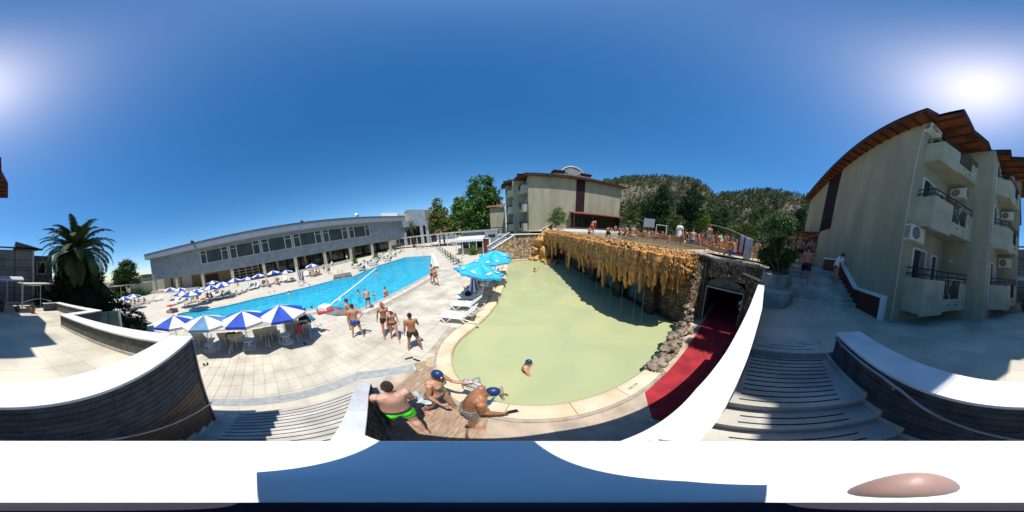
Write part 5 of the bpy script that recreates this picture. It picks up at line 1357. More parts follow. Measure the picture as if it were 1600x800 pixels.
def palm(name, label, base, h, nf, L, w, seed=0, tr=.3, spread=(-.35, 1.45), m=None, dr=1.3, nl=34):
    t = thing(name, label, 'palm tree', base); rnd = random.Random(seed)
    q = MB(); q.tube([(0, 0, 0), (.05, 0, h*.5), (0, 0, h)], [tr*1.3, tr, tr*1.05], 10); q.build('trunk', M_bark, t)
    for k in range(nf):
        f = k/nf; el = spread[1] + (spread[0]-spread[1])*f**.8 + rnd.uniform(-.1, .1); az = k*2.399963 + rnd.uniform(-.2, .2)
        q = MB(); frond(q, (math.cos(az)*tr*.5, math.sin(az)*tr*.5, h + .1*(1-f)), az, el, L*rnd.uniform(.85, 1.1), w, dr*rnd.uniform(.8, 1.2), seed=seed*100+k, nl=nl); q.build('frond', m or L_palm, t)
    return t
pc = R(121, 392, 15.2)
big = palm('date_palm', 'huge shaggy date palm rising beyond the terrace parapet beside the grey block', (pc.x, pc.y, 0), pc.z-.1, 96, 4.0, .66, 3, .5, (-.95, 1.52), dr=1.95, nl=72)
q = MB(); rnd = random.Random(5)
for k in range(110):
    az = k*2.4; frond(q, (math.cos(az)*.5, math.sin(az)*.5, pc.z - .3 - 3.0*rnd.random()), az, -.1 - rnd.random()*.5, rnd.uniform(2.6, 4.2), .5, 1.7, seed=k+500, nl=22)
tag(q.build('hanging_dead_fronds', L_dead, big), kind='stuff')
big.children[-1].location = (0, 0, 0)
leaves('ivy', [(0, 0, 2.2, 2.9, 2.9, 2.5), (0, 0, 4.2, 2.3, 2.3, 2.0), (1.9, -1.4, 1.4, 1.9, 1.9, 1.7), (-2.0, 1.2, 1.5, 1.7, 1.7, 1.8)], 24000, .13, [L_ivy, L_ivy, L_dead], big, 8, shell=.75, minz=.05)
q = MB(); rock(q, (0, 0, 2.5), 2.45, n=16, mm=12, sz=1.3, amp=.15); q.build('ivy_core', L_ivy, big)
sp = R(205, 497, 11.6)
t = thing('shrub_mass', 'rounded dark glossy shrub right of the palm above the pool deck', 'shrub', (sp.x, sp.y, 0), 0, None, .72)
leaves('foliage', [(0, 0, .9, 1.3, 1.3, 1.25), (.9, -.9, 1.2, 1.3, 1.3, 1.3), (-1.4, -1.0, 1.2, 1.2, 1.2, 1.4)], 9000, .09, [L_ivy, L_conif2], t, 9, shell=.8, minz=.03); q = MB(); rock(q, (-.1, -.3, .8), 1.2, n=12, mm=8, amp=.15); q.build('dense_core', L_ivy, t)
sp = R(72, 460, 15.0)
t = thing('shrub', 'leafy green shrub at the left foot of the shaggy palm', 'shrub', (sp.x, sp.y, 0)); leaves('foliage', [(0, 0, 2.2, 1.2, 1.2, 1.6), (.6, .6, 1.2, 1.2, 1.2, 1.2)], 5000, .11, [L_plane, L_ivy], t, 10)
t = thing('broadleaf_tree', 'large grey green tree between the palm and the long building', 'tree'); bl = crown_px([(198, 418, 12), (190, 432, 14), (204, 436, 13), (184, 446, 12), (212, 444, 9)], 45); leaves('crown', bl, 9000, .26, [leafmat('greygreen_leaf', (.07, .10, .035), (.035, .06, .02)), L_plane], t, 11); p = R(196, 462, 45); trunk(t, (p.x, p.y, 0), (p.x, p.y, 7), .3, 5, 2.5, 11)
for k, (px, py, D) in enumerate([(214, 436, 60), (221, 441, 66)]):
    p = R(px, py, D); palm('small_palm', ['small palm just right of the grey green tree', 'smaller distant palm nearest the long building'][k], (p.x, p.y, 0), p.z-.6, 22, 2.6, .5, 30+k, .2, nl=12)
t = thing('hedge', 'low green hedge under the flat walkway roof at the far left', 'hedge'); bl = crown_px([(186, 462, 6), (198, 463, 6), (212, 460, 6), (222, 458, 5)], 42); leaves('foliage', bl, 2500, .2, [L_plane2, L_plane], t, 12)
p = R(643, 352, 60); palm('date_palm', 'palm standing in front of the dark annex windows right of the long building', (p.x, p.y, 0), p.z-.6, 34, 3.9, .7, 40, .35, nl=18)
p = R(692, 356, 51); palm('small_palm', 'palm under the yellowish tree behind the covered walkway', (p.x, p.y, 0), p.z-.3, 26, 2.6, .5, 41, .25, nl=14)
p = R(985, 342, 24); palm('fan_palm', 'bright green fan palm behind the two seated bathers in blue caps', (p.x, p.y, PZ), p.z-PZ-.3, 34, 1.9, .75, 42, .2, (-.6, 1.5), m=leafmat('fan_palm_leaf', (.10, .16, .06), (.05, .09, .03)), dr=.9, nl=16)
p = R(990, 327, 31); palm('fan_palm', 'taller fan palm behind the bright one beside the hotel block corner', (p.x, p.y, PZ), p.z-PZ-.3, 30, 1.9, .7, 43, .2, (-.6, 1.5), m=leafmat('fan_palm_leaf2', (.06, .10, .04), (.03, .06, .02)), dr=.9, nl=14)
# little green lit bushes by the cafe
for k, (px, py, D, s) in enumerate([(738, 376, 27.0, .7), (555, 410, 36, .5), (587, 400, 38, .5), (727, 366, 48, 1.5)]):
    p = R(px, py, D); t = thing('shrub', ['small yellow green plant by the kiosk counter', 'potted green plant beside a column near the striped steps', 'potted green plant near the last columns of the long building', 'lawn side bush seen through the covered walkway'][k], 'plant', (p.x, p.y, 0)); leaves('foliage', [(0, 0, s*1.2, s, s, s*1.2)], 700, .12, [L_lime, L_plane2], t, 50+k)
# oleander on the planter and by the falls
def bush(label, blobs, n, size, mats, seed, cat='shrub', stems=7, base=None, flowers=0):
    t = thing('oleander_shrub', label, cat); leaves('foliage', blobs, n, size, mats, t, seed, aspect=.28, shell=.45)
    b = base or (blobs[0][0], blobs[0][1], blobs[0][2]-blobs[0][5]); random.seed(seed); q = MB()
    for k in range(stems):
        bb = random.choice(blobs); e = Vector(bb[:3]) + Vector((random.uniform(-.6, .6)*bb[3], random.uniform(-.6, .6)*bb[4], random.uniform(0, .6)*bb[5])); s = Vector(b) + Vector((random.uniform(-.15, .15), random.uniform(-.15, .15), 0)); q.tube([s, s.lerp(e, .5)+Vector((0, 0, .1)), e], [.025, .018, .008], 5)
    q.build('stem', M_bark, t)
    if flowers:
        q = MB()
        for k in range(flowers): bb = random.choice(blobs); c = Vector(bb[:3]) + Vector((random.uniform(-.8, .8)*bb[3], random.uniform(-.8, .8)*bb[4], bb[5]*.9)); q.ell(c, .06, .06, .04, n=6, m=4)
        q.build('flower', M_pink, t)
    return t
bush('big oleander with sunlit pale leaves above the two tiered stone planter', crown_px([(1216, 350, 14), (1234, 354, 12), (1196, 354, 11), (1207, 344, 9), (1226, 345, 9)], 7.6) + crown_px([(1214, 352, 15), (1200, 357, 11), (1228, 356, 12)], 6.5), 9500, .075, [leafmat('oleander_leaf_sunlit', (.22, .30, .12), (.13, .19, .07)), MATS['oleander_leaf_sunlit'], L_olean], 61, base=(6.9, -.6, 3.5), flowers=5)  # paler leaf tone puts the sun on the crown into its colour
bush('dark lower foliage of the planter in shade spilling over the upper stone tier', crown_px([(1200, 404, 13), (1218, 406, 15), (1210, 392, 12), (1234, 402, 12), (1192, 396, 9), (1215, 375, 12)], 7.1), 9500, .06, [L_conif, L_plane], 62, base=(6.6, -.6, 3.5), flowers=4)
bush('rounded oleander in front of the pale hotel wall above the left end of the falls', crown_px([(872, 337, 11), (866, 344, 10), (881, 343, 10), (873, 330, 7)], 23.8), 2600, .12, [L_olean, L_plane2], 63, base=(6.2, 23.0, PZ))
bush('oleander with pale flowers behind the woman in the white dress', crown_px([(1058, 345, 8), (1064, 350, 7), (1050, 350, 6)], 26), 1500, .13, [L_olean, L_plane], 64, flowers=12)
t = thing('hanging_plant', 'green tuft growing from the stone wall beside the last orange drips', 'plant'); leaves('foliage', crown_px([(1081, 408, 4), (1083, 400, 4), (1079, 413, 3)], 7.35), 1500, .035, [L_plane, L_lime], t, 65)
bush('yellow green bushes behind the orange terrace on the right', crown_px([(1160, 362, 11), (1145, 360, 9), (1178, 362, 11), (1170, 356, 8)], 24), 3500, .16, [L_lime, L_olean, L_yellow], 66)
bush('bright lime green tree right of the big conifer', crown_px([(1100, 347, 9), (1103, 340, 7), (1092, 350, 7)], 30), 2600, .14, [L_lime, L_lime, L_plane2], 67)
# dark trees behind the plateau
def conifer(label, px, pytop, pybot, D, wpx, seed, n=9000, mats=None, round_=False):
    t = thing('conifer_tree', label, 'tree'); b = R(px, pybot, D); tp = R(px, pytop, D); h = tp.z-b.z; wr_ = wpx*.225*PI/180*D; bl = []; rnd = random.Random(seed)
    K = 13
    for k in range(K):
        f = k/(K-1); rr = wr_*((1-f)**.75*.95+.05) if not round_ else wr_*(.5+.5*math.sin(PI*(.15+.8*f)))
        for j in range(3 if f < .8 else 1):
            a = rnd.uniform(0, 6.28); bl.append((b.x+math.cos(a)*rr*.42, b.y+math.sin(a)*rr*.42, b.z + h*(.08+.90*f), rr*.72, rr*.72, h*.055+.18))
    leaves('crown', bl, n, .20, mats or [L_conif, L_conif2], t, seed, aspect=.35, shell=.4, droop=.5)
    q = MB(); q.tube([(b.x, b.y, PZ-.5), (tp.x, tp.y, tp.z-.3)], [.22, .04], 7); q.build('trunk', M_bark, t); return t
conifer('dark dense evergreen with a blunt top right of the fan palms', 1026, 292, 362, 30, 20, 70, round_=True, n=11000)
conifer('tallest dark spreading cedar behind the woman in white', 1076, 282, 362, 33, 31, 71, n=14000)
conifer('dark conifer at the right behind the orange terrace, left of the yellow bushes', 1128, 316, 364, 42, 22, 72, n=8000, mats=[L_conif, L_plane])
conifer('mid green pine rising over the oleander planter', 1192, 318, 362, 46, 26, 73, n=8000, mats=[L_conif, L_plane])
conifer('dark pine beside the shaded block wall', 1243, 318, 372, 26, 22, 74, n=8000, mats=[L_conif, L_conif2])
conifer('slender dark evergreen close behind the fan palms beside the hotel corner', 1003, 312, 352, 40, 14, 75, n=5000)
conifer('dark round tree filling the gap behind the lime green tree', 1110, 330, 358, 38, 18, 76, n=6000, round_=True)
conifer('dark bushy evergreen low behind the towels on the rail', 1218, 335, 372, 30, 20, 77, n=6000, round_=True, mats=[L_plane, L_conif])
# hills ---------------------------------------------------------------------
def hillM():
    m = bpy.data.materials.new('hill_rock'); m.use_nodes = True; t = m.node_tree; n = t.nodes; l = t.links; b = n['Principled BSDF']; b.inputs['Roughness'].default_value = .95
    g = n.new('ShaderNodeNewGeometry'); nz = n.new('ShaderNodeTexNoise'); nz.inputs['Scale'].default_value = .05; nz.inputs['Detail'].default_value = 9; nz.inputs['Roughness'].default_value = .7; l.new(g.outputs['Position'], nz.inputs['Vector'])
    cr = n.new('ShaderNodeValToRGB'); e = cr.color_ramp.elements; e[0].position = .36; e[0].color = (.075, .080, .040, 1); e[1].position = .64; e[1].color = (.09, .072, .050, 1)
    x = cr.color_ramp.elements.new(.5); x.color = (.145, .122, .075, 1); l.new(nz.outputs[0], cr.inputs[0])
    sp_ = n.new('ShaderNodeSeparateXYZ'); l.new(g.outputs['True Normal'], sp_.inputs[0]); mr = n.new('ShaderNodeMapRange'); mr.inputs[1].default_value = .80; mr.inputs[2].default_value = .55; l.new(sp_.outputs[2], mr.inputs[0])
    mx = n.new('ShaderNodeMix'); mx.data_type = 'RGBA'; mx.inputs[7].default_value = (.13, .085, .065, 1); l.new(cr.outputs[0], mx.inputs[6]); l.new(mr.outputs[0], mx.inputs[0]); l.new(mx.outputs[2], b.inputs['Base Color'])
    nb = n.new('ShaderNodeTexNoise'); nb.inputs['Scale'].default_value = .5; nb.inputs['Detail'].default_value = 8; l.new(g.outputs['Position'], nb.inputs['Vector']); bp = n.new('ShaderNodeBump'); bp.inputs['Strength'].default_value = .8; bp.inputs['Distance'].default_value = 1.5; l.new(nb.outputs[0], bp.inputs['Height']); l.new(bp.outputs[0], b.inputs['Normal'])
    return m
M_hill = hillM()
# skyline by bearing: (px,py)
SKY1 = [(930, 292), (945, 283), (957, 281), (975, 277), (1000, 275), (1020, 275), (1045, 276), (1062, 276), (1076, 278), (1092, 283), (1104, 291), (1113, 301), (1120, 312), (1130, 326), (1145, 345), (1170, 362)]
SKY2 = [(1060, 352), (1080, 335), (1100, 318), (1118, 305), (1135, 303), (1150, 302), (1165, 299), (1180, 296), (1192, 296), (1205, 297), (1220, 298), (1235, 303), (1250, 304), (1262, 305), (1290, 308), (1330, 312), (1400, 330), (1500, 400)]
def terrain(name, SK, Dn, Df, label, seed, cliff=False):
    azs = []
    NA = 150
    pxs = [s[0] for s in SK]; vs = []; NR = 36
    H_ = {}
    for i in range(NA+1):
        px = pxs[0] + (pxs[-1]-pxs[0])*i/NA; py = np.interp(px, pxs, [s[1] for s in SK])
        w = ray(px, py); hd = Vector((w.x, w.y)).normalized(); te = w.z/math.hypot(w.x, w.y)
        zt = te*Df
        for j in range(NR+1):
            f = j/NR; D = Dn + (Df-Dn)*f if f <= .8 else Dn + (Df-Dn)*.8 + (f-.8)*5*(Df-Dn)*.35*1.0
            if f <= .8:
                g_ = f/.8; prof_ = g_**1.25
                D = Dn + (Df-Dn)*g_; z = zt*prof_
                nn_ = noise.fractal(Vector((hd.x*D*.02+seed, hd.y*D*.02, 0)), 1, 2, 5)*9 + abs(noise.noise(Vector((hd.x*D*.06+seed, hd.y*D*.06, 3))))*5
                z += nn_*math.sin(PI*g_)*.8*min(1, zt/30) + (noise.noise(Vector((px*.15, seed, 0)))*1.2 if g_ > .9 else 0)
                if cliff: z += 5*max(0, noise.noise(Vector((hd.x*D*.03, hd.y*D*.03, 9))))*math.sin(PI*g_)
            else:
                g_ = (f-.8)/.2; D = Df + g_*70; z = zt*(1-g_*.6)
            vs.append((hd.x*D, hd.y*D, max(-2, z) + CAMZ*(min(1, f*2)) - (6 if j == 0 else 0)))
    fs = []
    for i in range(NA):
        for j in range(NR): a = i*(NR+1)+j; fs.append((a, a+NR+1, a+NR+2, a+1))
    q = MB(); q.add(vs, fs); o = q.build(name, M_hill, smooth=True, fix=True); o['kind'] = 'structure'
    return vs, NA, NR
v1, NA, NR = terrain('rocky_hill', SKY1, 75, 190, '', 3.1, True)
v2, NA, NR = terrain('wooded_hill', SKY2, 62, 170, '', 8.7)
def forest(name, V, NA, NR, n, seed, dens, hmin, hmax, mats, lab='rocky hill'):
    rng = random.Random(seed); q = MB(); c = 0; trees = []
    while c < n:
        i = rng.random()*(NA-1); j = rng.random()*(NR*.8); ii, jj = int(i), int(j); a = Vector(V[ii*(NR+1)+jj]); b = Vector(V[(ii+1)*(NR+1)+min(jj+1, NR)]); p = a.lerp(b, rng.random())
        if rng.random() > dens(p, j/(NR*.8)): c += .25; continue
        c += 1; h = rng.uniform(hmin, hmax); r = h*rng.uniform(.30, .46); trees.append((p, h, r))
    g = np.random.default_rng(seed); K = 34; T_ = np.array([(p.x, p.y, p.z, h, r) for p, h, r in trees]); idx = np.repeat(np.arange(len(T_)), K); n_ = len(idx)
    f = g.random(n_)**.8; a = g.random(n_)*6.283; rr = T_[idx, 4]*(1-f)**.6*(.55+.45*g.random(n_)); Pc = np.stack([T_[idx, 0]+np.cos(a)*rr, T_[idx, 1]+np.sin(a)*rr, T_[idx, 2]+T_[idx, 3]*(.08+.92*f)], 1)
    N = g.normal(size=(n_, 3)); N[:, 0] += np.cos(a)*1.2; N[:, 1] += np.sin(a)*1.2; N[:, 2] += .8; N /= np.linalg.norm(N, axis=1)[:, None]
    Tt = np.cross(N, g.normal(size=N.shape)); Tt /= np.linalg.norm(Tt, axis=1)[:, None]; Bb = np.cross(N, Tt); s_ = (T_[idx, 4]*.30*(.6+.7*g.random(n_)))[:, None]
    V_ = np.stack([Pc-Tt*s_, Pc-Bb*s_*.7, Pc+Tt*s_, Pc+Bb*s_*.7], 1).reshape(-1, 3)
    me = bpy.data.meshes.new(name); me.vertices.add(len(V_)); me.vertices.foreach_set('co', V_.ravel()); me.loops.add(n_*4); me.loops.foreach_set('vertex_index', np.arange(n_*4)); me.polygons.add(n_); me.polygons.foreach_set('loop_start', np.arange(n_)*4); me.polygons.foreach_set('loop_total', np.full(n_, 4))
    for m in mats: me.materials.append(m)
    me.polygons.foreach_set('material_index', (g.random(len(T_))*2).astype(int)[idx]); me.update(calc_edges=True)
    o = bpy.data.objects.new(name, me); COL.objects.link(o); tag(o, 'pine wood scattered over the '+lab, 'wood', kind='stuff')
L_scrub2 = leafmat('hill_pine_dark', (.105, .135, .055), (.07, .10, .045), isl=.15)
forest('hillside_pines', v1, NA, NR, 3600, 4, lambda p, f: (.10 + .95*max(0, noise.noise(Vector((p.x*.022, p.y*.022, 1)))*2.2+.35)) * (1.0 if f < .99 else 1) if f < .72 else .75, 2.4, 5.2, [L_scrub, L_scrub2])
forest('wooded_hill_pines', v2, NA, NR, 5000, 5, lambda p, f: .9 if noise.noise(Vector((p.x*.03, p.y*.03, 4))) > -.35 else .25, 2.6, 5.2, [L_scrub, L_scrub2], 'lower wooded hill')
# far low tree belt behind the hotel so the horizon is not bare
def belt(name, label, pts, D, n, size, mats, seed):
    t = thing(name, label, 'trees'); leaves('foliage', crown_px(pts, D), n, size, mats, t, seed); t['kind'] = 'stuff'
    return t
for k, (px, D) in enumerate([(950, 60), (1040, 60), (1150, 62), (1180, 55)]): pass
# red flower bed at far left
t = thing('flower_bed', 'dark planting with red flowers at the far left edge of the pool deck', 'flower bed'); bl = crown_px([(196, 476, 4), (200, 480, 4)], 24); leaves('foliage', bl, 500, .1, [mat('red_flower', (.35, .02, .03), .6), L_ivy], t, 80)
# pots on the terrace
M_terra = mat('terracotta', (.36, .12, .05), .8, .15, 8)
for k, (px, py, s, lb) in enumerate([(27, 487, 1.0, 'small terracotta pot with short plant, middle of the three by the canopy posts'), (51, 489, .95, 'small terracotta pot with sparse plant nearest the grey parapet'), (1, 486, 1.35, 'larger terracotta pot with flowering plant, leftmost of the three')]):
    p = G(px, py, TZ+.01); t = thing('plant_pot', lb, 'plant pot', p, 0, None, s); q = MB(); q.lathe([(.13, 0), (.19, .30), (.215, .30), (.215, .36), (.17, .36), (.16, .31)], 16); q.build('pot', M_terra, t, smooth=True)
    leaves('foliage', [(0, 0, .45, .13, .13, .12*(2 if k == 2 else 1))], 160 + 200*(k == 2), .035, [L_plane2, L_yellow] + ([M_pink] if k == 2 else []), t, 90+k)
# ================================================================== FURNITURE
M_blue = mat('parasol_blue', (.015, .065, .42), .7, .08, 3, bump=.1, bscale=60); M_pwhite = mat('parasol_white', (.72, .73, .74), .7, .05, 3, bump=.1, bscale=60)
M_steelblue = mat('faded_blue', (.11, .24, .40), .7, .08, 3, bump=.1, bscale=60); M_sky = mat('sky_blue_canvas', (.03, .42, .72), .6, .10, 2, bump=.2, bscale=20); M_plastic = mat('white_plastic', (.72, .72, .70), .4, .05, 5)
M_greyp = mat('grey_sling', (.30, .32, .33), .7, .08, 8); M_print = mat('white_print', (.80, .84, .86), .6, .05)
def parasol_proto(name, label, ma, mb_, Rr=1.16, za=2.08, zr=1.70, group=None, n=8, scal=0.0):
    t = thing(name, label, 'parasol', (0, 0, 0), 0, group)
    q = MB(); q.tube([(0, 0, 0), (0, 0, za-.02)], .022, 8); q.build('pole', M_plastic, t)
    q = MB(); q.lathe([(.26, 0), (.26, .05), (.1, .09), (.045, .30), (.0, .30)], 14); q.build('base', M_plastic, t)
    for k in range(n):
        a0, a1 = 2*PI*k/n, 2*PI*(k+1)/n; q = MB(); vs = []; fs = []; m_ = 5; w_ = 5
        for i in range(m_+1):
            f = i/m_
            for j in range(w_+1):
                a = a0 + (a1-a0)*j/w_; sag = math.sin(PI*j/w_)
                chord = math.cos(PI/n)/math.cos((j/w_-.5)*(a1-a0)); r = Rr*f*chord*(1-.02*sag*f)
                z = za + .0 - (za-zr)*(f**1.25) - .05*sag*math.sin(PI*f)
                vs.append((r*math.cos(a), r*math.sin(a), z))
        for j in range(w_+1):       # valance
            x, y, z = vs[m_*(w_+1)+j]; vs.append((x*.995, y*.995, z-.13 + scal*math.sin(PI*j/w_)))
        for i in range(m_+1):
            for j in range(w_): b = i*(w_+1)+j; fs.append((b, b+w_+1, b+w_+2, b+1))
        q.add(vs, fs); q.build('canopy_panel', ma if k % 2 else mb_, t, smooth=False)
    q = MB(); 
    for k in range(n): a = 2*PI*k/n; q.tube([(0, 0, za-.02), (Rr*.98*math.cos(a), Rr*.98*math.sin(a), zr-.01)], .008, 4)
    q.build('ribs', M_plastic, t); q = MB(); q.ell((0, 0, za+.03), .03, .03, .05); q.build('finial', M_plastic, t)
    return t
GP = 'near parasols in a row by the cream deck edge'
pa = parasol_proto('parasol', 'blue and white parasol nearest the white parapet corner in the near row', M_blue, M_pwhite, group=GP)
sp1 = snap(pa)
NEAR = [(-7.5, -4.58), (-7.42, -2.87), (-7.5, -1.05), (-7.4, .66)]
pa.location = (*NEAR[0], 0); pa.rotation_euler.z = .3
sp_tmp = parasol_proto('parasol', 'faded grey blue and white parasol, second from the left in the near row', M_steelblue, M_pwhite, group=GP); sp_tmp.location = (*NEAR[1], 0); sp_tmp.rotation_euler.z = .45
dup(sp1, (*NEAR[2], 0), .16, 'bright blue and white parasol, third from the left in the near row', GP, 1.0)
dup(sp1, (*NEAR[3], 0), .30, 'bright blue and white parasol over the heap of dark clothes', GP, 1.0)
FAR = [(193.7, 462.5), (208, 459.7), (266, 450), (280.5, 449), (285, 454.6), (297, 456), (307, 450.7), (328, 446), (331.7, 439.7), (347.5, 439.7), (345.7, 442.8), (365, 436), (386, 432), (404, 428), (426, 424), (446, 421.5), (487, 412.5), (338, 441.5), (376, 436)]
desc = ['leftmost, beside the hedge and red flowers', 'second from the far left beside the hedge', 'behind white loungers near the first column', 'in front of the pale wall block', 'low in front, left of the tilted white loungers', 'partly hidden behind the low left one', 'wide one over the orange covered lounger group', 'over the sunbathers left of the second column', 'rear one close to the second column', 'rear one with its edge behind two others', 'front one right of the second column', 'big one below the tan wall with shelves', 'pale topped one in front of the shelf wall', 'one in front of the shelves and third column', 'one left of the dark cafe opening', 'one right of the third column above grey loungers', 'rightmost, among people before the dark cafe', 'small gap filler between the rear pair', 'one tucked behind the shelf wall pair']
for i, (px, py) in enumerate(FAR[:17]):
    p = G(px, py, 2.13); dup(sp1, (p.x, p.y, 0), i*.37, 'blue white parasol across the pool, ' + desc[i], 'parasols along the far side of the big pool', 1.0 + .04*(i % 3))
p = G(463, 420, 2.4); t = thing('parasol', 'closed pale parasol standing between columns on the far side', 'parasol', (p.x, p.y, 0)); q = MB(); q.lathe([(.03, 2.6), (.10, 2.1), (.20, 1.2), (.24, .8), (.05, .78), (.03, 0)], 10); q.build('folded_canopy', M_pwhite, t)
# sky blue canopies with white prints
def skyparasol(label, loc, rz, tilt, Rr=1.75):
    t = thing('parasol', label, 'parasol', loc, rz, 'sky blue printed parasols beside the green pool')
    q = MB(); q.tube([(0, 0, 0), (0, 0, 2.35)], .028, 8); q.build('pole', M_plastic, t); q = MB(); q.lathe([(.28, 0), (.28, .06), (.06, .1), (.05, .3), (0, .3)], 12); q.build('base', M_plastic, t)
    Mt = Matrix.Translation((0, 0, 2.35)) @ Matrix.Rotation(tilt, 4, 'X'); n = 8
    for k in range(n):
        a0, a1 = 2*PI*k/n, 2*PI*(k+1)/n
        for side, mm, dz in ((0, M_sky, 0), (1, M_print, -.012)):
            q = MB(); vs = []; fs = []; m_ = 6; w_ = 6
            for i in range(m_+1):
                f = i/m_
                for j in range(w_+1):
                    a = a0 + (a1-a0)*j/w_; sag = math.sin(PI*j/w_); r = Rr*f*math.cos(PI/n)/math.cos((j/w_-.5)*(a1-a0)) * (1-.08*sag*f*f)
                    vs.append(Mt @ Vector((r*math.cos(a), r*math.sin(a), dz -.48*f**1.15 - .09*sag*math.sin(PI*f))))
            if side == 0:
                for j in range(w_+1): v = vs[m_*(w_+1)+j]; vs.append(v + Vector((0, 0, -.11 + .03*math.sin(j*2.1))))
            for i in range(m_ + (1 if side == 0 else 0)):
                for j in range(w_): b = i*(w_+1)+j; fs.append((b, b+w_+1, b+w_+2, b+1))
            q.add(vs, fs); cp = q.build('canopy_panel' if side == 0 else 'canopy_lining', mm, t)
            if side == 0:
                q = MB(); am = (a0+a1)/2; rnd = random.Random(k*7+int(rz*10))
                for s in range(3):
                    c = Vector((math.cos(am), math.sin(am), 0))*Rr*(.60+.05*s); c.z = -.48*(c.length/Rr)**1.15 - .06; c += Vector((-math.sin(am), math.cos(am), 0))*rnd.uniform(-.18, .18)
                    ln = rnd.uniform(.10, .17); dx = Vector((-math.sin(am), math.cos(am), 0)); dy = Vector((math.cos(am), math.sin(am), -.35)).normalized(); up = Vector((0, 0, .02))
                    q.face([Mt @ (c+up-dx*ln), Mt @ (c+up-dy*.04), Mt @ (c+up+dx*ln), Mt @ (c+up+dy*.07)])
                q.build('white_print', M_print, cp)
    q = MB()
    for k in range(n): a = 2*PI*k/n; q.tube([Mt @ Vector((0, 0, -.03)), Mt @ Vector((Rr*.97*math.cos(a), Rr*.97*math.sin(a), -.50))], .012, 4)
    q.build('ribs', M_plastic, t)
    return t
skyparasol('nearer sky blue printed parasol, tilted up so its white lining shows', (-1.78, 8.9, 0), math.radians(107), math.radians(13), 1.5)
skyparasol('farther sky blue printed parasol behind the tilted one', (-1.6, 11.6, 0), .3, math.radians(-3), 1.6)
skyparasol('third sky blue parasol at the rear, mostly hidden behind the other two', (-1.5, 13.9, 0), .6, math.radians(2), 1.45)
cl = thing('parasol', 'folded blue and white parasol standing between the white loungers beside the green pool', 'parasol', (-2.15, 8.35, 0))
q = MB(); q.tube([(0, 0, 0), (0, 0, 2.2)], .022, 8); q.build('pole', M_plastic, cl); q = MB(); q.lathe([(.27, 0), (.27, .06), (.05, .09), (.04, .25), (0, .25)], 14); q.build('base', M_plastic, cl)
for k in range(8):
    a0, a1 = 2*PI*k/8, 2*PI*(k+1)/8; am = (a0+a1)/2; q = MB(); pr = [(.015, 2.25), (.07, 1.9), (.15, 1.4), (.24, .95)]
    vs = []
    for r, z in pr: vs += [(r*.8*math.cos(a0), r*.8*math.sin(a0), z), (r*1.25*math.cos(am), r*1.25*math.sin(am), z-.01), (r*.8*math.cos(a1), r*.8*math.sin(a1), z)]
    fs = []
    for i in range(3): b = i*3; fs += [(b, b+3, b+4, b+1), (b+1, b+4, b+5, b+2)]
    q.add(vs, fs); q.build('canopy_panel', M_blue if k % 2 else M_pwhite, cl)
# loungers ------------------------------------------------------------------
def lounger(label, backdeg, m, group=None, near=True):
    t = thing('sun_lounger', label, 'sun lounger', (0, 0, 0), 0, group); Wd = .31
    for s in (-1, 1):
        q = MB(); y = s*Wd
        q.tube([(0, y, .30), (.25, y, .335), (.9, y, .335), (1.2, y, .33), (1.55, y, .24), (1.86, y, .16)], .024, 6); q.build('side_rail', M_plastic, t, smooth=True)
        q = MB(); q.tube([(.10, y, .31), (.32, y, .04), (.36, y, 0)], .024, 6); q.tube([(.62, y, .32), (.34, y, .06)], .02, 6); q.build('leg', M_plastic, t, smooth=True)
        q = MB(); q.tube([(1.05, y, .32), (1.32, y, .10), (1.36, y, 0)], .022, 6); q.build('leg', M_plastic, t, smooth=True)
        q = MB(); q.tube([(1.80, y-.025, .08), (1.80, y+.025, .08)], .08, 12); q.build('wheel', M_plastic, t)
    ns = 9
    for k in range(ns): x = .03 + 1.10*k/ns; q = MB(); q.box(x, x+.113, -Wd+.02, Wd-.02, .338, .352); q.build('slat', m, t)
    an = math.radians(backdeg); Mx = Matrix.Translation((1.15, 0, .345)) @ Matrix.Rotation(-an, 4, 'Y')
    q = MB(); q.box(0, .78, -Wd+.01, Wd-.01, -.008, .012, 0, Mx); q.box(.76, .80, -Wd+.02, Wd-.02, -.022, .022, 0, Mx)
    for s in (-1, 1): q.box(0, .80, s*(Wd-.01)-.022, s*(Wd-.01)+.022, -.02, .022, 0, Mx)
    q.build('backrest', m, t, bevel=.008 if near else 0)
    q = MB(); pz_ = Mx @ Vector((.5, 0, -.02)); q.tube([pz_, (1.5, 0, .20)], .014, 5); q.build('back_prop', M_plastic, t)
    return t
GNL = 'near loungers under the parasol row, seen from behind'
lg = lounger('sun lounger behind the white parapet corner, leftmost of the near row', 58, mat('lounger_grey', (.43, .43, .39), .6, .06, 6), GNL); snL = snap(lg)
ys = [-3.55, -2.2, -1.62, -.42, .12, 1.22, 1.92]
lbl = [None, 'sun lounger left of the one draped with green and yellow towels', 'sun lounger draped with green and yellow towels', 'sun lounger left of the joined pair in the near row', 'right hand one of the joined pair in the near row', 'sun lounger with the pink towel over its backrest', 'sun lounger heaped with dark clothes at the right end']
lg.location = (-9.15, ys[0], 0); lg.rotation_euler.z = .05
for i in range(1, 7): dup(snL, (-9.15 + [0, .05, .30, .05, .0, -.12, .15][i], ys[i], 0), [0, .04, .02, -.02, -.05, -.1, -.25][i], lbl[i], GNL)
GR = 'white loungers beside the green pool'
lg2 = lounger('white sun lounger with raised back, nearest the cream pool rim', 42, mat('lounger_white', (.76, .76, .74), .45, .04, 6), GR); sn2 = snap(lg2)
lg2.location = (-3.38, 6.45, 0); lg2.rotation_euler.z = .0
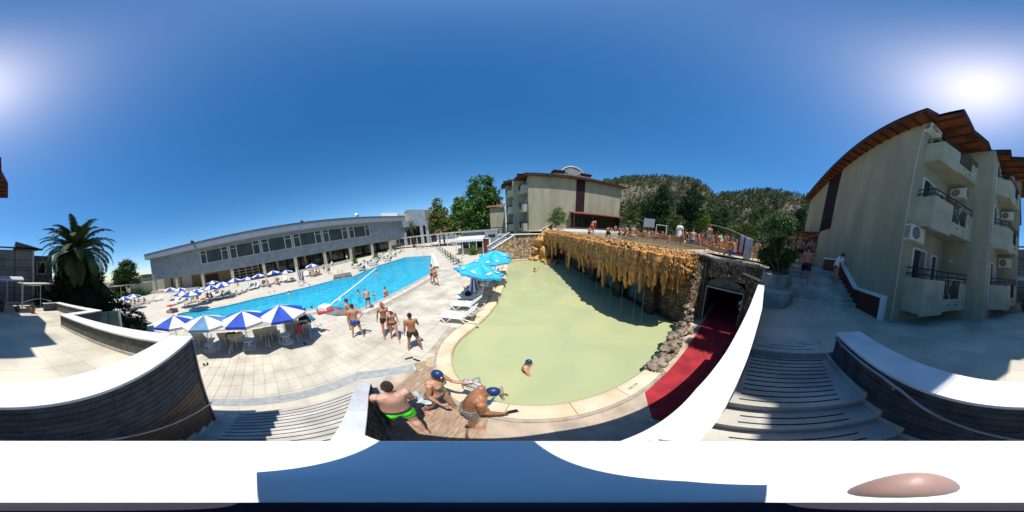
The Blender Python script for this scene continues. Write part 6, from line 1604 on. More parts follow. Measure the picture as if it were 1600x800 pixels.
for i, (x, y, rz, lb) in enumerate([(-3.2, 7.75, .03, 'white lounger with rumpled pinkish towel in front of the folded parasol'), (-3.25, 8.75, 0, 'white lounger half in shade just behind the folded parasol'), (-3.1, 9.9, 0, 'lounger in deep shade carrying the lying sunbather'), (-3.0, 10.9, .05, 'shaded lounger behind the tilted blue parasol pole'), (-2.9, 12.0, .05, 'shaded lounger under the rear blue parasol'), (-2.7, 13.1, .05, 'last shaded lounger towards the white side stair')]):
    dup(sn2, (x-.15, y, 0), rz, lb, GR)
FL = [(236, 471, 'white'), (246, 470, 'w'), (271, 476, 'white'), (283, 472, 'w'), (293, 474, 'g'), (318, 470, 'g'), (328, 468, 'w'), (341, 466, 'g'), (352, 464, 'g'), (362, 461, 'g'), (371, 460, 'g'), (379, 457, 'g'), (391, 453, 'w'), (399, 451, 'w'), (410, 448, 'g'), (418, 447, 'g'), (432, 444, 'o'), (444, 441, 'w'), (455, 439, 'g'), (468, 437, 'w'), (478, 432, 'w'), (494, 429, 'w'), (305, 463, 'w'), (335, 457, 'w'), (214, 474, 'w'), (222, 474, 'w'), (205, 477, 'w')]
lfar = lounger('x', 50, mat('lounger_grey', (.43, .43, .39)), None, False); sn3 = snap(lfar)
side = ['to the left of the big pool near the striped steps', 'on the far side of the pool']
places = ['beside the striped steps', 'right of the steps pair', 'by the pool corner with a pink ring', 'second from the pool corner', 'with a bather behind it, third from the corner', 'next to the seated couple', 'between the seated couple and the orange towel', 'right of the orange towel bather', 'with a blue towel on it', 'beside the blue towel one', 'in front of the wide parasol', 'with red and blue cloth', 'one of the white pair below the shelf wall', 'other of the white pair below the shelf wall', 'grey one left of the third column', 'grey one right of the third column', 'carrying a sunbather under the parasols', 'white, pale blue draped, near the closed parasol', 'grey, right of the pale blue draped one', 'white, just left of the standing bathers', 'white pair member behind the standing bathers', 'white near the last open parasol', 'in the second rank behind the pool corner', 'in the second rank behind the orange towel', 'among the group by the red flowers, middle', 'among the group by the red flowers, right end', 'among the group by the red flowers, left end']
lfar_used = False
for i, (px, py, c) in enumerate(FL):
    p = G(px, py, 0); rz = PI - .25 if i < 24 else PI - 1.2
    loc = (p.x + .9, p.y, 0); lab = 'small sun lounger across the pool, ' + places[i]
    if not lfar_used: lfar.location = loc; lfar.rotation_euler.z = rz; lfar['label'] = lab; lfar['group'] = 'loungers across the big pool'; lfar_used = True
    else: dup(sn3 if c == 'g' else sn2, loc, rz, lab, 'loungers across the big pool')
# small round two tier tables
def table(label, group):
    t = thing('side_table', label, 'side table', (0, 0, 0), 0, group); q = MB(); q.lathe([(.0, .44), (.24, .44), (.245, .47), (.0, .475)], 20); q.build('table_top', M_plastic, t, smooth=False)
    q = MB(); q.lathe([(.29, 0), (.30, .05), (.22, .09), (.05, .11)], 20); q.build('base', M_plastic, t)
    q = MB()
    for k in range(3): a = k*2.09; q.tube([(.14*math.cos(a), .14*math.sin(a), .09), (.12*math.cos(a), .12*math.sin(a), .44)], .018, 6)
    q.build('leg', M_plastic, t); return t
tb = table('white side table at the left end of the near lounger row', 'white two tier side tables'); snT = snap(tb); tb.location = (-7.42, -2.87, 0)
dup(snT, (-7.5, -1.05, 0), .5, 'white side table between the green towel lounger and the joined pair', 'white two tier side tables', 1.1); dup(snT, (-7.4, .66, 0), .9, 'white side table left of the lounger with the pink towel', 'white two tier side tables', 1.12)
# cloth on loungers
def cloth(name, label, cat, c, sx, sy, m, seed, rz=0, hang=.0, amp=.06):
    q = MB(); n = 14; vs = []; fs = []; rnd = Vector((seed*3.1, 0, 0))
    for j in range(n+1):
        for i in range(n+1):
            u, v = i/n-.5, j/n-.5; z = amp*noise.noise(Vector((u*5, v*5, seed))*1.0) + amp*.6*noise.noise(Vector((u*12, v*12, seed)))
            e = max(abs(u), abs(v))*2; z += amp*1.2*(1-e**2) - hang*max(0, e-.6)
            vs.append((u*sx*(1+.2*noise.noise(Vector((v*4, seed, 0)))), v*sy*(1+.2*noise.noise(Vector((u*4, seed, 5)))), z))
    for j in range(n):
        for i in range(n): k = j*(n+1)+i; fs.append((k, k+1, k+n+2, k+n+1))
    q.add(vs, fs); o = q.build(name, m, None, c, rz, smooth=True); o.modifiers.new('s', 'SOLIDIFY').thickness = .006; return tag(o, label, cat)
M_pk = mat('pink_cloth', (.55, .05, .14), .9, .15, 20); M_navy = mat('navy_cloth', (.012, .018, .05), .9, .3, 15); M_gr = mat('green_cloth', (.02, .14, .05), .9, .2, 12); M_ye = mat('yellow_cloth', (.70, .48, .05), .9, .1, 9); M_pkw = mat('pinkish_towel', (.66, .55, .55), .9, .08, 30, bump=.4, bscale=200); M_tq = mat('turquoise_cloth', (.03, .22, .36), .9, .15, 12)
cloth('towel', 'green and yellow towel bunched over a grey lounger back', 'towel', (-7.45, -1.75, .98), .28, .55, M_gr, 1, .1, .2); cloth('towel', 'bright yellow cloth beside the green towel', 'towel', (-7.42, -1.35, .97), .25, .30, M_ye, 2, .3, .2)
cloth('towel', 'pink towel hanging over the lounger back at the right of the near row', 'towel', (-7.47, 1.38, .80), .12, .30, M_pk, 3, -.1, .9, .03)
o = cloth('clothes', 'heap of dark navy clothes on the right end lounger', 'clothes', (-7.75, 1.72, .92), .55, .5, M_navy, 4, 0, .25, .16); cloth('clothes', 'turquoise garment on top of the heap of dark clothes', 'clothes', (-7.85, 2.08, .86), .45, .35, M_tq, 5, .4, .25, .13); cloth('clothes', 'small red cloth behind the heap of dark clothes', 'clothes', (-8.0, 1.95, 1.0), .25, .2, mat('red_cloth', (.5, .02, .02), .9), 6, .2, .2, .08)
cloth('towel', 'pale patterned towel crumpled on the foot of the right end lounger', 'towel', (-7.55, 2.35, .55), .35, .3, M_pkw, 7, .1, .2)
cloth('towel', 'pinkish towel lying on the nearest white lounger by the green pool', 'towel', (-2.55, 6.62, .365), .55, .30, M_pkw, 8, .5, .0, .03); cloth('towel', 'pinkish towel lying on the second white lounger by the folded parasol', 'towel', (-2.6, 7.85, .365), .55, .36, M_pkw, 9, .9, .0, .04)
cloth('bag', 'dark bag on the shaded lounger behind the folded parasol', 'bag', (-2.7, 8.95, .40), .4, .35, M_navy, 10, .3, .1, .16)
cloth('towel', 'orange towel on a lounger across the pool', 'towel', (G(318, 466, .4).x+.3, G(318, 466, .4).y, .42), 1.2, .6, mat('orange_cloth', (.62, .12, .02), .9), 11, .3, .1, .06); cloth('towel', 'turquoise towel on a grey lounger across the pool', 'towel', (G(347, 461, .45).x, G(347, 461, .45).y, .45), 1.1, .5, M_tq, 12, .3, .1, .05)
# flip flops
M_flip = mat('black_rubber', (.015, .015, .02), .7); M_pink2 = mat('pink_rubber', (.55, .03, .22), .6)
def flip(label, p, rz, m):
    t = thing('flip_flop', label, 'flip flop', p, rz); q = MB(); q.prism([(x*.13, y*.045) for x, y in [(-1, -.6), (-.6, -.85), (0, -.7), (.6, -1), (1, -.6), (1.1, 0), (1, .6), (.6, 1), (0, .7), (-.6, .85), (-1, .6)]], .0, .018); q.build('sole', m, t)
    q = MB(); q.tube([(.06, 0, .018), (.03, .0, .045), (-.02, .035, .018)], .006, 5); q.tube([(.03, .0, .045), (-.02, -.035, .018)], .006, 5); q.build('strap', m, t); return t
for px, py, rz, lb, m in [(639, 560, .9, 'black flip flop lying left of its pair beside the slatted grate', M_flip), (651, 563, -.1, 'black flip flop nearer the slatted grate', M_flip), (508, 515, .5, 'pink flip flop on the sunny tiles beyond the loungers', M_pink2), (513, 516, .2, 'second pink flip flop to the right of the first', M_pink2), (319, 570, .6, 'dark flip flop on bright tiles near the parapet corner', M_flip), (324, 569, .3, 'dark flip flop right of its pair near the parapet corner', M_flip), (476, 537, .2, 'dark sandal on the tiles in the parasol shade', M_flip)]:
    flip(lb, G(px, py, .014), rz, m)
# grey wet platform, springboard, rope
pf = thing('pool_platform', 'grey wet triangular platform at the pool corner where the lane rope ends', 'platform'); M_wet = mat('wet_concrete', (.20, .19, .17), .35, .2, 2)
q = MB(); q.prism([(-8.15, 5.35), (-10.35, 4.72), (-10.95, 3.5), (-10.4, 3.3), (-8.75, 4.0), (-8.0, 4.9)], .036, .075); q.build('slab', M_wet, pf)
lr = thing('lane_rope', 'white floating lane rope stretched across the big pool', 'lane rope')
a, b = G(518, 475, -.05), G(588, 419, -.05); n = 46
q = MB(); q.tube([a, b], .03, 5); q.build('rope', M_white, lr)
for k in range(n): p = a.lerp(b, (k+.5)/n); d = (b-a).normalized(); q = MB(); q.tube([p - d*.13, p - d*.1, p + d*.1, p + d*.13], [.05, .085, .085, .05], 8); q.build('float', M_white, lr)
sb_ = thing('start_block', 'low white block with red edged board at the corner of the big pool', 'diving board')
p = G(509, 484, .04); q = MB(); q.box(-.42, .42, -.32, .32, .0, .34); o = q.build('block', M_white, sb_, bevel=.02); sb_.location = p; sb_.rotation_euler.z = .35
q = MB(); a = G(496, 490, .08); b = G(521, 484, .08); d = (b-a); N = Vector((-d.y, d.x, 0)).normalized()*.16; 
rb = thing('diving_board', 'flat red board lying along the edge of the grey platform', 'board'); q.prism([tuple((a+N)[:2]), tuple((a-N)[:2]), tuple((b-N)[:2]), tuple((b+N)[:2])], .08, .13); q.build('board', mat('red_paint', (.5, .02, .03), .5, .1), rb)
pb2 = thing('pool_bench', 'long white bench beside the far right edge of the big pool', 'bench'); a, b = G(676, 399, 0), G(683, 420, 0); d = (b-a).normalized(); N = Vector((-d.y, d.x, 0)); q = MB(); q.prism([tuple(v[:2]) for v in (a+N*.25, a-N*.25, b-N*.25, b+N*.25)], .32, .42); q.build('seat', M_white, pb2)
for f in (.05, .5, .95): p = a.lerp(b, f); q = MB(); q.box(p.x-.15, p.x+.15, p.y-.15, p.y+.15, 0, .319); q.build('leg', M_plastic, pb2)
# ladders
def ladder(label, pA, pB, dirv, h=.8, m=None, out=.5, r=.022):
    t = thing('pool_ladder', label, 'ladder'); d = Vector((dirv[0], dirv[1], 0)).normalized()
    for p in (pA, pB):
        p = Vector(p); d = d.to_3d(); q = MB(); q.tube([p - d*out, p - d*out + Vector((0, 0, h*.55)), p - d*out*.9 + Vector((0, 0, h*.72)), p + d*.22 + Vector((0, 0, h)), p + d*.30 + Vector((0, 0, h*.93)), p + d*.33 + Vector((0, 0, -.6))], r, 8); q.build('handrail', m or M_metal, t, smooth=True)
    for k in range(3): z = -.1 - .22*k; q = MB(); q.tube([Vector(pA)+d*.33+Vector((0, 0, z)), Vector(pB)+d*.33+Vector((0, 0, z))], r, 6); q.build('rung', m or M_metal, t)
    return t
# thermal ladder: feet measured at rim
ha, hb_ = G(770, 606, .1), G(784, 626, .1)
t = thing('pool_ladder', 'pair of bright steel handrails dipping into the green pool behind the stooping man', 'ladder')
for (f0, top0, foot) in (((724, 607), (748, 589.5), (752, 606)), ((760, 642), (784, 603.5), (787, 625))):
    pf_ = G(*f0, .1); q = MB(); zf = -.1; w_end = G(*foot, -.1); hor = math.hypot(w_end.x, w_end.y); pt = R(*top0, hor); pt.z = min(pt.z, 1.0)
    st = Vector((pf_.x, pf_.y, .1)); q.tube([st, st + Vector((0, 0, .35)), st.lerp(Vector((pt.x, pt.y, .6)), .12) + Vector((0, 0, .18)), pt, pt + (w_end-pt)*.06 + Vector((0, .03, -.03)), Vector((w_end.x, w_end.y, -.7))], .024, 10); q.build('handrail', M_metal, t, smooth=True)
ladder('tubular steel handrails by the lane rope at the near pool corner', (-9.6, 4.95, .08), (-9.1, 5.1, .08), (-.35, .94), .85, M_metal, .3)
ladder('steel ladder on the platform at the far side of the big pool', G(529, 430, .1), G(536, 430, .1), (.9, -.2), .95, M_metal, .4)
ladder('steel ladder at the far end of the big pool', (-18.5, 27.0, .03), (-18.0, 27.0, .03), (0, -1), .9, M_metal, .4)
ladder('steel ladder beside the far right corner of the big pool', (-16.8, 27.2, .03), (-16.3, 27.2, .03), (0, -1), .9, M_metal, .4)
pl2 = thing('pool_platform', 'grey wet jetty with handrails on the far side of the big pool', 'platform'); q = MB(); q.prism([(-19.35, 9.3), (-18.25, 11.6), (-20.4, 12.8), (-21.6, 10.6)], .02, .28); q.build('slab', M_wet, pl2)
rcs = thing('ring_stand', 'small stand with red cushion at the left corner of the big pool', 'stand'); p = G(268, 488, 0); rcs.location = p; q = MB(); q.box(-.9, .5, -.35, .35, 0, .35); q.build('box', M_taupe, rcs); q = MB(); q.lathe([(.1, .75), (.45, .78), (.5, .84), (.1, .88)], 12); q.tube([(0, 0, .3), (0, 0, .76)], .04, 6); q.build('red_cushion', mat('red_paint', (.5, .02, .03)), rcs)
# chairs and tables ------------------------------------------------------------
def chair(label, m, group):
    t = thing('garden_chair', label, 'chair', (0, 0, 0), 0, group)
    q = MB(); q.box(-.23, .23, -.23, .23, .41, .44); q.build('seat', m, t)
    q = MB(); Mx = Matrix.Translation((0, -.22, .44)) @ Matrix.Rotation(.2, 4, 'X'); q.box(-.22, .22, -.02, .01, 0, .46, 0, Mx); q.build('backrest', m, t)
    for sx in (-1, 1):
        for sy in (-1, 1): q = MB(); q.tube([(sx*.21, sy*.21, .42), (sx*.25, sy*.25, 0)], .018, 5); q.build('leg', m, t)
        q = MB(); q.tube([(sx*.25, -.23, .64), (sx*.26, .18, .64), (sx*.24, .22, .42)], .016, 5); q.build('armrest', m, t)
    return t
def cafe_table(label, m, group, r=.42, z=.73):
    t = thing('cafe_table', label, 'table', (0, 0, 0), 0, group); q = MB(); q.box(-r, r, -r, r, z-.04, z); q.build('table_top', m, t)
    for sx in (-1, 1):
        for sy in (-1, 1): q = MB(); q.tube([(sx*r*.85, sy*r*.85, z-.04), (sx*r*.85, sy*r*.85, 0)], .025, 5); q.build('leg', m, t)
    return t
M_gch = mat('grey_wicker', (.16, .15, .13), .7, .2, 20, isl=.2); M_redt = mat('red_table', (.30, .05, .03), .6, .1)
c0 = chair('x', M_plastic, None); snC = snap(c0); g0_ = chair('x', M_gch, None); snG = snap(g0_); t0 = cafe_table('x', M_plastic, None); snW = snap(t0); r0_ = cafe_table('x', M_redt, None); snR = snap(r0_)
cnt = 0
sets = [(566, 423, 'table set between the two potted plants'), (583, 415, 'table set close to the far coping'), (606, 408, 'table set by the coping near the pool end'), (558, 419, 'white table set nearest the far pool jetty'), (575, 413, 'second white table set along the columns'), (588, 408.5, 'third white table set along the columns'), (602, 404.5, 'fourth white table set along the columns'), (615, 401, 'fifth white table set along the columns'), (596, 399, 'rear white table set between two columns'), (610, 394.5, 'rear white table set at the last column'), (622, 396, 'white table set beyond the last column')]
def gplace(sn, proto, used, loc, rz, lab, grp):
    if not used[0]: proto.location = loc; proto.rotation_euler.z = rz; proto['label'] = lab; proto['group'] = grp; used[0] = True
    else: dup(sn, loc, rz, lab, grp)
uC, uG, uW, uR = [False], [False], [False], [False]; random.seed(15)
for px, py, lb in sets:
    p = G(px, py, 0); gplace(snW, t0, uW, (p.x, p.y, 0), random.random(), 'white cafe table of the ' + lb, 'white cafe tables beyond the pool')
    for k, w in enumerate(('pool side', 'building side', 'left', 'right')):
        a = k*PI/2 + random.uniform(-.3, .3); gplace(snC if k % 2 else snG, c0 if k % 2 else g0_, uC if k % 2 else uG, (p.x+.75*math.cos(a), p.y+.75*math.sin(a), 0), a + PI/2, f'chair on the {w} of the ' + lb, 'garden chairs around the white cafe tables')
for k, (px, py) in enumerate([(629, 386), (651, 385.5), (658, 383.6), (666, 384.5), (674, 383), (686, 381), (696, 381.5), (704, 379.5), (715, 381), (660, 386.5), (676, 386)]):
    p = R(px, py-1, 46+k*.6); gplace(snR, r0_, uR, (p.x, p.y, 0), .1*k, f'small red topped table, {nm_ord(k)} in the row under the covered walkway', 'red topped cafe tables')
for k in range(16):
    f = k/15; px = 684 + 33*f + (3 if k % 2 else -3); py = 388 + 27*f; p = G(px, py, 0); dup(snG, (p.x, p.y, 0), -1.2 + random.uniform(-.6, .6), f'grey wicker chair, {nm_ord(k)} in the double row leading from the pool end to the kiosk', 'grey wicker chairs in a row beyond the pool')
p = R(683.5+37, 391, 24); dup(snC, (p.x, p.y, 0), 1.2, 'pale blue and white chair beside the bathers at the kiosk', 'chairs by the kiosk')
# ================================================================== PEOPLE
def skin(name, c): 
    m = mat(name, c, .45, .10, 3, bump=.05, bscale=60, world=False, spec=.45); m.node_tree.nodes['Principled BSDF'].inputs['Subsurface Weight'].default_value = .08; m.node_tree.nodes['Principled BSDF'].inputs['Subsurface Radius'].default_value = (.02, .008, .004); return m
S_pale = skin('skin_pale', (.56, .33, .25)); S_tan = skin('skin_tan', (.50, .27, .165)); S_brown = skin('skin_brown', (.38, .17, .09)); S_red = skin('skin_reddened', (.50, .20, .14)); S_olive = skin('skin_olive', (.38, .22, .14))
H_brown = mat('hair_brown', (.055, .028, .016), .7, .4, 30, bump=1, bscale=120, world=False); H_black = mat('hair_black', (.012, .010, .009), .6, .3, 30, bump=1, bscale=120, world=False)
C_navy = mat('swim_cap_navy', (.012, .04, .14), .4, .08, 5, world=False); C_black = mat('swim_black', (.012, .012, .014), .6, .1, world=False); C_white = mat('cap_white', (.78, .78, .78), .6, .04); C_blue = mat('swim_blue', (.015, .06, .35), .6, .1, 8, world=False); C_green = mat('swim_neon_green', (.06, .72, .03), .6, .08, 8, world=False); C_red = mat('swim_red', (.50, .03, .02), .6, .1); C_orange = mat('swim_orange', (.70, .09, .01), .6, .1); C_olive = mat('bikini_olive', (.20, .21, .15), .7, .35, 40, world=False); C_pat = mat('patterned_trunks', (.05, .05, .06), .7, .1, 45, col2=(.35, .33, .30), world=False); C_brown = mat('bikini_brown', (.10, .04, .03), .6, .1); C_dress = mat('white_dress', (.78, .78, .80), .8, .04)
EYE = mat('eye_dark', (.02, .012, .01), .2); LIP = mat('lip', (.35, .10, .08), .5)
def RX(a): return Matrix.Rotation(math.radians(a), 4, 'X')
def RY(a): return Matrix.Rotation(math.radians(a), 4, 'Y')
def RZ(a): return Matrix.Rotation(math.radians(a), 4, 'Z')
def TT(x, y, z): return Matrix.Translation((x, y, z))
def evring(M, z, hw, hd, n=14, yo=0): return [(M @ Vector((hw*math.cos(2*PI*k/n), hd*math.sin(2*PI*k/n)+yo, z))) for k in range(n)]
def frames(P):
    F = {}; fat = P.get('fat', 1); fem = P.get('fem', False)
    root = RZ(P.get('roll', 0)) @ RX(P.get('pitch', 0)); F['P'] = root
    lean = P.get('lean', 4); tw = P.get('twist', 0); sd = P.get('side', 0)
    S1 = root @ TT(0, 0, .10) @ RX(-lean*.5) @ RY(sd*.5) @ RZ(tw*.5); S2 = S1 @ TT(0, 0, .17) @ RX(-lean*.5) @ RY(sd*.5) @ RZ(tw*.5); F['S1'] = S1; F['S2'] = S2
    hp, hy = P.get('head', (0, 0)); F['H'] = S2 @ TT(0, -.005, .285) @ RX(-hp) @ RZ(hy)
    shw = .165 if fem else .185
    for s, nm in ((-1, 'L'), (1, 'R')):          # L is -x
        fl, ab, kn = P.get('leg'+nm, (4, 4, 4))[:3]; tr = (P.get('leg'+nm, (4, 4, 4)) + (0,))[3]
        T_ = root @ TT(s*.092, 0, -.03) @ RX(fl) @ RY(-s*ab) @ RZ(tr); F['T'+nm] = T_; F['K'+nm] = T_ @ TT(0, 0, -.43) @ RX(-kn); F['A'+nm] = F['K'+nm] @ TT(0, 0, -.41) @ RX(P.get('foot'+nm, kn - fl))
        a = P.get('arm'+nm, (6, 10, 15)); fl, ab, el = a[:3]; tr = a[3] if len(a) > 3 else 0
        U = S2 @ TT(s*shw, 0, .195) @ RX(fl) @ RY(-s*ab) @ RZ(tr*s); F['U'+nm] = U; F['E'+nm] = U @ TT(0, 0, -.285) @ RX(el); F['W'+nm] = F['E'+nm] @ TT(0, 0, -.25) @ RX(a[4] if len(a) > 4 else 5)
    return F
def limb(q, M1, prof, n=10):
    q.loft([[M1 @ Vector((r*math.cos(2*PI*k/n)*(1), r*math.sin(2*PI*k/n)*(dp), z)) + (M1.to_3x3() @ Vector((0, yo, 0))) for k in range(n)] for z, r, dp, yo in prof])
def torso_rings(F, P, inf=0.0, z0=None, z1=None):
    fat = P.get('fat', 1.0); fem = P.get('fem', False); hip = 1.08 if fem else 1.0; sh = .90 if fem else 1.0; wa = (.88 if fem else 1.0)
    belly = max(0, fat-1)
    Rg = [('P', -.115, .075, .06, 0), ('P', -.08, .145*hip, .105, -.008), ('P', -.02, .168*hip, .118, -.012), ('P', .05, .155*hip, .105, 0), ('S1', .02, .142*wa, .098, .0), ('S1', .09, .138*wa, .098, .0), ('S2', -.01, .145*(wa+1)/2, .102, .0), ('S2', .06, .158*sh, .112, .0), ('S2', .12, .170*sh, .115, .0), ('S2', .17, .172*sh, .10, -.004), ('S2', .215, .14*sh, .075, -.006), ('S2', .25, .075, .055, -.006)]
    out = []
    for i, (f, z, hw, hd, yo) in enumerate(Rg):
        b = belly*{0: .2, 1: .4, 2: .7, 3: 1.0, 4: 1.3, 5: 1.3, 6: 1.0, 7: .7, 8: .5, 9: .4}.get(i, .2)
        out.append((f, z, hw*(1+b*.8)+inf, hd*(1+b)+inf, yo + b*.05))
    return out
def body_mesh(P, vox):
    F = frames(P); q = MB(); fat = P.get('fat', 1.0); fem = P.get('fem', False); lf = (fat-1)*.6+1; am = lf*(.84 if fem else 1.0)
    q.loft([evring(F[f], z, hw, hd, 16, yo) for f, z, hw, hd, yo in torso_rings(F, P)])
    if fem:
        for s in (-1, 1): q.ell(F['S2'] @ Vector((s*.075, .095, .09)), .062, .055, .06, F['S2'].to_3x3(), 10, 6)
    else:
        for s in (-1, 1): q.ell(F['S2'] @ Vector((s*.08, .075, .125)), .085, .045, .06, F['S2'].to_3x3(), 10, 6)
    for s in (-1, 1):
        q.ell(F['P'] @ Vector((s*.08, -.07, -.055)), .088, .085, .088, F['P'].to_3x3(), 10, 6)      # seat
        q.ell(F['S2'] @ Vector((s*.09, -.06, .14)), .075, .045, .10, F['S2'].to_3x3(), 8, 6)         # shoulder blades
    # neck and head
    H = F['H']; S2 = F['S2']; a = S2 @ Vector((0, -.005, .2)); b = H @ Vector((0, -.005, .04)); q.tube([a, a.lerp(b, .5), b], [.075, .056, .054], 10)
    q.ell(H @ Vector((0, .0, .115)), .074, .092, .105, H.to_3x3(), 14, 10); q.ell(H @ Vector((0, .035, .055)), .052, .052, .052, H.to_3x3(), 10, 6)     # skull, jaw
    if vox < .02:
        q.ell(H @ Vector((0, .098, .085)), .014, .022, .022, H.to_3x3(), 8, 5)
        for s in (-1, 1): q.ell(H @ Vector((s*.075, -.005, .09)), .012, .02, .03, H.to_3x3(), 6, 5)
    for s, nm in ((-1, 'L'), (1, 'R')):
        limb(q, F['T'+nm], [(.06, .080*lf, 1, 0), (-.05, .090*lf, 1.02, 0), (-.18, .082*lf, 1.0, .004), (-.32, .064*lf, 1, .002), (-.43, .056*lf, 1, 0), (-.46, .045, 1, 0)], 12)
        q.ell(F['K'+nm] @ Vector((0, .004, 0)), .054*lf, .056*lf, .06, None, 10, 6)
        limb(q, F['K'+nm], [(.04, .045, 1, 0), (-.03, .052*lf, 1, 0), (-.12, .056*lf, 1.1, -.012), (-.22, .047*lf, 1, -.008), (-.34, .033, 1, 0), (-.42, .035, 1, 0)], 12)
        A_ = F['A'+nm]; q.loft([[A_ @ Vector((hw*math.cos(2*PI*k/10), y, zc + hh*math.sin(2*PI*k/10))) for k in range(10)] for y, hw, zc, hh in [(-.065, .018, -.035, .022), (-.045, .033, -.025, .045), (.0, .037, -.01, .055), (.06, .040, -.035, .036), (.12, .046, -.048, .022), (.165, .043, -.054, .015), (.185, .025, -.057, .010)]])
        if vox < .016:
            for k in range(5): x = -.034+.017*k; q.tube([A_ @ Vector((x*-s, .15, -.055)), A_ @ Vector((x*-s*1.05, .195 - .010*k, -.058))], [.011, .008], 6)
        U = F['U'+nm]; q.ell(U @ Vector((0, 0, -.01)), .060*am, .060*am, .065*am, U.to_3x3(), 10, 6)
        limb(q, U, [(.02, .045*am, 1, 0), (-.06, .052*am, 1, 0), (-.15, .048*am, 1.05, .0), (-.25, .038*am, 1, 0), (-.30, .036*am, 1, 0)], 10)
        E_ = F['E'+nm]; limb(q, E_, [(.03, .034*am, 1, 0), (-.05, .043*am, 1, 0), (-.14, .036*am, 1, 0), (-.22, .026*am, 1, 0), (-.265, .024, 1, 0)], 10)
        Wm = F['W'+nm]; sc = .92 if fem else 1.0
        q.loft([[Wm @ Vector((.016*kx*math.cos(2*PI*k/10), hw*math.sin(2*PI*k/10), z)) for k in range(10)] for z, hw, kx in [(.012, .024, 1.3), (-.02, .032, 1.1), (-.06, .041, 1), (-.088, .040, .9)]])
        if vox < .02:
            curl = P.get('curl', 28)
            for k, (yy, ln) in enumerate([(.031, .070), (.011, .080), (-.010, .074), (-.030, .058)]):
                c = math.radians(curl + 6*k); p0 = Vector((0, yy, -.080)); p1 = p0 + Vector((-s*math.sin(c*.5), .0, -math.cos(c*.5)))*ln*.45; p2 = p1 + Vector((-s*math.sin(c*1.3), 0, -math.cos(c*1.3)))*ln*.32; p3 = p2 + Vector((-s*math.sin(c*2.0), 0, -math.cos(c*2.0)))*ln*.27
                q.tube([Wm @ v for v in (p0, p1, p2, p3)], [.0105, .0095, .0085, .0070], 6)
            q.tube([Wm @ v for v in (Vector((-s*.004, .024, -.018)), Vector((-s*.014, .052, -.045)), Vector((-s*.020, .060, -.075)), Vector((-s*.022, .058, -.095)))], [.014, .012, .010, .008], 6)
        else: q.tube([Wm @ Vector((0, 0, -.08)), Wm @ Vector((-s*.02, 0, -.16))], [.03, .015], 6)
    return q, F
def remesh(q, name, m, vox, parent, smooth=3):
    me = q.mesh('tmp', m); o = bpy.data.objects.new('tmp', me); COL.objects.link(o)
    r = o.modifiers.new('r', 'REMESH'); r.mode = 'VOXEL'; r.voxel_size = vox; r.use_smooth_shade = True
    s = o.modifiers.new('s', 'SMOOTH'); s.factor = .5; s.iterations = smooth
    dg = bpy.context.evaluated_depsgraph_get(); me2 = bpy.data.meshes.new_from_object(o.evaluated_get(dg)); me2.materials.clear(); me2.materials.append(m)
    me2.name = name; bpy.data.objects.remove(o); bpy.data.meshes.remove(me)
    for p in me2.polygons: p.use_smooth = True
    o2 = bpy.data.objects.new(name, me2); COL.objects.link(o2); o2.parent = parent; return o2
def rings_between(F, P, a, b, inf): return [evring(F[f], z, hw, hd, 16, yo) for f, z, hw, hd, yo in torso_rings(F, P, inf)[a:b]]
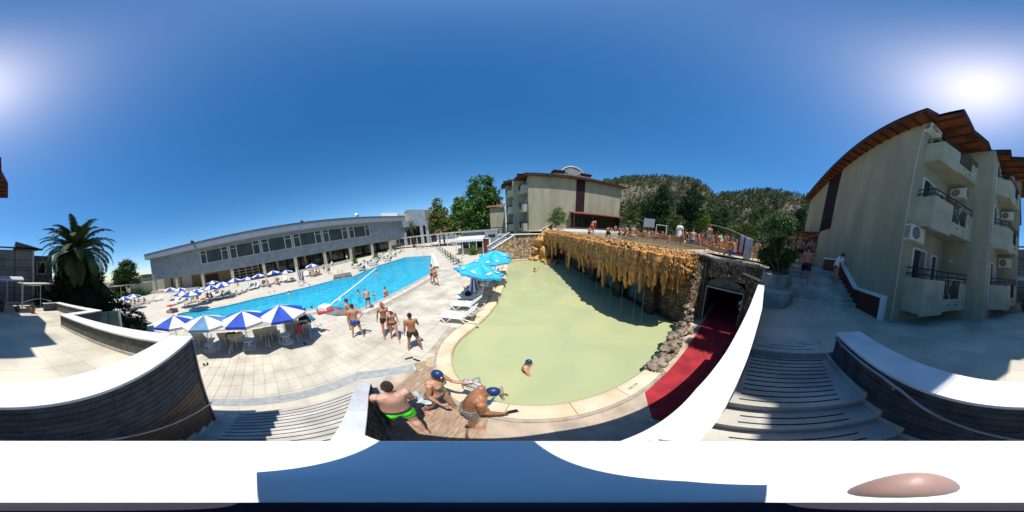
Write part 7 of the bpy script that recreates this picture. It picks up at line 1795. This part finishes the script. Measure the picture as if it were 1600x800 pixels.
def person(label, loc, face, P, sk, wear=(), hairm=None, cap=None, vox=.014, cat='person', group=None, name='person', scale=1.0, ground=True, faceparts=False):
    """face: heading in degrees of compass bearing (0 = +y, 90 = +x)"""
    t = thing(name, label, cat, loc, math.radians(-face), group, scale)
    q, F = body_mesh(P, vox)
    zs = min(v[2] for v in q.v) if ground else P.get('z', 0)
    Tm = Matrix.Translation((0, 0, -zs)); F = {k: Tm @ v for k, v in F.items()}; q.v = [tuple(Tm @ Vector(v)) for v in q.v]
    body = remesh(q, 'body', sk, vox, t)
    cv = max(.011, vox); fat = P.get('fat', 1.0); lf = (fat-1)*.6+1
    for w, m in wear:
        c = MB()
        if w in ('trunks', 'briefs', 'shorts'):
            c.loft(rings_between(F, P, 0, 4 if w != 'shorts' else 4, .012))
            for s in (-1, 1): c.ell(F['P'] @ Vector((s*.08, -.07, -.055)), .100, .097, .10, F['P'].to_3x3(), 10, 6)
            dl = {'trunks': -.19, 'briefs': -.02, 'shorts': -.30}[w]
            for nm in 'LR': limb(c, F['T'+nm], [(.05, .088*lf, 1, 0), (-.04, .104*lf if w != 'briefs' else .097*lf, 1.02, 0), (dl, .100*lf if w != 'briefs' else .09*lf, 1.02, 0)], 12)
            remesh(c, {'trunks': 'swim_trunks', 'briefs': 'swim_briefs', 'shorts': 'shorts'}[w], m, cv, t, 1)
        elif w == 'bikini_top':
            for s in (-1, 1): c.ell(F['S2'] @ Vector((s*.075, .102, .088)), .060, .056, .056, F['S2'].to_3x3(), 10, 6)
            c.loft([evring(F['S2'], z, .158*.93+.006, .112+.004, 16, 0) for z in (.045, .075)]); remesh(c, 'bikini_top', m, cv*.8, t, 1)
        elif w in ('shirt', 'dress'):
            c.loft(rings_between(F, P, 1 if w == 'shirt' else 0, 12, .020))
            for s, nm in ((-1, 'L'), (1, 'R')): limb(c, F['U'+nm], [(.03, .058, 1, 0), (-.06, .068, 1, 0), (-.17 if w == 'shirt' else -.25, .075, 1, 0)], 10)
            if fem_(P):
                for s in (-1, 1): c.ell(F['S2'] @ Vector((s*.075, .1, .09)), .07, .06, .065, F['S2'].to_3x3(), 10, 6)
            if w == 'dress': c.loft([evring(F['P'], z, hw, hd, 16, 0) for z, hw, hd in ((.05, .18, .13), (-.15, .21, .16), (-.33, .235, .185))])
            remesh(c, w, m, cv*1.1, t, 1)
    H = F['H']
    if cap:
        c = MB(); c.ell(H @ Vector((0, -.004, .118)), .083, .101, .113, H.to_3x3() @ Matrix.Rotation(.22, 3, 'X'), 16, 8, z0=-.12); c.build('swim_cap' if cap != C_white else 'sun_cap', cap, t, smooth=True)
        if cap == C_white: c = MB(); c.box(-.065, .065, .06, .17, .155, .163, 0, H); c.build('visor', cap, t)
    if hairm:
        c = MB(); c.ell(H @ Vector((0, -.012, .122)), .081, .098, .112, H.to_3x3() @ Matrix.Rotation(.55, 3, 'X'), 16, 8, z0=-.30)
        if P.get('longhair'): c.ell(H @ Vector((0, -.075, .06)), .06, .05, .10, H.to_3x3(), 10, 6)
        remesh(c, 'hair', hairm, .012 if vox < .02 else .02, t, 1)
    if faceparts:
        for s in (-1, 1): c = MB(); c.ell(H @ Vector((s*.030, .083, .108)), .013, .008, .008, H.to_3x3(), 8, 5); c.build('eye', EYE, t, smooth=True)
        c = MB(); c.ell(H @ Vector((0, .086, .042)), .022, .008, .007, H.to_3x3(), 8, 5); c.build('mouth', LIP, t, smooth=True)
        for s in (-1, 1): c = MB(); c.ell(H @ Vector((s*.030, .088, .128)), .018, .006, .005, H.to_3x3(), 8, 5); c.build('eyebrow', H_brown, t, smooth=True)
    return t, F
def fem_(P): return P.get('fem', False)
def bearing(v): return math.degrees(math.atan2(v[0], v[1]))
# --- foreground -------------------------------------------------------------
g = Vector((-1.55, 1.13, .012))
t, F = person('heavyset pale man in neon green trunks with one hand on the wall', g, -56, dict(fat=1.28, lean=7, head=(8, 0), legL=(12, 5, 6), legR=(-8, 5, 20), armL=(24, 9, 34), armR=(14, 11, 16, 0, 20), curl=55), S_pale, [('trunks', C_green)], H_brown, None, .0125, scale=1.14, faceparts=True)
wb_ = MB(); wb_.loft([evring(F['P'], z, .168+.040, .118+.052, 18, .014) for z in (.035, .062)]); wb_.build('waistband', C_black, t)
hand = (t.matrix_world if False else (Matrix.Translation(g) @ Matrix.Rotation(math.radians(56), 4, 'Z') @ Matrix.Scale(1.14, 4))) @ (F['WR'] @ Vector((0, 0, -.10)))
for k, (dx, dy, rz) in enumerate([(.0, .06, -.6), (.10, -.02, .25)]):
    f_ = flip(['white blue striped flip flop held by the man in green trunks, upper one', 'white blue striped flip flop held by the man in green trunks, lower one'][k], hand + Vector((dx+.05, dy+.02, -.01-.03*k)), rz, mat('pale_blue_rubber', (.42, .50, .55), .6, .2, 30)); f_.rotation_euler = (.5, .25, rz); f_.scale = (1.15,)*3
w = G(691, 642, .012)
t, F = person('woman in olive bikini and navy swim cap holding out a folded towel', w, 92, dict(fem=True, fat=1.12, lean=8, head=(20, -10), legL=(16, 4, 8), legR=(-10, 4, 14), armR=(8, 14, 42, 10, 15), armL=(44, 10, 48, 0, 10), curl=40, longhair=False), S_tan, [('briefs', C_olive), ('bikini_top', C_olive)], None, C_navy, .0125, scale=1.09, faceparts=True)
Mw = Matrix.Translation(w) @ Matrix.Rotation(math.radians(-92), 4, 'Z') @ Matrix.Scale(1.09, 4); hd = Mw @ (F['WL'] @ Vector((0, 0, -.07)))
M_news = mat('printed_white_cloth', (.75, .75, .76), .8, .1, 35, col2=(.03, .03, .08)); cloth('towel', 'white towel with navy print held in the hand of the woman in the navy cap', 'towel', hd + Vector((-.02, .03, -.03)), .42, .16, M_news, 33, math.radians(-20), .15, .03)
t.children  # keep
q = MB(); q.ell(F['H'] @ Vector((.035, .085, .17)), .024, .01, .018, F['H'].to_3x3(), 10, 5); q.build('cap_emblem', C_white, t, smooth=True)
c_ = G(744, 660, .012)
t, F = person('stooping suntanned man in navy swim cap and patterned trunks reading a phone', c_, 80, dict(fat=1.26, lean=34, head=(30, -8), legL=(22, 5, 14), legR=(2, 5, 10), armR=(34, 8, 66, 8, 5), armL=(36, 10, 66, 0, 5), curl=40), S_brown, [('trunks', C_pat)], None, C_navy, .0125, scale=1.06, faceparts=True)
Mw = Matrix.Translation(c_) @ Matrix.Rotation(math.radians(-80), 4, 'Z') @ Matrix.Scale(1.06, 4); hd = Mw @ (F['WR'] @ Vector((0, .03, -.10)))
ph = thing('phone', 'dark smartphone held flat in the hand of the stooping man', 'phone', hd + Vector((.02, .0, .02)), math.radians(20)); q = MB(); q.box(-.08, .08, -.038, .038, 0, .009); q.build('casing', C_black, ph, bevel=.004); q = MB(); q.box(-.072, .072, -.034, .034, .0092, .0105); q.build('screen', M_win, ph)
person('suntanned man in black shorts seen from behind, standing alone on the bright tiles', G(649, 546, .014), -40, dict(lean=2, legL=(3, 9, 2), legR=(-1, 9, 4), armL=(-4, 9, 10), armR=(20, 14, 85, 20), head=(4, 4)), S_brown, [('trunks', C_black)], H_black, None, .0135, scale=.985)
person('pale backed man in blue shorts standing with hand on hip by the big pool', G(559.5, 526.5, .014), -58, dict(lean=2, legL=(4, 8, 2), legR=(0, 10, 3), armL=(0, 12, 12), armR=(-22, 44, 88, 85), head=(6, 0)), S_tan, [('trunks', C_blue)], H_black, None, .0135, scale=1.02)
person('woman in red swimsuit and navy cap beside the man in blue shorts', G(549, 513, .014), 35, dict(fem=True, lean=2, legL=(3, 4, 3), legR=(-2, 4, 3), armL=(30, 8, 70), armR=(25, 8, 80), head=(0, 10)), S_tan, [('briefs', C_red), ('bikini_top', C_red)], None, C_navy, .015)
person('woman in white cap, sunglasses and bikini walking towards the camera', G(618, 530, .014), 132, dict(fem=True, lean=2, legL=(18, 2, 8), legR=(-14, 3, 12), armL=(-8, 10, 14), armR=(10, 10, 16), head=(6, -6)), S_tan, [('briefs', C_brown), ('bikini_top', mat('bikini_grey', (.26, .25, .24), .7, .3, 30))], H_brown, C_white, .0135, scale=.96, faceparts=True)
person('tanned grey haired man in dark trunks walking just behind the woman in the white cap', G(605, 523, .014), 126, dict(lean=4, legL=(-14, 4, 10), legR=(16, 4, 6), armL=(10, 10, 16), armR=(-14, 12, 12), head=(6, 14)), S_brown, [('trunks', C_black)], mat('hair_grey', (.10, .09, .085), .7, .3, 30), None, .0135, scale=1.0, faceparts=True)
person('boy in dark briefs and navy cap stooping at the edge of the big pool', G(577.5, 483, .03), -70, dict(lean=42, legL=(22, 5, 12), legR=(14, 5, 18), armL=(45, 8, 40), armR=(50, 8, 40), head=(20, 0)), S_tan, [('briefs', C_black)], None, C_navy, .016, scale=.86)
# --- prototypes used again and again -------------------------------------------
PROT = {}
def proto(key, P, sk, wear, hairm, cap, vox=.028, scale=1.0, ground=True):
    t, F = person('x', (0, 0, 0), 0, P, sk, wear, hairm, cap, vox, scale=scale, ground=ground); PROT[key] = [snap(t), t, False, scale]
def put(key, label, loc, face, group=None, scale=None, mats=None):
    sn, t, used, sc = PROT[key]; s = (scale or 1.0)*sc
    if not used: PROT[key][2] = True; t.location = loc; t.rotation_euler.z = math.radians(-face); t['label'] = label; t.scale = (s,)*3; r = t
    else: r = dup(sn, loc, math.radians(-face), label, group, s)
    if group: r['group'] = group
    mats = dict(mats or {}); mats.setdefault('body', S_tan); mats.setdefault('swim_cap', C_navy); mats.setdefault('hair', [H_black, H_brown][len(label) % 2])
    if 'swim_trunks' not in mats and key != 'bend': mats['swim_trunks'] = [C_black, C_navy, MATS['faded_blue'], C_black, C_navy, C_pat, C_brown][len(label) % 7]
    if key == 'sitfloor' and len(label) % 3 == 1: mats['swim_cap'] = H_black
    if mats:
        for c in r.children:
            if c.name.split('.')[0] in mats:
                c.material_slots[0].link = 'OBJECT'; c.material_slots[0].material = mats[c.name.split('.')[0]]
    return r
proto('man', dict(lean=3, legL=(5, 6, 3), legR=(-3, 6, 3), armL=(5, 10, 20), armR=(20, 12, 60)), S_tan, [('trunks', C_blue)], H_black, None)
proto('woman', dict(fem=True, lean=3, legL=(8, 3, 4), legR=(-6, 3, 6), armL=(5, 10, 20), armR=(30, 12, 60)), S_tan, [('briefs', C_black), ('bikini_top', C_black)], H_brown, None, scale=.95)
proto('walker', dict(fem=True, lean=5, legL=(24, 2, 8), legR=(-20, 2, 14), armL=(-15, 10, 20), armR=(20, 10, 30)), S_tan, [('briefs', C_black), ('bikini_top', C_red)], H_black, None, scale=.95)
proto('recline', dict(pitch=32, lean=6, legL=(52, 6, 6, ), legR=(70, 6, 50), armL=(10, 15, 40), armR=(15, 15, 30), head=(20, 0), footL=0, footR=0), S_brown, [('trunks', C_black)], H_black, None)
proto('sit', dict(lean=24, legL=(92, 8, 80), legR=(88, 10, 70), armL=(50, 8, 30), armR=(55, 8, 40), head=(10, 0)), S_tan, [('trunks', C_blue)], H_black, None)
proto('sitfloor', dict(lean=22, legL=(86, 12, 14), legR=(110, 12, 85), armL=(45, 10, 40), armR=(60, 10, 30), head=(6, 0), footL=0, footR=0), S_tan, [('trunks', C_blue)], None, C_navy)
proto('bend', dict(lean=72, legL=(30, 8, 22), legR=(10, 8, 14), armL=(70, 8, 6), armR=(55, 8, 20), head=(10, 0)), S_tan, [('trunks', C_orange)], H_black, None)
proto('lie', dict(pitch=-82, lean=0, legL=(6, 8, 6), legR=(6, 8, 10), armL=(150, 20, 60), armR=(150, 20, 60), head=(-10, 0), footL=-60, footR=-60), S_red, [('trunks', C_black)], H_black, None)
proto('swim', dict(lean=14, legL=(40, 8, 60), legR=(30, 10, 60), armL=(38, 20, 50), armR=(52, 24, 20), head=(4, 0)), S_red, [('trunks', C_blue)], None, C_navy, vox=.018)
proto('armup', dict(lean=6, legL=(10, 8, 30), legR=(10, 10, 30), armL=(60, 30, 40), armR=(150, 24, 14), head=(0, 10)), S_red, [('trunks', C_blue)], H_black, None)
proto('child', dict(lean=6, legL=(10, 8, 6), legR=(-4, 8, 6), armL=(20, 20, 40), armR=(30, 20, 50)), S_tan, [('trunks', C_blue)], H_black, None, scale=.66)
# in the big pool
for k, (px, py, key, lb, f, dz) in enumerate([(560, 459, 'man', 'dark haired swimmer standing by the lane rope, arms on the water', 60, -1.33), (584.5, 461.5, 'child', 'child in the middle of the big pool near the painted letters', 160, -.75), (590, 427, 'swim', 'swimmer doing a slow stroke beyond the lane rope', -60, -1.2), (421, 458, 'swim', 'left one of two heads close to the far pool edge', 80, -1.35), (429, 457, 'man', 'right one of two heads close to the far pool edge', 100, -1.45), (450.5, 459, 'swim', 'swimmer just right of the pair at the far pool edge', -40, -1.25), (643, 405.5, 'child', 'distant child at the far end of the big pool', 140, -.85), (668, 403, 'man', 'distant swimmer at the far right corner of the big pool', 150, -1.35), (489, 484.5, 'swim', 'swimmer resting at the near pool edge by the red board', -100, -1.25), (477, 488, 'man', 'swimmer holding the near edge beside the last parasol', -80, -1.35), (482.5, 447.5, 'swim', 'swimmer reaching the far edge below the standing bather in blue', 0, -1.3)]):
    p = G(px, py, -.1); put(key, lb, (p.x, p.y, -.1+dz), f)
p = G(607, 463, -.05); put('man', 'man in blue trunks climbing out over the near pool edge', (p.x-.25, p.y, -1.0), 100)
put('walker', 'woman in red bikini top walking along the deck beside the far part of the pool', G(681.5, 446, .014), 120); put('man', 'man in red shirt half hidden behind the walking woman', G(677, 443, .014), 110, mats={'swim_trunks': C_red})
# standing on the far side
for k, (px, py, key, lb, f, mm) in enumerate([(475, 443, 'man', 'bather in a blue shirt stepping along the far pool edge', 30, {'body': mat('blue_shirt_body', (.06, .12, .45), .8)}), (471, 439, 'woman', 'pale bather beside the one in blue at the far edge', 60, None), (496, 432, 'woman', 'woman in pale swimsuit under the rightmost parasol', 120, None), (500, 430, 'child', 'small child among the group under the rightmost parasol', 90, None), (507, 426, 'man', 'man in pale shirt under the rightmost parasol', 100, {'body': mat('pale_shirt_body', (.45, .52, .62), .8)}), (512, 427, 'child', 'child left of the man in black shorts', 120, None), (515.5, 429, 'man', 'man in black shorts right of the group under the parasol', 130, {'swim_trunks': C_black}), (520, 420, 'man', 'person in white shirt near the striped steps', 100, {'body': mat('white_shirt_body', (.7, .7, .7), .8)}), (543, 408, 'man', 'person in white top by the cafe column', 110, {'body': MATS['white_shirt_body']}), (468, 441, 'man', 'reddish tanned man near the closed parasol', 80, {'body': S_brown})]):
    p = G(px, py, 0); put(key, lb, (p.x, p.y, .01), f, mats=mm)
for k, (px, py, key, lb, f, sk) in enumerate([(302, 469, 'recline', 'tanned sunbather on a lounger left of the orange towel', 80, S_brown), (309, 468, 'sit', 'seated tanned woman beside the sunbather near the pool corner', 80, S_brown), (325, 467, 'recline', 'sunbather on the orange towel across the pool', 80, S_red), (331, 466, 'sit', 'person sitting beside the orange towel sunbather', 90, S_brown), (361, 466, 'child', 'child in dark clothes stepping at the far pool edge', 100, S_brown), (419, 446, 'recline', 'sunbather lying under the parasols left of the third column', 80, S_red), (434, 443, 'recline', 'sunbather on orange lounger under the parasols', 80, S_brown), (485, 431, 'sit', 'seated bather in front of the rightmost parasol', 90, S_brown), (490, 430, 'recline', 'bather lying under the rightmost parasol', 90, S_red), (205, 476, 'recline', 'sunbather lying by the red flowers, left one', 60, S_brown), (211, 474, 'sit', 'person seated by the red flowers, middle one', 60, S_tan), (217, 474, 'recline', 'sunbather lying by the red flowers, right one', 60, S_red), (226, 472, 'sit', 'person sitting at the right end of the group by the red flowers', 60, S_tan), (372, 448, 'recline', 'sunbather on the lounger with red and blue cloth', 80, S_red), (343, 452, 'sit', 'person in pink sitting in the shade behind the loungers', 80, S_tan)]):
    p = G(px, py, .3 if key != 'child' else 0); put(key, lb, (p.x, p.y, .36 if key == 'recline' else (.0 if key == 'sit' else .01)), f, mats={'body': sk})
# by the kiosk and green pool
for px, py, D, key, lb, f, mm in [(727, 394, 27, 'man', 'man in red shorts standing at the kiosk', 160, {'swim_trunks': C_red, 'body': S_red}), (729, 396, 26, 'child', 'child beside the man in red at the kiosk', 120, {'body': S_red}), (738, 389, 28, 'sit', 'person sitting at the kiosk tables', 60, {'body': S_brown}), (733, 388, 28, 'sit', 'second person sitting at the kiosk tables', 90, None), (791, 404, 18.2, 'man', 'reddish skinned person half hidden behind the right edge of the blue parasols', 20, {'body': S_brown}), (832, 405, 21.3, 'bend', 'child in black and yellow trunks climbing the rim by the orange boulders', 90, {'swim_trunks': C_black, 'body': S_brown}), (834, 399, 21.6, 'child', 'dark haired child above the climbing one by the boulders', 170, {'body': S_brown})]:
    p = G(px, py, 0); put(key, lb, (p.x, p.y, .05), f, mats=mm, scale=.75 if key == 'bend' and px == 832 else None)
p = G(820, 576, -.12); put('swim', 'bather in navy cap chest deep in the near part of the green pool', (p.x, p.y, -1.22), 110)
p = G(835, 425, -.12); put('armup', 'distant bather with one arm raised in the green pool', (p.x, p.y, -1.38), 60)
put('recline', 'dark skinned sunbather lying on the shaded lounger beneath the blue parasol', (-2.3, 9.9, .36), -85, mats={'body': S_brown}); put('sit', 'person in red seated in deep shade under the rear blue parasol', (-2.2, 12.0, 0), -80, mats={'body': S_brown, 'swim_trunks': C_red})
# stairs
person('man in black shorts walking up the shaded stone steps, seen from behind', (6.98, -1.78, 3.13), 100, dict(fat=1.15, lean=6, legL=(24, 5, 14), legR=(-8, 5, 10), armL=(-8, 12, 16), armR=(8, 12, 20)), S_red, [('shorts', C_black)], H_black, None, .018)
person('woman in white shirt and red bottoms leaning on the white capped stair wall', (7.28, -3.35, 3.285), 175, dict(fem=True, lean=34, legL=(4, 3, 4), legR=(8, 3, 10), armL=(60, 8, 40), armR=(66, 8, 36), head=(10, 20), longhair=True), S_tan, [('shirt', C_dress), ('briefs', C_red)], mat('hair_auburn', (.10, .03, .015), .7, .3, 20), None, .018, scale=.95)
for px, py, lb in [(1246, 412, 'bather half hidden behind the man on the steps, left one'), (1262, 414, 'bather half hidden behind the man on the steps, right one')]:
    p = R(px, py, 9.3); put('man', lb, (p.x, p.y, 3.74), 280, mats={'body': S_red, 'swim_trunks': C_black})
person('person in white shirt standing in the dark doorway by the white cap', G(1155, 508, .03), 270, dict(fem=True, lean=3, armL=(30, 10, 60), armR=(30, 10, 70)), S_tan, [('shirt', C_dress), ('shorts', C_black)], H_black, None, .02)
# plateau
Z = PZ - .05
person('woman in a loose white tunic and dark cap standing in the shallow water', (10.35, 6.38, Z-.03), 215, dict(fem=True, lean=2, legL=(3, 6, 2), legR=(-2, 6, 2), armL=(8, 18, 30), armR=(8, 18, 30), head=(0, 20)), S_brown, [('dress', C_dress)], H_black, None, .018, scale=.99)
def plate(px, py, D): p = R(px, py, D); return (p.x, p.y, Z-.05)
for px, py, D, key, lb, f, mm, dz in [
    (925, 358, 15.2, 'bend', 'man in bright orange trunks bending over on the falls', 70, {'body': S_brown, 'swim_trunks': C_orange}, 0), (921, 360, 14.6, 'child', 'child in navy cap sitting at the lip in front of the man in orange trunks', 200, {'body': S_brown}, -.35),
    (872, 357, 21.5, 'lie', 'sunburnt man lying on his side near the left end of the falls', 70, None, .05), (951, 357, 13.5, 'bend', 'pale backed bather with black cap crouching in the shallow water', 200, {'body': S_pale, 'swim_trunks': C_black}, -.55),
    (978, 362, 12.2, 'sitfloor', 'bather in blue cap sitting on the lip with legs stretched, left of the pair', 240, {'body': S_tan, 'swim_trunks': C_black}, 0), (988, 366, 11.2, 'sitfloor', 'pale backed bather in blue cap, right of the pair sitting on the lip', 80, {'body': S_tan}, 0),
    (969, 358, 14.5, 'sitfloor', 'bather sitting behind the pair in blue caps, at the left', 180, {'body': S_brown}, 0),
    (1006, 364, 15.5, 'sitfloor', 'reddish bather sitting in the water under the notice board', 180, {'body': S_red}, 0), (1013.5, 368, 13.5, 'child', 'small tanned child left of the one in dark blue', 160, None, -.25), (1026, 368, 13.5, 'child', 'child in dark blue swimwear sitting below the frame stand', 190, {'body': S_brown}, -.25), (1045, 372, 11.8, 'child', 'dark haired child sitting alone left of the woman in white', 150, None, -.35), (1017, 361, 17, 'sitfloor', 'bather standing behind the children by the notice board', 200, {'body': S_brown}, 0), (1036, 356, 20, 'child', 'child standing inside the white frame', 180, {'body': S_brown}, 0),
    (1069, 371, 12.2, 'sitfloor', 'seated bather just right of the woman in white', 220, {'body': S_brown}, .2), (1082, 374, 11.0, 'sitfloor', 'pale backed bather in dark blue trunks sitting on the orange wall', 60, {'body': S_tan, 'swim_trunks': C_blue}, .2), (1094, 376, 10.5, 'sitfloor', 'woman with dark bikini sitting left of the rail end', 220, {'body': S_red}, .15), (1107, 372, 10.5, 'man', 'standing bather behind the left end of the rail', 200, {'body': S_brown}, 0), (1116, 384, 9.2, 'sit', 'bather in bright blue trunks seated behind the parapet', 230, {'body': S_brown}, 0), (1136, 362, 15, 'sitfloor', 'bather resting on the upper orange wall behind the rail', 220, {'body': S_red}, .5), (1127, 354, 18, 'sit', 'person in white and navy further up the orange terrace', 200, {'body': C_dress}, .4), (1165, 370, 14, 'sitfloor', 'bather seated behind the towels on the rail', 240, {'body': S_brown}, .3), (1186, 374, 13, 'sitfloor', 'bather seated right of the towels', 240, {'body': S_tan}, .2), (1200, 376, 12, 'sitfloor', 'bather glimpsed left of the oleander', 250, {'body': S_pale}, .2), (1215, 372, 12, 'man', 'bather glimpsed behind the oleander leaves', 250, {'body': S_brown}, -.3), (962, 352, 18, 'child', 'distant child left of the fan palm', 200, {'body': S_red}, 0), (1155, 357, 19, 'sit', 'tiny seated figure by the yellow bushes', 220, {'body': S_red}, .3)]:
    p = plate(px, py, D); put(key, lb, (p[0], p[1], p[2]+dz), f, mats=mm)
t, F = person('tanned man in blue trunks and navy cap perched on the stone parapet above the doorway', (8.35, 1.75, 3.28), 20, dict(lean=30, legL=(84, 10, 70), legR=(60, 14, 30), armL=(40, 10, 50), armR=(50, 10, 40), head=(10, 0)), S_brown, [('trunks', C_blue)], None, C_navy, .018)
# legs of the photographer's side: camera, its round plate, hand and arm -----------------------
cm = thing('panorama_camera_body', 'small dark panoramic camera on a round white plate held up above the stair wall', 'camera', (0, 0, CAMZ))
up_ = (A @ Vector((0, 0, 1))).normalized(); Mc = Matrix.Translation((0, 0, CAMZ)) @ Matrix((A @ Vector((1, 0, 0)), A @ Vector((0, 1, 0)), A @ Vector((0, 0, 1)))).transposed().to_4x4()
h = .10
Ml = Matrix.Translation((0, 0, -CAMZ)) @ Mc
def loc3(q): q.v = [tuple(Ml @ Vector(v)) for v in q.v]; return q
M_plate = mat('plate_white', (.80, .80, .80), .4, .02, 60); M_purple = mat('purple_rubber', (.010, .007, .026), .4, .1)
q = MB(); q.lathe([(.0466, -h-.004), (.0468, -h-.0005), (.0462, -h)], 64); loc3(q).build('round_plate', M_plate, cm)
q = MB(); q.lathe([(.0058, -h-.0001), (.0058, -h+.0012), (.005, -h+.0012)], 24); loc3(q).build('mount_foot', M_purple, cm)
q = MB(); q.box(-.0232, .0185, -.006, .003, -.0893, .050); loc3(q).build('camera_housing', C_black, cm)  # slab unseen inside the near clip, sized to throw the plate's shadow
q = MB(); q.tube([(0, 0, -h-.004), (0, 0, -h-.03)], .012, 10); loc3(q).build('handle', C_black, cm)
cam_d.clip_start = .0936
# photographer below the plate
t, F = person('photographer in navy shirt on the stair holding the camera overhead on a short stick', (.20, -.36, 1.76), 0, dict(lean=2, legL=(6, 6, 6), legR=(6, 6, 6), armL=(157, 3, 2), armR=(20, 10, 60)), S_tan, [('shirt', C_navy), ('shorts', C_black)], H_brown, None, .02, scale=1.04)
Mp = Matrix.Translation((.20, -.36, 1.76)) @ Matrix.Scale(1.04, 4); hd = Mp @ (F['WL'] @ Vector((0, 0, -.08)))
st = thing('selfie_stick', 'short black stick under the round white plate', 'stick'); q = MB(); q.tube([hd - Vector((0, 0, .12)), hd, Vector((0, 0, CAMZ)) - up_*(h+.03)], .011, 8); q.build('stick', C_black, st)
q = MB(); q.ell((.0108, -.0128, -h-.0008), .0084, .0052, .0046, Matrix.Rotation(math.radians(-62), 3, 'Z'), 24, 14); loc3(q); fg = q.build('fingertip', skin('skin_fingertip', (.44, .28, .24)), t, None, smooth=True); fg.matrix_parent_inverse = Mp.inverted(); fg.matrix_basis = Matrix.Translation((0, 0, CAMZ))
